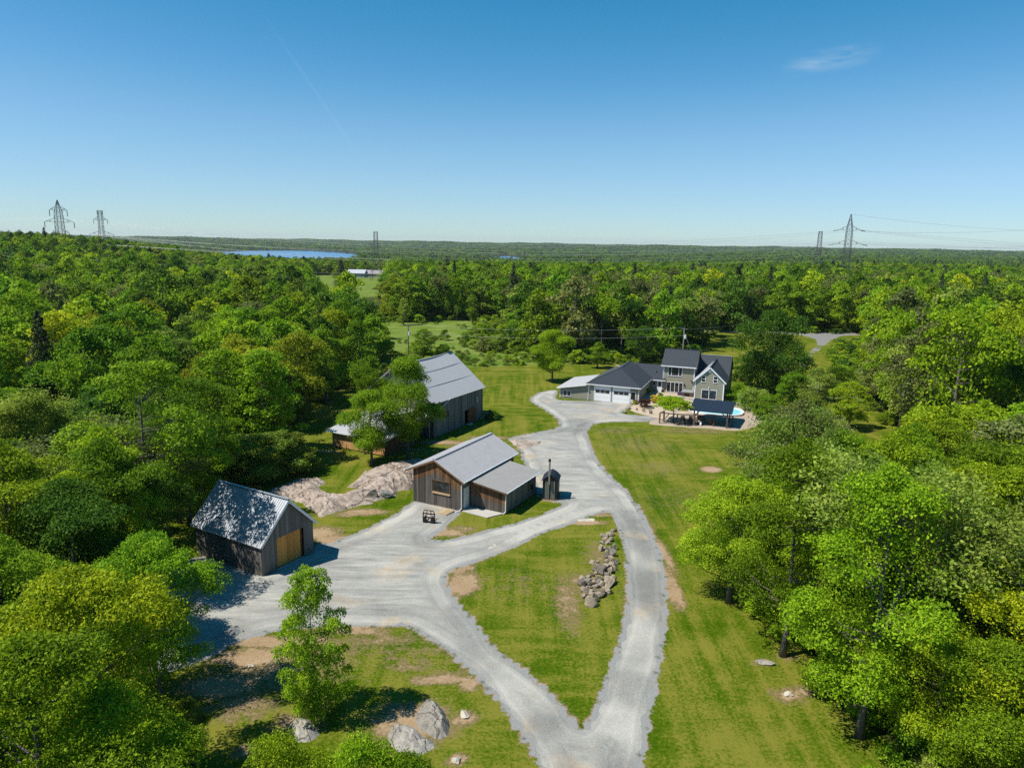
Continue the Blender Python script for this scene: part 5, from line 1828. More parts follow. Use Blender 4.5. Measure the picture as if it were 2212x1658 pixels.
def pylon(base, top, rz, label, style, dist):
    """lattice tower seen at sheet point 'top', at a distance"""
    P = at(*top, dist)
    zb = float(height(P[0], P[1]))
    Hh = P[2] - zb
    t = thing('transmission_tower', label, 'tower', (P[0], P[1], zb), rz, 'lattice towers of the power line')
    lw, bw_ = .19, .10

    def leg(z):
        f = z / Hh
        if style in ('peak', 'strain'):
            return 3.4 * (1 - f / .4) + 1.7 * (f / .4) if f < .4 else (1.7 - .2 * (f - .4) / .4 if f < .8 else 1.5 * max(0, (1 - f) / .2) + .08)
        return 3.8 * (1 - f / .6) + 1.35 * (f / .6) if f < .6 else (1.35 - (.25 * (f - .6) / .4 if style == 'flat' else 0))
    zs = [0]
    while zs[-1] < Hh - .5:
        zs.append(min(Hh, zs[-1] + max(2.4, leg(zs[-1]) * 1.7)))
    b = B()
    for za, zc in zip(zs[:-1], zs[1:]):
        a, c = leg(za), leg(zc)
        ca = [(-a, -a, za), (a, -a, za), (a, a, za), (-a, a, za)]
        cc = [(-c, -c, zc), (c, -c, zc), (c, c, zc), (-c, c, zc)]
        for i in range(4):
            j = (i + 1) % 4
            b.bar(ca[i], cc[i], lw)
            b.bar(ca[i], cc[j], bw_)
            b.bar(ca[j], cc[i], bw_)
            b.bar(cc[i], cc[j], bw_)
    b.build('lattice', LAT, t)
    if style == 'peak':
        arms = [(.84, 4.3), (.66, 7.2), (.49, 4.4)]
    elif style == 'vee':
        arms = [(.82, 4.5), (.54, 7.8)]
    else:
        arms = [(.66, 5.6), (.38, 5.6)]
    if style == 'strain':
        arms = [(.80, 5.6), (.625, 7.4), (.42, 5.0)]
    for f, ln in arms:
        z = f * Hh
        w_ = leg(z) * .9
        b = B()
        for s in (-1, 1):
            tip = (s * ln, 0, z + .2)
            for yy in (-w_, w_):
                b.bar((s * w_, yy, z), tip, bw_)
                b.bar((s * w_, yy, z + 2.2), tip, bw_)
                b.bar((s * (w_ + ln) / 2, yy / 2, z + .1), (s * (w_ + ln) / 2, yy / 2, z + 1.2), .14)
        arm = b.build('crossarm', LAT, t)
        for s in (-1, 1):
            if style == 'strain':
                B().tube([(s * ln, 0, z), (s * (ln + 2.8), .4, z - .5)], .22, 6).build('insulator', INSM, arm)
            else:
                B().tube([(s * ln, 0, z + .1), (s * ln, 0, z - 2.9)], .17, 6).build('insulator', INSM, arm)
    if style == 'vee':
        b = B()
        for s in (-1, 1):
            b.bar((s * 1.2, 0, Hh - 3), (s * 1.8, 0, Hh), .25)
        b.bar((-1.8, 0, Hh), (1.8, 0, Hh), .25)
        b.build('earth_peak', LAT, t)
    return t


pylon(None, (123, 432), rad(8), 'tallest peaked lattice tower on the far left skyline', 'peak', 450)
pylon(None, (215, 455), rad(10), 'flat topped lattice tower, second from the left skyline edge', 'vee', 590)
pylon(None, (811, 500), rad(0), 'slender lattice tower rising before the lake near the distant farm', 'flat', 500)
pylon(None, (1838, 462), rad(-12), 'tallest peaked lattice tower on the right skyline', 'strain', 450)
pylon(None, (1772, 500), rad(-10), 'flat topped lattice tower left of the tall right one', 'flat', 560)


def wire(pts, r, label, group, nseg=28):
    """cable sagging through three surveyed points"""
    A, Bm, Cc = [np.array(p) for p in pts]
    L_ = np.linalg.norm(Cc[:2] - A[:2])
    tm = np.linalg.norm(Bm[:2] - A[:2]) / L_
    k = (Bm[2] - (A[2] + (Cc[2] - A[2]) * tm)) / (tm * (tm - 1) + 1e-9)
    ps = []
    for i in range(nseg + 1):
        t = i / nseg
        p = A + (Cc - A) * t
        ps.append((p[0], p[1], A[2] + (Cc[2] - A[2]) * t + k * t * (t - 1)))
    o = B().tube(ps, r, 4, False).build('power_cable', WIREM)
    return tag(o, label, 'cable', group)


WG = 'high voltage cables strung between the towers'
WL = 'high voltage cable crossing in front of the distant woods'
for k, (a, m_, c, d0, d1, d2) in enumerate([
        ((105, 474), (900, 527), (1818, 497), 450, 400, 450), ((150, 474), (960, 533), (1858, 497), 452, 404, 452),
        ((98, 500), (860, 544), (1800, 523), 450, 390, 450), ((150, 500), (920, 549), (1870, 523), 452, 396, 452),
        ((110, 520), (860, 558), (1800, 545), 450, 380, 450), ((146, 522), (900, 563), (1850, 548), 452, 384, 452),
        ((208, 478), (820, 535), (1772, 532), 590, 470, 560), ((228, 478), (820, 541), (1790, 532), 590, 474, 560),
        ((205, 508), (820, 572), (1745, 560), 590, 440, 560), ((235, 508), (820, 578), (1790, 562), 590, 446, 560),
        ((0, 545), (520, 585), (1100, 597), 330, 300, 330), ((0, 552), (520, 592), (1100, 603), 332, 302, 332)]):
    wire([at(*a, d0), at(*m_, d1), at(*c, d2)], .042 if d0 > 400 else .022, WL, WG, 40)
for a, m_, c in (((1858, 497), (2020, 512), (2260, 530)), ((1858, 499), (2030, 517), (2260, 534)), ((1866, 523), (2040, 532), (2260, 540)), ((1838, 463), (2000, 484), (2260, 500)), ((1870, 527), (2040, 535), (2260, 530)), ((1862, 500), (2030, 503), (2260, 494))):
    wire([at(*a, 450), at(*m_, 480), at(*c, 520)], .05, 'high voltage cable running off right from the tall tower', WG, 14)
for a, m_, c in (((-60, 478), (40, 474), (108, 472)), ((-60, 502), (40, 500), (100, 498))):
    wire([at(*a, 480), at(*m_, 465), at(*c, 450)], .05, 'high voltage cable running off left from the peaked tower', WG, 10)

POLEM = wood_mat('pole_timber', (.16, .14, .12), (.30, .27, .23))


def pole(base, top, label):
    P = np.array([*base, 0.0])
    d = ray(*top)
    k = math.hypot(P[0], P[1]) / math.hypot(d[0], d[1])
    zt = EYE + k * d[2]
    t = thing('utility_pole', label, 'pole', (P[0], P[1], 0))
    B().tube([(0, 0, 0), (0, 0, zt)], [.16, .11], 8).build('shaft', POLEM, t)
    B().bar((-.7, 0, zt - .25), (.7, 0, zt - .25), .1, .12).build('crossarm', POLEM, t)
    B().tube([(.28, -.1, zt - 2.2), (.28, -.1, zt - 1.4)], .22, 10).build('transformer', GUTTER, t)
    for x in (-.62, .62, 0):
        B().tube([(x, 0, zt - .2), (x, 0, zt + .08)], .05, 6).build('insulator', INSM, t)
    return np.array([P[0], P[1], zt])


pa = pole(G(1477, 800)[:2] + np.array([0, 2.0]), (1477, 708), 'grey utility pole with transformer behind the two storey house')
pb = pole(G(882, 778)[:2], (882, 702), 'slim grey utility pole standing behind the old barn')
pcn = np.array([*at(300, 690, 168)[:2], 9.5])
LVG = 'low voltage cables between the utility poles'
for dz, lab in ((.08, 'upper thin cable strung between the two utility poles'), (-1.6, 'lower thin cable strung between the two utility poles')):
    a, c = pb + np.array([0, 0, dz]), pa + np.array([0, 0, dz])
    wire([a, (a + c) / 2 - np.array([0, 0, .9]), c], .011, lab, LVG, 24)
a, c = pa - np.array([0, 0, .8]), np.array(hw(15.0, 16.0, 5.4))
wire([a, (a + c) / 2 - np.array([0, 0, .3]), c], .011, 'service cable dropping from the utility pole to the house roof', LVG, 8)
a, c = pa + np.array([0, 0, -.3]), np.array([*G(1640, 742)[:2], 6.5])
wire([a, (a + c) / 2 - np.array([0, 0, .5]), c], .011, 'thin cable running right from the utility pole into the trees', LVG, 12)


# ---------------------------------------------------------------- the distant farm
def far_house(px, dist, w_, l_, e, r, roofm, wallm, rz, label):
    P = at(*px, dist)
    zb = float(height(P[0], P[1]))
    t = thing('distant_house', label, 'house', (P[0], P[1], zb), rz)
    B().box(-l_ / 2, l_ / 2, -w_ / 2, w_ / 2, -1, e).build('wall', wallm, t)
    b = B()
    for s in (-1, 1):
        b.poly([(-l_ / 2 - .5, s * (w_ / 2 + .5), e - .1), (l_ / 2 + .5, s * (w_ / 2 + .5), e - .1), (l_ / 2 + .5, 0, r), (-l_ / 2 - .5, 0, r)] if s < 0 else
               [(l_ / 2 + .5, s * (w_ / 2 + .5), e - .1), (-l_ / 2 - .5, s * (w_ / 2 + .5), e - .1), (-l_ / 2 - .5, 0, r), (l_ / 2 + .5, 0, r)], .15)
    b.build('roof', roofm, t)
    for k in (-1, 1):
        b = B()
        b.add([(k * l_ / 2, -w_ / 2, e), (k * l_ / 2, w_ / 2, e), (k * l_ / 2, 0, r - .15), (k * (l_ / 2 - .2), -w_ / 2, e), (k * (l_ / 2 - .2), w_ / 2, e), (k * (l_ / 2 - .2), 0, r - .15)], [(0, 1, 2), (5, 4, 3), (0, 3, 4, 1), (1, 4, 5, 2), (2, 5, 3, 0)])
        b.build('gable', wallm, t)
    for i in range(3):
        x = -l_ / 2 + l_ * (i + .5) / 3
        wnd = B().box(x - .7, x + .7, -w_ / 2 - .06, -w_ / 2 - .002, .8, 2.0).build('window', WHITE, t)
        B().box(x - .58, x + .58, -w_ / 2 - .09, -w_ / 2 - .062, .92, 1.88).build('pane', GLASS, wnd)


far_house((772, 597), 560, 9, 13, 3.2, 5.8, metal_roof('far_white_roof', (.42, .44, .47)), plain('far_grey_wall', (.25, .27, .3)), rad(-4), 'distant shed with bright metal roof in the clearing by the slender tower')
far_house((808, 596), 568, 9, 14, 3.0, 5.6, metal_roof('far_brown_roof', (.30, .27, .26)), plain('far_pale_wall', (.38, .36, .32)), rad(-6), 'distant bungalow with grey brown roof behind the slender tower')

# ---------------------------------------------------------------- foliage
def leaf_mat(name, lo, hi, tip=None, bright=1.0, trans=.42):
    m = MT(name)
    isl = m.node('ShaderNodeNewGeometry').outputs['Random Per Island']
    r = m.orand()
    n = m.noise(m.tc(), .55, 2, .5)
    f = m.math('ADD', m.math('MULTIPLY', isl, .50), m.math('ADD', m.math('MULTIPLY', n, .55), m.math('MULTIPLY', m.math('SUBTRACT', r, .5), .42)))
    stops = [(.22, lo), (.62, hi)]
    if tip:
        stops.append((.86, tip))
    col = m.ramp(f, stops)
    hs = m.node('ShaderNodeHueSaturation')
    m.set(hs.inputs['Hue'], m.math('ADD', .5, m.math('MULTIPLY', m.math('SUBTRACT', m.math('FRACT', m.math('MULTIPLY', r, 7.31)),   .5), .022)))
    m.set(hs.inputs['Value'], m.math('ADD', .86 * bright, m.math('MULTIPLY', m.math('FRACT', m.math('MULTIPLY', r, 3.77)), .30 * bright)))
    m.set(hs.inputs['Color'], col)
    c = hs.outputs[0]
    m.fin(c, .6, 0, .12)
    tr = m.node('ShaderNodeBsdfTranslucent')
    m.set(tr.inputs[0], m.mix(1.0, c, (1.25, 1.2, .55), 'MULTIPLY'))
    mx = m.node('ShaderNodeMixShader')
    mx.inputs[0].default_value = trans
    m.t.links.new(m.b.outputs[0], mx.inputs[1])
    m.t.links.new(tr.outputs[0], mx.inputs[2])
    m.t.links.new(mx.outputs[0], m.out.inputs[0])
    return m.m


LEAF = {
    'mid': leaf_mat('mid_green_leaves', (0.064, 0.143, 0.0077), (0.211, 0.371, 0.0128), (0.397, 0.525, 0.0230)),
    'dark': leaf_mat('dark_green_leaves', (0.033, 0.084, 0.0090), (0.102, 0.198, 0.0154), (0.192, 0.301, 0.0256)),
    'bright': leaf_mat('bright_green_leaves', (0.090, 0.172, 0.0069), (0.270, 0.420, 0.0115), (0.437, 0.552, 0.0207)),
    'yellow': leaf_mat('yellow_green_leaves', (.112, .178, .006), (.345, .445, .011), (.53, .59, .020)),
    'olive': leaf_mat('olive_gold_leaves', (.092, .122, .008), (.275, .325, .014), (.42, .44, .025)),
    'grey': leaf_mat('grey_green_leaves', (0.073, 0.095, 0.0269), (0.213, 0.252, 0.0672), (0.325, 0.347, 0.1064)),
    'pale': leaf_mat('pale_green_leaves', (0.084, 0.140, 0.0179), (0.246, 0.342, 0.0426), (0.392, 0.470, 0.0784)),
    'conifer': leaf_mat('conifer_needles', (0.022, 0.041, 0.0144), (0.060, 0.094, 0.0300), (0.096, 0.132, 0.0456), 1.0, .12),
    'red': leaf_mat('dark_red_leaves', (.035, .016, .013), (.085, .038, .028), None, 1.0, .2),
    'gold': leaf_mat('golden_leaves', (.34, .24, .008), (.58, .42, .012), None, 1.0, .25),
    'far': leaf_mat('distant_leaves', (0.055, 0.111, 0.0130), (0.156, 0.260, 0.0234), (0.273, 0.377, 0.0390), 1.0, .3),
}
_bk = MT('bark')
_bv = _bk.noise(_bk.mapv(_bk.tc(), (5, 5, 1.0)), 2.2, 5, .7)
_bk.bump(_bv, .8, .05)
BARK = _bk.fin(_bk.ramp(_bv, [(.3, (.055, .045, .036)), (.7, (.20, .175, .145))]), .9, 0, .2)
_bg = MT('pale_bark')
_bw = _bg.noise(_bg.mapv(_bg.tc(), (5, 5, 1.0)), 2.2, 5, .7)
_bg.bump(_bw, .8, .05)
PALEBARK = _bg.fin(_bg.ramp(_bw, [(.3, (.075, .065, .055)), (.7, (.24, .215, .185))]), .9, 0, .2)


def leaves_mesh(name, C, Nn, size, rs, wid=.6, fold=.16):
    """one folded leaf face per point"""
    n = len(C)
    Nn = Nn / (np.linalg.norm(Nn, axis=1, keepdims=True) + 1e-9)
    a = rs.normal(size=(n, 3))
    T = a - (a * Nn).sum(1, keepdims=True) * Nn
    T /= np.linalg.norm(T, axis=1, keepdims=True) + 1e-9
    T[:, 2] -= .25
    T /= np.linalg.norm(T, axis=1, keepdims=True) + 1e-9
    Bn = np.cross(Nn, T)
    s = (size * rs.uniform(.65, 1.3, n))[:, None]
    V = np.empty((n, 4, 3), np.float32)
    V[:, 0] = C - T * s * .5
    V[:, 1] = C + Bn * s * wid * .5 - Nn * s * fold + T * s * .05
    V[:, 2] = C + T * s * .5 - Nn * s * .10
    V[:, 3] = C - Bn * s * wid * .5 - Nn * s * fold + T * s * .05
    me = mesh_np(name, V.reshape(-1, 3), quads=np.arange(n * 4).reshape(-1, 4))
    return me


def prof_r(shape, f):
    f = np.asarray(f, float)
    if shape == 'round':
        return np.sqrt(np.clip(1 - (2 * f - .92) ** 2 / 1.17, 0.02, 1))
    if shape == 'oval':
        return np.clip(np.sin(np.pi * np.clip(f * .88 + .11, 0, 1)) ** .75, .05, 1)
    if shape == 'dome':
        return np.sqrt(np.clip(1 - (1.25 * f - .25) ** 2, .02, 1))
    if shape == 'column':
        return np.clip(.75 + .35 * np.sin(np.pi * f) - .9 * np.clip(f - .65, 0, 1) ** 1.3 * 2, .12, 1.1)
    if shape == 'umbrella':
        return np.sqrt(np.clip(1 - (f * .98) ** 2, .03, 1))
    if shape == 'cone':
        return np.clip(1.02 - f, .03, 1)
    return np.ones_like(f)


def broadleaf(seed, H, R, base, shape, leaf, n, nc, cr, flat=.66, inner=.16, tr=None, lean=0.0, limbs=26, ragged=.22):
    """trunk and crown meshes of a broad-leaved tree: limbs end in many uneven leaf pads"""
    rs = np.random.RandomState(seed)
    tr = tr or H * .016 + .05
    ch = H - base
    # crown pads: round, oval and domed crowns billow in several lobes with creases between them
    ang = np.arange(nc) * 2.39996 + rs.uniform(-.7, .7, nc)
    if shape in ('round', 'oval', 'dome'):
        nl = 7 if shape == 'round' else 8 if shape == 'oval' else 6
        lf = np.clip((np.arange(nl) + rs.uniform(.1, .9, nl)) / nl, .10, .86)
        la = np.arange(nl) * 2.39996 + rs.uniform(-.5, .5, nl) + seed
        lr = R * rs.uniform(.36, .56, nl) * np.where(lf > .75, .85, 1.0)
        lo_ = np.clip(prof_r(shape, lf) * R - lr * .85, .05 * R, R) * rs.uniform(.75, 1.15, nl)
        LC = np.stack([lo_ * np.cos(la) + lean * H * .6, lo_ * np.sin(la), base + ch * lf * .88 + .02 * H], 1)
        LC[-1, :2] *= .35
        lw = lr ** 2 / (lr ** 2).sum()
        which = rs.choice(nl, nc, p=lw)
        d0 = rs.normal(size=(nc, 3))
        d0 /= np.linalg.norm(d0, axis=1, keepdims=True)
        d0[:, 2] = np.where(d0[:, 2] < -.35, -d0[:, 2], d0[:, 2])
        # pads keep to the outside of the whole crown
        oc = LC[which] - np.array([lean * H * .6, 0, base + ch * .42])
        oc /= np.linalg.norm(oc, axis=1, keepdims=True) + 1e-9
        d0 = d0 + oc * .55
        d0 /= np.linalg.norm(d0, axis=1, keepdims=True)
        C = LC[which] + d0 * (lr[which] * rs.uniform(.72, 1.08, nc))[:, None] * np.array([1, 1, .92])
        C[:, 2] = np.clip(C[:, 2], base * .8, H - cr * .35)
        f = np.clip((C[:, 2] - base) / ch, 0, 1)
        ang = np.arctan2(C[:, 1], C[:, 0])
    else:
        f = np.clip((np.arange(nc) + rs.rand(nc)) / nc, .015, .985)
        lob = 1 + ragged * np.sin(ang * 3 + seed) * rs.uniform(.3, 1, nc) + ragged * rs.normal(0, .45, nc)
        rr = prof_r(shape, f) * R * np.where(rs.rand(nc) < .22, rs.uniform(.25, .6, nc), rs.uniform(.70, .98, nc)) * np.clip(lob, .5, 1.3)
        top = base + ch * f
        C = np.stack([rr * np.cos(ang) + lean * top, rr * np.sin(ang), top - cr * .25], 1)
        C[-1, :2] *= .2
    rad_ = cr * rs.uniform(.6, 1.25, nc) * (1 - .2 * f)
    cnt = np.maximum(4, (n * (1 - inner) * rad_ ** 2 / (rad_ ** 2).sum()).astype(int))
    Ps, Ns = [], []
    for k in range(nc):
        m_ = cnt[k]
        d = rs.normal(size=(m_, 3))
        d /= np.linalg.norm(d, axis=1, keepdims=True)
        d[:, 2] = np.where(d[:, 2] < -.25, -d[:, 2], d[:, 2])
        out = np.array([math.cos(ang[k]), math.sin(ang[k]), .15])
        rad3 = rad_[k] * rs.uniform(.55, 1.06, (m_, 1)) ** .6
        sub = 1 + .28 * np.sin(d[:, :1] * 7 + k) * np.sin(d[:, 1:2] * 6 + 2 * k)
        p = C[k] + d * rad3 * sub * np.array([1, 1, flat]) + out * (rs.rand(m_, 1) * .25 * rad_[k])
        Ps.append(p)
        Ns.append(d * .55 + np.array([0, 0, .5]) + rs.normal(0, .55, (m_, 3)))
    ni = int(n * inner)
    fi = rs.rand(ni)
    ai = rs.rand(ni) * 6.283
    ri = prof_r(shape, fi) * R * np.sqrt(rs.rand(ni)) * .8
    Ps.append(np.stack([ri * np.cos(ai), ri * np.sin(ai), base + ch * fi], 1))
    Ns.append(rs.normal(size=(ni, 3)) + np.array([0, 0, .6]))
    crown = leaves_mesh('crown', np.concatenate(Ps), np.concatenate(Ns), leaf, rs)
    # trunk and limbs
    b = B()
    tz = np.linspace(0, H * .86, 8)
    wob = np.cumsum(rs.normal(0, .05, (8, 2)) * H / 12, axis=0)
    wob[0] = 0
    tp = [(wob[i, 0] + lean * tz[i], wob[i, 1], tz[i] - (.15 if i == 0 else 0)) for i in range(8)]
    trd = [tr * 1.45] + [tr * (1 - .86 * i / 7) for i in range(1, 8)]
    b.tube(tp, trd, 7)
    pick = rs.choice(nc, min(limbs, nc), replace=False)
    for k in pick:
        c = C[k]
        z0 = max(base * .75, min(c[2] - .35 * math.hypot(c[0], c[1]) - .2, H * .8))
        i = min(6, max(0, int(z0 / (H * .86) * 7)))
        p0 = np.array(tp[i]) + (np.array(tp[i + 1]) - np.array(tp[i])) * np.clip((z0 - tz[i]) / (tz[1] - tz[0]), 0, 1)
        mid = p0 * .45 + c * .55 + np.array([0, 0, -.08 * R])
        r0 = tr * .36 * (1 - .5 * z0 / H)
        b.tube([p0, mid, c + np.array([0, 0, .05])], [r0, r0 * .6, r0 * .2], 5, False)
    me = b.mesh('trunk', BARK)
    me.shade_smooth()
    return me, crown


def openbranch(seed, H, leaf, n, spread=.55, bare=.25, tr=None, droop=.0, base=.32, per=.7):
    """airy tree: forking limbs stay visible, leaves only round the twigs"""
    rs = np.random.RandomState(seed)
    tr = tr or H * .0115
    b = B()
    tips = []

    def grow(p, d, L, r, lev):
        k = 3
        pts, rds = [p.copy()], [r]
        for i in range(k):
            d = d + rs.normal(0, .13, 3) + np.array([0, 0, .05 if lev < 2 else -droop])
            d /= np.linalg.norm(d)
            p = p + d * L / k
            pts.append(p.copy())
            rds.append(r * (1 - .42 * (i + 1) / k))
            if lev >= 2:
                tips.append((p.copy(), lev))
        b.tube(pts, rds, 6 if lev < 1 else (5 if lev < 2 else 4), False)
        if lev >= 4:
            return
        m_ = [3, 3, 3, 3][lev] + (1 if rs.rand() < .35 else 0)
        a0 = rs.rand() * 6.28
        for i in range(m_):
            a = a0 + i * 2 * math.pi / m_ + rs.uniform(-.5, .5)
            x = np.cross(d, [.3, .5, .8])
            x /= np.linalg.norm(x)
            y = np.cross(d, x)
            sp = spread * rs.uniform(.6, 1.3)
            if i == 0:
                sp *= .4
            nd = d * math.cos(sp) + (x * math.cos(a) + y * math.sin(a)) * math.sin(sp)
            q = pts[-1] if i < 2 else pts[-2]
            grow(q, nd, L * rs.uniform(.62, .82), rds[-1] * .72, lev + 1)
    b.tube([np.array([0, 0, -.1]), np.array([0, 0, .5]), np.array([.06, .03, H * base])], [tr * 1.6, tr * 1.1, tr * .85], 8, False)
    grow(np.array([.06, .03, H * base]), np.array([.05, .0, 1.0]), H * .26, tr * .85, 0)
    tp = np.array([t[0] for t in tips])
    keep = rs.rand(len(tp)) > bare
    tp = tp[keep]
    cnt = max(1, n // len(tp))
    P = np.repeat(tp, cnt, 0)
    P = P + rs.normal(0, per * .5, P.shape) * np.array([1, 1, .7])
    Nn = rs.normal(0, .6, P.shape) + np.array([0, 0, .8])
    crown = leaves_mesh('crown', P, Nn, leaf, rs)
    me = b.mesh('trunk', PALEBARK)
    me.shade_smooth()
    zmax = P[:, 2].max()
    return me, crown, zmax, np.percentile(np.hypot(P[:, 0], P[:, 1]), 96)


def conifer(seed, H, R, leaf, n):
    rs = np.random.RandomState(seed)
    b = B()
    b.tube([(0, 0, -.1), (0, 0, H * .97)], [H * .016 + .05, .03], 7)
    Ps, Ns = [], []
    nb = 70
    for k in range(nb):
        f = (k + .5) / nb
        z = H * (.14 + .84 * f)
        a = k * 2.39996 + rs.uniform(-.4, .4)
        L = R * (1.03 - f) ** .85 * rs.uniform(.7, 1.1) + .15
        m_ = int(n / nb * (1.5 - f))
        t = rs.rand(m_) ** .7
        w_ = rs.normal(0, .16, m_) * L * (.4 + t)
        x = t * L * math.cos(a) - w_ * math.sin(a)
        y = t * L * math.sin(a) + w_ * math.cos(a)
        zz = z + t * L * .12 - t * t * L * .28 + rs.normal(0, .06 * R, m_)
        Ps.append(np.stack([x, y, zz], 1))
        Ns.append(rs.normal(0, .5, (m_, 3)) + np.array([math.cos(a) * .4, math.sin(a) * .4, .8]))
        if k % 2 == 0:
            b.tube([(0, 0, z), (L * .8 * math.cos(a), L * .8 * math.sin(a), z - .05 * L)], [.05, .015], 4, False)
    me = b.mesh('trunk', BARK)
    return me, leaves_mesh('crown', np.concatenate(Ps), np.concatenate(Ns), leaf, rs, .35)


PROTO = {}


def reg(key, H, R, pair):
    PROTO.setdefault(key, []).append((H, R, pair[0], pair[1]))


def reg_open(key, *a, **k):
    tm_, cm_, zz, rr = openbranch(*a, **k)
    reg(key, zz, rr, (tm_, cm_))


# close: under 34 m from the eye, near: to 66 m, mid: to 135 m, far: beyond
reg(('round', 'close'), 10, 3.4, broadleaf(1, 10, 3.4, 2.2, 'round', .12, 48000, 110, .9))
reg(('dome', 'close'), 12, 4.6, broadleaf(2, 12, 4.6, 2.5, 'dome', .13, 72000, 140, 1.05, .55))
reg(('oval', 'close'), 8.4, 1.9, broadleaf(3, 8.4, 1.9, .5, 'column', .135, 28000, 84, .62, .8, tr=.10, inner=.14, ragged=.5))
reg(('round', 'near'), 12, 4.4, broadleaf(11, 12, 4.4, 2.4, 'round', .165, 50000, 110, 1.15))
reg(('round', 'near'), 12, 4.4, broadleaf(12, 12, 4.4, 2.0, 'dome', .165, 50000, 96, 1.2, .55))
reg(('oval', 'near'), 14, 3.8, broadleaf(13, 14, 3.8, 2.6, 'oval', .165, 48000, 110, 1.05))
reg(('oval', 'near'), 14, 3.8, broadleaf(14, 14, 3.8, 2.2, 'oval', .165, 46000, 90, 1.2, .7))
reg_open(('open', 'near'), 15, 13.5, .20, 24000, .58, .10, None, .0, .24)
reg_open(('open', 'near'), 16, 14.0, .20, 20000, .64, .22, None, .04, .26)
reg_open(('bare', 'near'), 17, 12.5, .18, 6500, .62, .45, .20, .02)
reg(('shrub', 'near'), 3.0, 2.2, broadleaf(18, 3.0, 2.2, .25, 'dome', .18, 9000, 46, .62, .7, tr=.06, limbs=18))
reg(('shrub', 'near'), 4.6, 2.6, broadleaf(19, 4.6, 2.6, .5, 'dome', .19, 12000, 44, .8, .5, tr=.07, limbs=22))
reg(('round', 'mid'), 12, 4.3, broadleaf(21, 12, 4.3, 2.2, 'round', .32, 12500, 76, 1.2))
reg(('round', 'mid'), 12, 4.3, broadleaf(22, 12, 4.3, 2.0, 'dome', .32, 12500, 66, 1.25, .55))
reg(('round', 'mid'), 12, 4.3, broadleaf(29, 12, 4.3, 2.4, 'round', .31, 12500, 88, 1.05, .7, ragged=.34))
reg(('oval', 'mid'), 14, 3.6, broadleaf(23, 14, 3.6, 2.2, 'oval', .32, 12500, 80, 1.1))
reg(('oval', 'mid'), 14, 3.6, broadleaf(24, 14, 3.6, 2.4, 'column', .31, 12500, 70, 1.1, .8, ragged=.35))
reg_open(('open', 'mid'), 25, 13.0, .34, 4800, .52, .12)
reg_open(('open', 'mid'), 26, 13.0, .33, 4200, .6, .3)
reg(('conifer', 'mid'), 14, 3.4, conifer(27, 14, 3.4, .42, 6500))
reg(('shrub', 'mid'), 3.6, 2.4, broadleaf(28, 3.6, 2.4, .3, 'dome', .33, 2600, 34, .7, .7, tr=.06, limbs=12))
reg(('round', 'far'), 12, 4.3, broadleaf(31, 12, 4.3, 1.6, 'round', .56, 4000, 50, 1.25, limbs=8))
reg(('round', 'far'), 12, 4.3, broadleaf(32, 12, 4.3, 1.6, 'dome', .56, 4000, 44, 1.3, .6, limbs=8))
reg(('oval', 'far'), 14, 3.6, broadleaf(33, 14, 3.6, 1.8, 'oval', .54, 4000, 52, 1.15, limbs=8))
reg_open(('open', 'far'), 34, 13.0, .55, 1900, .52, .15)
reg(('conifer', 'far'), 14, 3.2, conifer(35, 14, 3.2, .7, 2200))
reg(('shrub', 'far'), 3.6, 2.4, broadleaf(36, 3.6, 2.4, .2, 'dome', .6, 800, 24, .8, .7, tr=.06, limbs=4))
reg(('tall', 'near'), 16.5, 4.8, broadleaf(61, 16.5, 4.8, 7.0, 'round', .25, 12000, 70, 1.15, .6, inner=.1, tr=.22))
reg(('grove', 'near'), 15, 4.2, broadleaf(71, 15, 4.2, 2.6, 'oval', .15, 38000, 130, .85, .8, inner=.22, tr=.19, limbs=70))
reg(('grove', 'near'), 15, 4.2, broadleaf(72, 15, 4.2, 2.2, 'oval', .15, 38000, 120, .9, .8, inner=.22, tr=.19, limbs=70))
reg(('lawn', 'near'), 11, 3.5, broadleaf(81, 11, 3.5, 2.4, 'round', .165, 52000, 130, 1.0, .8, inner=.26, tr=.19, limbs=40))
reg(('lawn', 'near'), 11, 3.5, broadleaf(82, 11, 3.5, 2.2, 'oval', .165, 52000, 130, 1.0, .8, inner=.26, tr=.19, limbs=40))
reg(('broad', 'near'), 13.4, 7.0, broadleaf(51, 13.4, 7.0, 1.0, 'round', .34, 30000, 170, 1.5, .8))
reg(('umbrella', 'mid'), 3.6, 2.5, broadleaf(41, 3.6, 2.5, 2.0, 'umbrella', .19, 9000, 60, .62, .6, tr=.11, limbs=20))

_cnt = {}
TREES = []


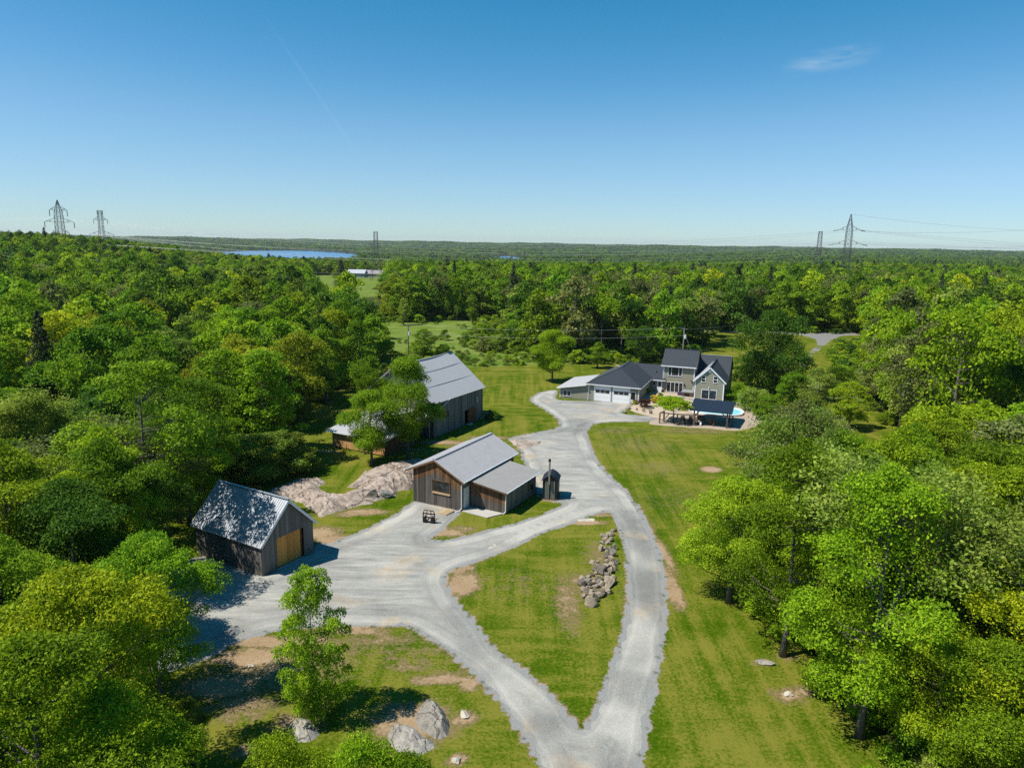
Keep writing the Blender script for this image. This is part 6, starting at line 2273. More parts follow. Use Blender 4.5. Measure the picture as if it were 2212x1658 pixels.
def tree(shape, kind, x, y, H, R, label, group=None, rz=None, name=None, cat='tree', z=None, lod=None, bark=None, var=None):
    d = math.hypot(x, y)
    lod = lod or ('close' if d < 38 else 'near' if d < 66 else 'mid' if d < 135 else 'far')
    for cand in (lod, 'near', 'mid', 'far', 'close'):
        if (shape, cand) in PROTO:
            ps = PROTO[(shape, cand)]
            break
    rng_ = random.Random(int(x * 131 + y * 977))
    pr = ps[var if var is not None else rng_.randrange(len(ps))]
    o = bpy.data.objects.new(name or ('shrub' if shape == 'shrub' else 'tree'), None)
    COL.objects.link(o)
    o.location = (x, y, (gz(x, y) if z is None else z))
    o.rotation_euler = (0, 0, rng_.uniform(0, 6.28) if rz is None else rz)
    o.scale = (R / pr[1], R / pr[1], H / pr[0])
    tag(o, label, cat, group)
    tk = bpy.data.objects.new('trunk', pr[2])
    cr = bpy.data.objects.new('crown', pr[3])
    for c in (tk, cr):
        COL.objects.link(c)
        c.parent = o
    if not pr[3].materials:
        pr[3].materials.append(LEAF['mid'])
    cr.material_slots[0].link = 'OBJECT'
    cr.material_slots[0].material = LEAF[kind]
    TREES.append((x, y, R))
    return o


def crown_at(px, py, zc, **k):
    p = G(px, py, zc)
    return dict(x=p[0], y=p[1])

# ---------------------------------------------------------------- trees that stand out
q = G(678.5, 1546)
tree('oval', 'mid', q[0], q[1], 8.5, 1.42, 'young upright maple standing alone in the foreground grass left of the drive', rz=.6)
q = G(418, 1652)
tree('round', 'pale', q[0], q[1], 3.6, .95, 'small pale sapling in shade at the lower left of the grass', lod='close')
q = (7.4, 128.4)
tree('lawn', 'bright', *q, 9.8, 3.5, 'round bright green maple on the lawn left of the house', var=0, lod='near')
tree('oval', 'bright', 17.6, 144.6, 5.6, 2.1, 'small bright tree on the back lawn behind the garage bay', lod='mid')
tree('round', 'dark', 27.9, 151.5, 8.0, 3.4, 'dark green tree right behind the garage roof', lod='mid')
q = G(1664, 850)
tree('broad', 'dark', q[0], q[1], 14.4, 6.3, 'broad dark green tree right of the house', lod='near', var=0)
q = G(1453, 912)
tree('umbrella', 'bright', q[0], q[1], 3.7, 2.5, 'flat umbrella shaped bright green tree over the pergola', z=.08)
q = G(802, 1006)
tree('lawn', 'mid', q[0], q[1], 8.8, 3.2, 'leafy low tree in front of the barn annex, left of two', lod='near', var=0)
q = G(880, 992)
tree('lawn', 'mid', q[0], q[1], 12.2, 3.2, 'tall green maple in front of the old barn corner, right of two', lod='near', rz=1.2, var=1)
tree('open', 'bright', -17.6, 82.0, 11.2, 3.6, 'airy tree with bare inner limbs rising over the barn annex', lod='near', var=0)
# right foreground
KINDW0 = {'bright': 'bright green', 'mid': 'mid green', 'yellow': 'yellow green', 'pale': 'pale green'}
tree('grove', 'bright', 17.3, 40.5, 14.2, 4.0, 'slender pale barked tree with airy crown, leftmost trunk of the right grove', lod='near', var=0)
tree('grove', 'bright', 18.6, 33.1, 15.0, 4.2, 'tall airy tree with flared trunk nearest the camera in the right grove', lod='near', var=0, rz=2.2)
tree('open', 'grey', 20.3, 35.6, 12.6, 4.6, 'leaning sparse tree with bare grey branches in the right grove', lod='near', var=1, rz=2.0).rotation_euler = (rad(6), rad(20), 1.0)
tree('round', 'mid', 15.9, 47.2, 9.2, 3.5, 'dense dark leafed maple overhanging the right lawn edge', lod='near', var=0)
tree('grove', 'grey', 24.5, 58.5, 12.6, 5.0, 'grey green willowy tree with bare limbs beside the pool view', lod='near', var=0)
tree('open', 'grey', 30.5, 62, 10.8, 4.2, 'thin grey green tree behind the willowy tree', lod='near', var=1)
tree('bare', 'grey', 21.0, 49.0, 11.5, 4.0, 'half dead grey tree inside the right grove', lod='near', var=0)
for x, y, sh, kd, H_, R_, lab in [(22.6, 39.5, 'round', 'bright', 9.0, 3.4, 'bright leafy tree filling the gap between the two tall right trunks'), (24.5, 45.5, 'round', 'bright', 10.0, 3.8, 'bright leafy tree behind the half dead grey tree'), (27.0, 40.5, 'oval', 'yellow', 12.5, 3.6, 'glowing yellow green tree near the right frame edge'),
                                  (21.6, 54.0, 'round', 'mid', 8.0, 3.2, 'green tree under the willowy tree'), (24.0, 33.5, 'oval', 'bright', 10.5, 3.4, 'bright tree at the lower right behind the flared trunk'), (22.0, 28.5, 'round', 'bright', 8.0, 3.0, 'leafy bright tree in the lower right corner'), (28.5, 50.0, 'oval', 'yellow', 12.5, 3.8, 'yellow green tree above the right grove'),
                                  (33.0, 47.0, 'round', 'bright', 12.0, 4.2, 'broad bright tree at the right frame edge above the grove')]:
    tree(sh, kd, x, y, H_, R_, lab, lod='near')
for x, y, sh, kd, H_, R_ in [(19.6, 51.5, 'round', 'bright', 9.5, 3.4), (20.5, 43.0, 'round', 'bright', 10.5, 3.4), (26.5, 55.0, 'round', 'mid', 11.0, 3.8), (22.6, 47.5, 'oval', 'bright', 11.5, 3.4), (20.4, 36.6, 'round', 'bright', 7.6, 2.8), (19.8, 39.6, 'round', 'mid', 6.6, 2.5), (21.4, 31.6, 'round', 'bright', 7.4, 2.8), (18.4, 49.8, 'round', 'mid', 7.6, 2.8), (21.5, 57.0, 'round', 'pale', 8.4, 3.2), (26.5, 36.5, 'oval', 'bright', 12.0, 3.5), (30.5, 41.5, 'round', 'yellow', 12.0, 4.2), (31.5, 53.5, 'oval', 'bright', 12.0, 3.8), (24.5, 29.5, 'round', 'yellow', 9.5, 3.4), (28.5, 33.0, 'round', 'bright', 11.0, 3.8), (35.5, 56.5, 'round', 'yellow', 11.5, 4.2)]:
    tree(sh, kd, x, y, H_, R_, KINDW0[kd] + ' leafy tree filling the inside of the right grove', 'leafy trees filling the right grove', lod='near')
for x, y, R_, kd in [(19.2, 36.8, 1.6, 'bright'), (20.4, 31.2, 1.7, 'mid'), (19.0, 44.0, 1.5, 'mid'), (21.0, 34.0, 1.8, 'bright'), (22.5, 30.5, 1.8, 'mid'), (18.6, 42.0, 1.2, 'bright')]:
    tree('shrub', kd, x, y, R_ * 1.35, R_, 'leafy shrub at the feet of the right grove trunks', 'shrubs at the feet of the right grove', lod='near', cat='shrub')
for x, y, H_, R_, rz_, lab in [(19.9, 34.6, 15.6, 4.6, .4, 'sparse pale limbed tree standing before the flared trunk tree'), (21.6, 39.0, 14.6, 4.4, 2.6, 'sparse twiggy tree rising through the middle of the right grove'), (22.5, 55.5, 13.2, 4.2, 4.1, 'sparse twiggy tree beside the grey green willowy tree'), (26.0, 33.0, 13.5, 4.4, 1.4, 'sparse bare limbed tree at the lower right')]:
    tree('bare', 'pale', x, y, H_, R_, lab, lod='near', rz=rz_)
# shade trees beside the small garage
tree('oval', 'mid', -28.2, 46.6, 12.5, 3.3, 'green tree shading the gravel left of the small garage', lod='near', var=0)
tree('tall', 'mid', -27.8, 51.6, 16.0, 4.6, 'tall high crowned tree dappling the garage roof with shade', lod='near', rz=.5)
tree('tall', 'mid', -29.6, 60.0, 13.5, 4.0, 'high crowned tree behind the left end of the garage', lod='near', rz=2.5)
# left, named by crown
LT = [   # shape, leaf, crown centre on the sheet, distance from the eye, height, radius
    ('round', 'yellow', (160, 1350), 33, 11.2, 3.9, 'yellow green maple with glowing crown above the shaded drive end', 'near'),
    ('dome', 'bright', (70, 1590), 27, 12.0, 4.4, 'bright feathery ash filling the lower left corner', 'close'),
    ('round', 'bright', (240, 1610), 27, 9.4, 3.0, 'small bright tree at the right flank of the corner ash', 'close'),
    ('round', 'bright', (0, 1400), 36, 7.6, 2.8, 'bright tree cut by the left frame edge beside the yellow maple', 'near'),
    ('round', 'mid', (325, 1275), 40, 9.6, 2.9, 'mid green tree right of the yellow green maple by the gravel', 'near'),
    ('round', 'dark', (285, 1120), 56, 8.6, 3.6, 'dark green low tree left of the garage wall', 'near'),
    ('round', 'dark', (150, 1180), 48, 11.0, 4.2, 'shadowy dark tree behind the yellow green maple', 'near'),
    ('oval', 'mid', (225, 1075), 53, 12.0, 3.6, 'green tree between the dark tree and the half bare trees', 'near'),
    ('bare', 'grey', (215, 960), 61, 12.0, 5.6, 'half bare grey tree with tangled branches in the left wood', 'near'),
    ('bare', 'grey', (300, 1000), 60, 10.8, 4.8, 'second half bare grey tree in the left wood, nearer the garage', 'near'),
    ('open', 'pale', (110, 930), 70, 13.0, 4.4, 'pale airy tree left of the half bare trees', 'near'),
    ('round', 'bright', (425, 920), 74, 12.0, 3.9, 'bright green tree right of the half bare trees behind the garage', 'near'),
    ('oval', 'bright', (400, 1010), 66, 8.8, 2.9, 'bright lower tree between half bare trees and sumac bushes', 'near'),
    ('oval', 'yellow', (10, 1100), 52, 13.0, 4.0, 'yellowish tree at the left frame edge beside the half bare trees', 'near'),
    ('round', 'olive', (510, 795), 98, 13.0, 4.8, 'olive gold tree in the left wood, broader of two', 'mid'),
    ('round', 'olive', (640, 785), 102, 12.5, 4.0, 'olive gold tree nearest the barn, right of two', 'mid'),
    ('round', 'olive', (440, 830), 92, 11.5, 3.6, 'lower olive tree left of the two olive gold ones', 'mid'),
    ('round', 'mid', (180, 780), 98, 14.5, 5.0, 'large rounded green tree in the left wood above the half bare trees', 'mid'),
    ('round', 'mid', (330, 800), 96, 13.5, 4.4, 'rounded green tree between the large green one and the olive trees', 'mid'),
    ('oval', 'mid', (700, 770), 112, 12.5, 3.6, 'tall green tree at the wood edge left of the barn roof', 'mid'),
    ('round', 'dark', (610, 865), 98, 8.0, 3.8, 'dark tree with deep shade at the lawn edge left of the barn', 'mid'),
    ('oval', 'mid', (775, 745), 122, 12.5, 3.2, 'green tree behind the barn ridge left end', 'mid'),
]
for sh, kd, px, ds, H_, R_, lab, lod in LT:
    p = at(*px, ds)
    tree(sh, kd, p[0], p[1], H_, R_, lab, lod=lod)
for k, (px, H_, R_) in enumerate([((520, 1045), 5.2, 3.0), ((585, 1035), 5.0, 2.8), ((640, 1020), 4.6, 2.2), ((475, 1040), 4.6, 2.6)]):
    p = G(*px)
    tree('shrub', 'pale', p[0], p[1], H_, R_, 'pale green sumac bush in the thicket between garage roof and outcrop', 'sumac bushes behind the garage', lod='near', name='sumac_bush', cat='bush', var=1)
# foreground tree tops at the bottom edge
for px, zt, H_, R_, lab in [((605, 1612), 8.4, 8.6, 2.2, 'bright tree top poking into the lower frame edge, left of two'), ((760, 1622), 8.2, 8.4, 2.3, 'leafy tree top at the lower frame edge below the grey boulder'), ((885, 1640), 7.8, 8.0, 1.8, 'small tree top at the lower frame edge, rightmost')]:
    p = G(*px, zt)
    tree('round', 'bright', p[0], p[1], H_, R_, lab, lod='close')
# bushes of the rock garden
for (cx, cy), kd, H_, R_, lab in [((1100, 765), 'red', 1.35, 1.0, 'dark red rounded bush in the sandy garden'), ((1220, 722), 'gold', .95, 1.0, 'golden yellow bush in the sandy garden'), ((1262, 678), 'mid', .7, .5, 'small green bush above the golden one'), ((990, 735), 'yellow', .5, .45, 'low yellow green plant by the garage corner'), ((1110, 640), 'mid', .9, 1.0, 'low dark planting along the garage side wall'), ((1205, 600), 'mid', .6, .5, 'small green plant below the link window')]:
    p = G((2040 + cx / 2.9105) * .5758, (1260 + cy / 2.9105) * .5758, .35)
    tree('shrub', kd, p[0], p[1], H_, R_, lab, lod='near', name='garden_bush', cat='bush', z=terz(p[0], p[1]), var=0)
q = G(*c3(2045, 985))
tree('shrub', 'dark', q[0], q[1], 1.2, 1.0, 'low dark round bush at the far barn corner', lod='near', name='bush', cat='bush', var=0)
for px, H_, R_, kd, lab in [((1590, 870), 3.2, 2.0, 'mid', 'green bush against the right house corner'), ((1625, 890), 3.6, 2.2, 'pale', 'pale bush right of the pool'), ((1660, 905), 3.4, 2.4, 'mid', 'round bush right of the pale pool bush'), ((1600, 830), 3.4, 1.8, 'dark', 'dark bush behind the right house corner')]:
    p = G(*px)
    tree('shrub', kd, p[0], p[1], H_, R_, lab, lod='near', name='bush', cat='bush')
for px, H_, R_, kd, lab in [((1705, 892), 6.5, 2.8, 'mid', 'leafy tree right of the pool, below the broad dark tree'), ((1762, 900), 7.4, 3.0, 'pale', 'pale leafy tree on the grass strip right of the pool'), ((1800, 868), 6.0, 2.4, 'mid', 'small leafy tree on the grass strip towards the far road'), ((1832, 925), 6.8, 2.8, 'bright', 'bright leafy tree at the foot of the grass strip')]:
    p = G(*px)
    tree('round', kd, p[0], p[1], H_, R_, lab, lod='mid')
# trees dotted through the meadow
for px, top, R_, sh, kd, lab in [((915, 775), 6.5, 2.3, 'oval', 'bright', 'bright young poplar in the meadow right of the thin pole'), ((832, 775), 7.5, 1.8, 'oval', 'bright', 'slim bright poplar in the meadow left of the thin pole'), ((940, 770), 5.0, 1.5, 'open', 'pale', 'thin twiggy tree in the meadow beside the young poplar'), ((1120, 745), 9.0, 3.4, 'round', 'mid', 'green tree at the right end of the meadow'), ((1020, 700), 9.5, 2.0, 'oval', 'mid', 'slim green tree at the far meadow edge'), ((985, 706), 7.0, 1.4, 'open', 'pale', 'thin pale tree at the far meadow edge'), ((872, 702), 8.0, 1.8, 'oval', 'pale', 'slim pale tree at the far left of the meadow'), ((1000, 748), 3.0, 1.6, 'shrub', 'pale', 'pale shrub in the middle of the meadow'), ((1040, 760), 3.4, 2.0, 'shrub', 'grey', 'grey green shrub at the right of the meadow'), ((958, 735), 2.6, 1.5, 'shrub', 'mid', 'green shrub in the middle of the meadow'), ((1052, 735), 4.0, 1.8, 'shrub', 'mid', 'tall green shrub at the right of the meadow'), ((890, 762), 2.4, 1.6, 'shrub', 'bright', 'bright low shrub by the thin meadow pole')]:
    p = G(*px)
    tree(sh, kd, p[0], p[1], top, R_, lab, lod='mid')

# ---------------------------------------------------------------- the woods, tree by tree
rng = random.Random(77)
nrs = np.random.RandomState(9)


def in_view(x, y, m=10.0):
    v = np.array([x, y, 6.0]) - _C
    zc = v @ _F
    if zc < 3:
        return False
    u = (v @ _R) * FP / zc
    mm = m * FP / zc
    return abs(u) < PW / 2 + mm


WOODS = [(LEFTWOOD, 'left', [('round', 5), ('oval', 6), ('open', 1.6), ('conifer', .08)], [('mid', 5), ('dark', 3), ('bright', 2.6), ('yellow', .9), ('olive', .6), ('grey', 1.0), ('pale', 1.2)]),
         (RIGHTWOOD, 'right', [('round', 5), ('oval', 4), ('open', 1.4), ('conifer', .08)], [('mid', 4), ('dark', 1.8), ('bright', 4), ('yellow', 2.6), ('grey', 1.6), ('pale', 1.0)]),
         (BACKWOOD, 'back', [('round', 4), ('oval', 5), ('open', 1.5), ('conifer', .08)], [('mid', 5), ('dark', 2.5), ('bright', 2.5), ('yellow', .5), ('grey', 1.2), ('pale', 1.5)])]
KINDW = {'mid': 'mid green', 'dark': 'dark green', 'bright': 'bright green', 'yellow': 'yellow green', 'olive': 'olive gold', 'grey': 'grey green', 'pale': 'pale green', 'conifer': 'blackish'}
SHAPEW = {'round': 'rounded tree', 'oval': 'tall oval tree', 'open': 'airy thin crowned tree', 'conifer': 'pointed conifer'}
WHERE = {'left': 'in the dense wood filling the left side', 'right': 'in the wood on the right beyond the lawn', 'back': 'in the wood behind the meadow and house'}


def wpick(lst):
    t = rng.random() * sum(w_ for _, w_ in lst)
    for v, w_ in lst:
        t -= w_
        if t <= 0:
            return v
    return lst[-1][0]


cells = {}


def put_cell(x, y, R):
    cells.setdefault((int(x // 8), int(y // 8)), []).append((x, y, R))


def clash(x, y, R, k):
    ci, cj = int(x // 8), int(y // 8)
    for i in range(ci - 1, ci + 2):
        for j in range(cj - 1, cj + 2):
            for (a, b_, r2) in cells.get((i, j), ()):
                if (a - x) ** 2 + (b_ - y) ** 2 < ((R + r2) * k) ** 2:
                    return True
    return False


for (x, y, R) in TREES:
    put_cell(x, y, R)
cand = []
for pl, nm, shp, knd in WOODS:
    lo, hi = pl.min(0), pl.max(0)
    npts = 9000 if nm == 'back' else 14000
    P = np.column_stack([nrs.uniform(max(lo[0], -215), min(hi[0], 215), npts), nrs.uniform(max(lo[1], 14), hi[1], npts)])
    ok = pip(P, pl)
    ed = pdist(P, pl)
    for (x, y), o_, e_ in zip(P, ok, ed):
        if not o_ or not in_view(x, y, 11):
            continue
        d = math.hypot(x, y)
        if d < 30:
            continue
        sh = wpick(shp)
        R = {'round': rng.uniform(3.6, 6.0), 'oval': rng.uniform(3.0, 4.6), 'open': rng.uniform(3.2, 4.8), 'conifer': rng.uniform(2.4, 3.2)}[sh]
        if clash(x, y, R, .66):
            continue
        # the far farm is seen through a gap
        sx, sy, _ = sheet((x, y, 0))
        H = rng.uniform(9.0, 12.6) + (R - 3.4) * 1.25 if sh != 'conifer' else rng.uniform(11, 15.5)
        if d > 150 or nm != 'left' and d > 90:
            H *= 1.24
        elif d > 95:
            H *= 1.12
        if 670 < sx < 850 and d > 195:
            continue
        if nm == 'left' and y < 60 and sx > 235:
            continue
        if nm == 'left' and 45 < y < 75 and x > -45:
            H *= .8
        if nm == 'left' and 110 < sx < 400 and 40 < d < 68:
            H = min(H, 7.5)
            R = min(R, 3.2)
        if nm == 'right' and y < 62 and x < 30:
            H *= .8
        # keep the far road, the meadow and the strip of lawn beside the wood in sight
        rp = R * FP / max(d, 1)
        ty = sheet((x, y, H))[1]
        if d > 120 and ((1712 - rp < sx < 1848 + rp and ty < 782 and sy > 716 and d < 212) or (855 - rp < sx < 1050 + rp and ty < 772 and sy > 700 and d < 232)):
            continue
        put_cell(x, y, R)
        kd = 'conifer' if sh == 'conifer' else wpick(knd)
        cand.append((d, x, y, sh, kd, H, R, nm, e_))
cand.sort()
NIND = 262
for d, x, y, sh, kd, H, R, nm, e_ in cand[:NIND]:
    sx = sheet((x, y, 8))[0]
    if nm == 'left':
        cw = 'at the left frame edge' if sx < 200 else 'in the left wood' if sx < 430 else 'towards the barn in the left wood'
        dw = 'standing in front' if d < 85 else 'midway back' if d < 140 else 'far back'
    elif nm == 'right':
        cw = 'beside the lawn in the right wood' if sx < 1900 else 'at the right frame edge' if sx > 2060 else 'inside the right wood'
        dw = 'standing in front' if d < 85 else 'midway back' if d < 150 else 'far back'
    else:
        cw = 'beyond the meadow' if sx < 1080 else 'behind the garage roof' if sx < 1420 else 'behind the house'
        dw = 'at the front' if d < 185 else 'farther back'
    tree(sh, kd, x, y, H, R, '%s %s %s %s' % (KINDW[kd], SHAPEW[sh], dw, cw), '%ss %s' % (SHAPEW[sh], WHERE[nm]))
rest = cand[NIND:]
print('wood trees', len(cand))

# shrubs along the wood edges
sc_ = 0
for pl, nm in ((LEFTWOOD, 'left'), (RIGHTWOOD, 'right'), (BACKWOOD, 'back')):
    e = smooth_poly(pl, 2.6, .8, 4)
    for (x, y) in e:
        if y < 24 or y > 240 or abs(x) > 110 or not in_view(x, y, 3) or rng.random() < .25:
            continue
        x += rng.uniform(-1.0, 1.0)
        y += rng.uniform(-1.0, 1.0)
        if 670 < sheet((x, y, 0))[0] < 850 and math.hypot(x, y) > 160:
            continue
        R = rng.uniform(1.0, 2.0)
        if clash(x, y, R * .4, .5) or sc_ > 110:
            continue
        put_cell(x, y, R)
        sc_ += 1
        kd = rng.choice(['mid', 'bright', 'mid', 'dark', 'pale', 'yellow' if nm == 'right' else 'mid'])
        w_ = {'left': 'along the edge of the left wood', 'right': 'along the edge of the right wood', 'back': 'along the edge of the wood behind the meadow'}[nm]
        tree('shrub', kd, x, y, R * rng.uniform(.9, 1.5), R, '%s bushy shrub %s' % (KINDW[kd], w_), '%s shrubs %s' % (KINDW[kd], w_), cat='shrub')

# ---------------------------------------------------------------- masses nobody could count: far woods, undergrowth, reeds
SRC = bpy.data.collections.new('plant_sources')


def src(key, i, kind, nm):
    H, R, tk, cr = PROTO[key][i]
    me = cr.copy()
    me.materials.clear()
    me.materials.append(LEAF[kind])
    o = bpy.data.objects.new(nm, me)
    SRC.objects.link(o)
    return H, R


def scatter(name, pts, kinds, label=None):
    """pts: (x, y, z, scale_xy, scale_z, rot, kind index)"""
    A = np.array(pts, np.float32)
    me = bpy.data.meshes.new(name)
    me.vertices.add(len(A))
    me.vertices.foreach_set('co', A[:, :3].ravel())
    for nm, arr, ty in (('sc', np.column_stack([A[:, 3], A[:, 3], A[:, 4]]), 'FLOAT_VECTOR'), ('rt', np.column_stack([0 * A[:, 5], 0 * A[:, 5], A[:, 5]]), 'FLOAT_VECTOR')):
        a = me.attributes.new(nm, ty, 'POINT')
        a.data.foreach_set('vector', arr.astype(np.float32).ravel())
    a = me.attributes.new('ki', 'INT', 'POINT')
    a.data.foreach_set('value', A[:, 6].astype(np.int32))
    o = link(bpy.data.objects.new(name, me))
    ng = bpy.data.node_groups.new(name, 'GeometryNodeTree')
    ng.interface.new_socket('Geometry', in_out='INPUT', socket_type='NodeSocketGeometry')
    ng.interface.new_socket('Geometry', in_out='OUTPUT', socket_type='NodeSocketGeometry')
    gi, go = ng.nodes.new('NodeGroupInput'), ng.nodes.new('NodeGroupOutput')
    jn = ng.nodes.new('GeometryNodeJoinGeometry')

    def na(nm, ty):
        n_ = ng.nodes.new('GeometryNodeInputNamedAttribute')
        n_.data_type = ty
        n_.inputs['Name'].default_value = nm
        return n_.outputs['Attribute']
    ki = na('ki', 'INT')
    sv, rv_ = na('sc', 'FLOAT_VECTOR'), na('rt', 'FLOAT_VECTOR')
    for k, ob in enumerate(kinds):
        ip = ng.nodes.new('GeometryNodeInstanceOnPoints')
        oi = ng.nodes.new('GeometryNodeObjectInfo')
        oi.inputs['Object'].default_value = ob
        oi.inputs['As Instance'].default_value = True
        cp = ng.nodes.new('FunctionNodeCompare')
        cp.data_type = 'INT'
        cp.operation = 'EQUAL'
        ng.links.new(ki, cp.inputs[2])
        cp.inputs[3].default_value = k
        ng.links.new(gi.outputs[0], ip.inputs['Points'])
        ng.links.new(cp.outputs[0], ip.inputs['Selection'])
        ng.links.new(oi.outputs['Geometry'], ip.inputs['Instance'])
        ng.links.new(rv_, ip.inputs['Rotation'])
        ng.links.new(sv, ip.inputs['Scale'])
        ng.links.new(ip.outputs[0], jn.inputs[0])
    ng.links.new(jn.outputs[0], go.inputs[0])
    md = o.modifiers.new('scatter', 'NODES')
    md.node_group = ng
    tag(o, label, kind='stuff')
    return o


FK = [(('round', 'far'), 0, 'mid'), (('round', 'far'), 1, 'bright'), (('oval', 'far'), 0, 'mid'), (('round', 'far'), 0, 'dark'), (('oval', 'far'), 0, 'pale'), (('open', 'far'), 0, 'grey'), (('conifer', 'far'), 0, 'conifer'), (('round', 'far'), 1, 'far'), (('oval', 'far'), 0, 'far'), (('round', 'far'), 1, 'yellow')]
fdim = [src(k, i, kd, 'far_tree_source') for k, i, kd in FK]
SRCS = list(SRC.objects)
pts = []
kmap = {('round', 'mid'): 0, ('round', 'bright'): 1, ('oval', 'mid'): 2, ('round', 'dark'): 3, ('oval', 'dark'): 3, ('oval', 'pale'): 4, ('round', 'pale'): 4, ('oval', 'bright'): 1, ('round', 'yellow'): 9, ('oval', 'yellow'): 9}
for d, x, y, sh, kd, H, R, nm, e_ in rest:
    k = 6 if sh == 'conifer' else 5 if sh == 'open' else kmap.get((sh, kd), 7)
    h0, r0 = fdim[k]
    pts.append((x, y, gz(x, y), R / r0, H / h0, rng.uniform(0, 6.28), k))


def lake_hit(x, y):
    for lk in LAKES:
        u = (x - lk[0]) * lk[4] + (y - lk[1]) * lk[5]
        v = ((y - lk[1]) * lk[4] - (x - lk[0]) * lk[5]) * lk[2] / lk[3]
        if math.hypot(u, v) < lk[2] * 1.13:
            return True
    return False


r = 235.0
while r < 8200:
    step = 7.2 if r < 420 else 8.0 if r < 700 else 9.5 if r < 1200 else 14 if r < 2000 else 21 if r < 3200 else 30
    rstep = step if r < 2000 else step * 2.2
    a = rad(-44)
    while a < rad(44):
        a += step / r * rng.uniform(.7, 1.3)
        rr = r + rng.uniform(-.5, .5) * rstep
        x, y = rr * math.sin(a), rr * math.cos(a)
        if y < 262 and abs(x) < 300 and (pip([(x, y)], LEFTWOOD)[0] or pip([(x, y)], RIGHTWOOD)[0] or pip([(x, y)], BACKWOOD)[0] or pip([(x, y)], MEADOW)[0]):
            continue
        if y < 240 and -60 < x < 104:
            continue
        sx, sy, _ = sheet((x, y, 0))
        if 668 < sx < 842 and 190 < rr < 585 and not (rr < 470 and rng.random() < .03):
            continue
        if lake_hit(x, y):
            continue
        big = 1.0 if r < 1200 else 1.25 if r < 2000 else 2.0 if r < 3200 else 2.7
        t = rng.random()
        # woods come in stands of one kind
        st = mnoise.noise((x * .012, y * .012, 3.0))
        if r > 900:
            k = 6 if t < (.10 + .12 * max(0, st)) else 7 if t < .5 else 8 if t < .78 else 0 if t < .9 else 3
        else:
            k = 6 if t < .02 else 0 if t < .28 else 2 if t < .46 else 1 if t < .46 + .16 + .2 * st else 3 if t < .80 else 4 if t < .88 else 5 if t < .93 else 9 if t < .96 else 7
        H = rng.uniform(10.5, 16.5) * (1.12 if k == 6 else 1)
        z = float(height(x, y))
        if r < 640 and 395 < sx < 850:
            H *= .85
        if r > 640 and 470 < sx < 775 and r < 1600:
            H *= .72
        h0, r0 = fdim[k]
        pts.append((x, y, z, rng.uniform(3.8, 5.4) * big / r0, H / h0 * (1 if r < 2000 else 1.05), rng.uniform(0, 6.28), k))
    r += rstep * .92
print('far trees', len(pts))
scatter('far_forest', pts, SRCS)
# undergrowth beneath the near woods
n0 = len(SRC.objects)
udim = [src(('shrub', 'mid'), 0, kd, 'undergrowth_source') for kd in ('mid', 'dark', 'bright', 'pale')]
US = list(SRC.objects)[n0:]
pts = []
for pl in (LEFTWOOD, RIGHTWOOD, BACKWOOD):
    lo, hi = pl.min(0), pl.max(0)
    P = np.column_stack([nrs.uniform(max(lo[0], -150), min(hi[0], 150), 9000), nrs.uniform(max(lo[1], 22), hi[1], 9000)])
    ok = pip(P, pl)
    ed = pdist(P, pl)
    for (x, y), o_, e_ in zip(P, ok, ed):
        if not o_ or e_ > 26 or not in_view(x, y, 4):
            continue
        s = rng.uniform(.28, .75) * (1 if e_ > 2 else .6)
        pts.append((x, y, gz(x, y), s, s * rng.uniform(.5, .95), rng.uniform(0, 6.28), rng.choice([0, 0, 1, 1, 2, 3])))
# brush and reeds in the wet meadow
P = np.column_stack([nrs.uniform(-50, 60, 5200), nrs.uniform(138, 240, 5200)])
ok = pip(P, MEADOWL)
for (x, y), o_ in zip(P, ok):
    if o_ and (mnoise.noise((x * .05, y * .05, 1)) > .05 and x > -12 or y < 158 and rng.random() < .4 or rng.random() < .03) and in_view(x, y, 2):
        s = rng.uniform(.25, .8) if mnoise.noise((x * .05, y * .05, 1)) > .12 else rng.uniform(.18, .4)
        pts.append((x, y, gz(x, y), s, s * rng.uniform(.5, 1.0), rng.uniform(0, 6.28), rng.choice([0, 2, 3, 3])))
print('undergrowth', len(pts))
scatter('undergrowth', pts, US)


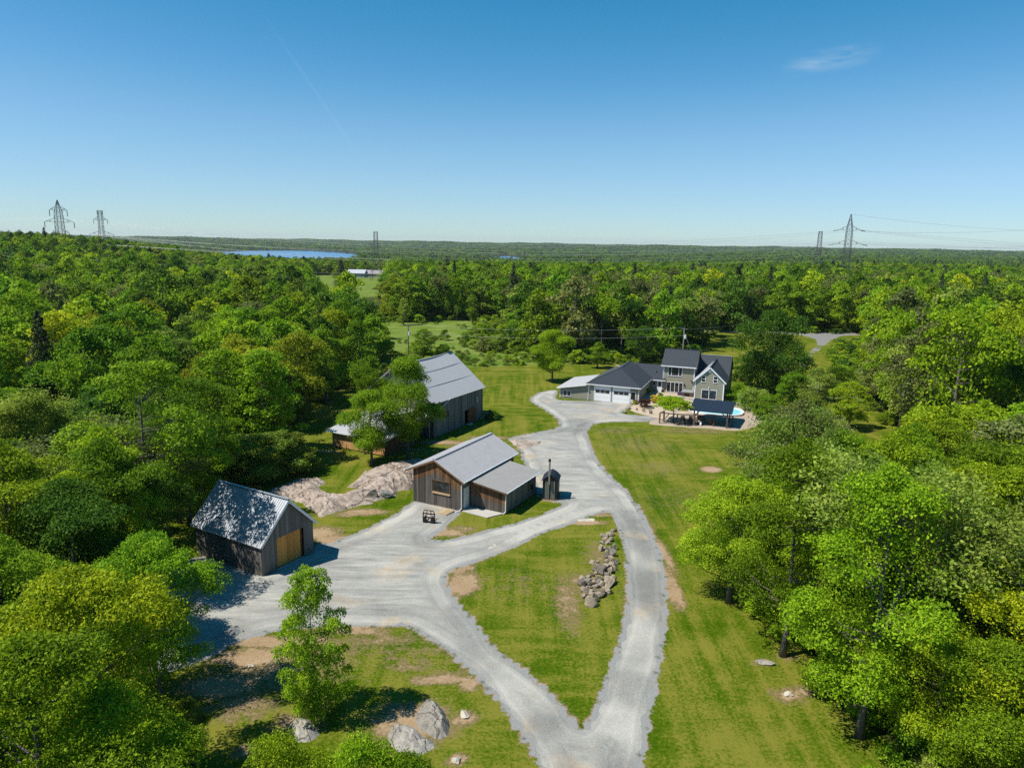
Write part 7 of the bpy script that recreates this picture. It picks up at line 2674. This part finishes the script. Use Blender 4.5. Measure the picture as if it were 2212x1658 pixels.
# ---------------------------------------------------------------- tufts of longer grass along the gravel
def sod(seed, R, nb, h):
    rs = np.random.RandomState(seed)
    a, r_ = rs.rand(nb) * 6.283, R * np.sqrt(rs.rand(nb))
    c = np.stack([r_ * np.cos(a), r_ * np.sin(a), 0 * a], 1)
    d = rs.normal(0, .55, (nb, 3))
    d[:, 2] = 1
    hh = (h * rs.uniform(.5, 1.3, nb) * (1 - .5 * (r_ / R) ** 2))[:, None]
    s_ = rs.normal(size=(nb, 3))
    s_[:, 2] = 0
    s_ /= np.linalg.norm(s_, axis=1, keepdims=True) + 1e-9
    wv_ = .016
    V = np.stack([c - s_ * wv_ - [0, 0, .01], c + s_ * wv_ - [0, 0, .01], c + d * hh], 1)
    return mesh_np('sod', V.reshape(-1, 3), tris=np.arange(nb * 3).reshape(-1, 3))


gmt = MT('grass_blades')
gr = gmt.orand()
gpn = gmt.noise(gmt.pos(), .11, 5, .62)
gv_ = gmt.math('ADD', gmt.math('MULTIPLY', gr, .5), gmt.math('MULTIPLY', gpn, .6))
gmt.fin(gmt.ramp(gv_, [(.25, (.06, .12, .004)), (.55, (.13, .20, .008)), (.78, (.22, .25, .02)), (.92, (.34, .29, .08))]), .7, 0, .1)
n1 = len(SRC.objects)
for k in range(3):
    me = sod(70 + k, .42, 150, .085)
    me.materials.append(gmt.m)
    SRC.objects.link(bpy.data.objects.new('sod_source', me))
SODS = list(SRC.objects)[n1:]
pts = []
# a ragged fringe where turf meets gravel
for ring_ in (DRIVE, ISLAND):
    for x, y in ring_:
        for _ in range(1):
            qx, qy = x + rng.gauss(0, .13), y + rng.gauss(0, .13)
            if rng.random() < .4 and 26 < qy < 125 and mnoise.noise((qx * .3, qy * .3, 5)) > -.15:
                s_ = rng.uniform(.25, .6)
                pts.append((qx, qy, gz(qx, qy), s_, s_ * rng.uniform(.9, 1.6), rng.uniform(0, 6.28), rng.randrange(3)))
print('sods', len(pts))
scatter('edge_grass', pts, SODS)

# ---------------------------------------------------------------- summer haze over the whole valley
hz_ = B().box(-9300, 9300, -800, 9800, -29, 82).build('haze', None)
hm = bpy.data.materials.new('haze_air')
hm.use_nodes = True
ht = hm.node_tree
ht.nodes.clear()
hout = ht.nodes.new('ShaderNodeOutputMaterial')
hv = ht.nodes.new('ShaderNodeVolumePrincipled')
hv.inputs['Color'].default_value = (.85, .93, 1.0, 1)
hv.inputs['Density'].default_value = 0.00005
hv.inputs['Anisotropy'].default_value = 0.2
ht.links.new(hv.outputs[0], hout.inputs['Volume'])
hz_.data.materials.append(hm)
tag(hz_, kind='stuff')
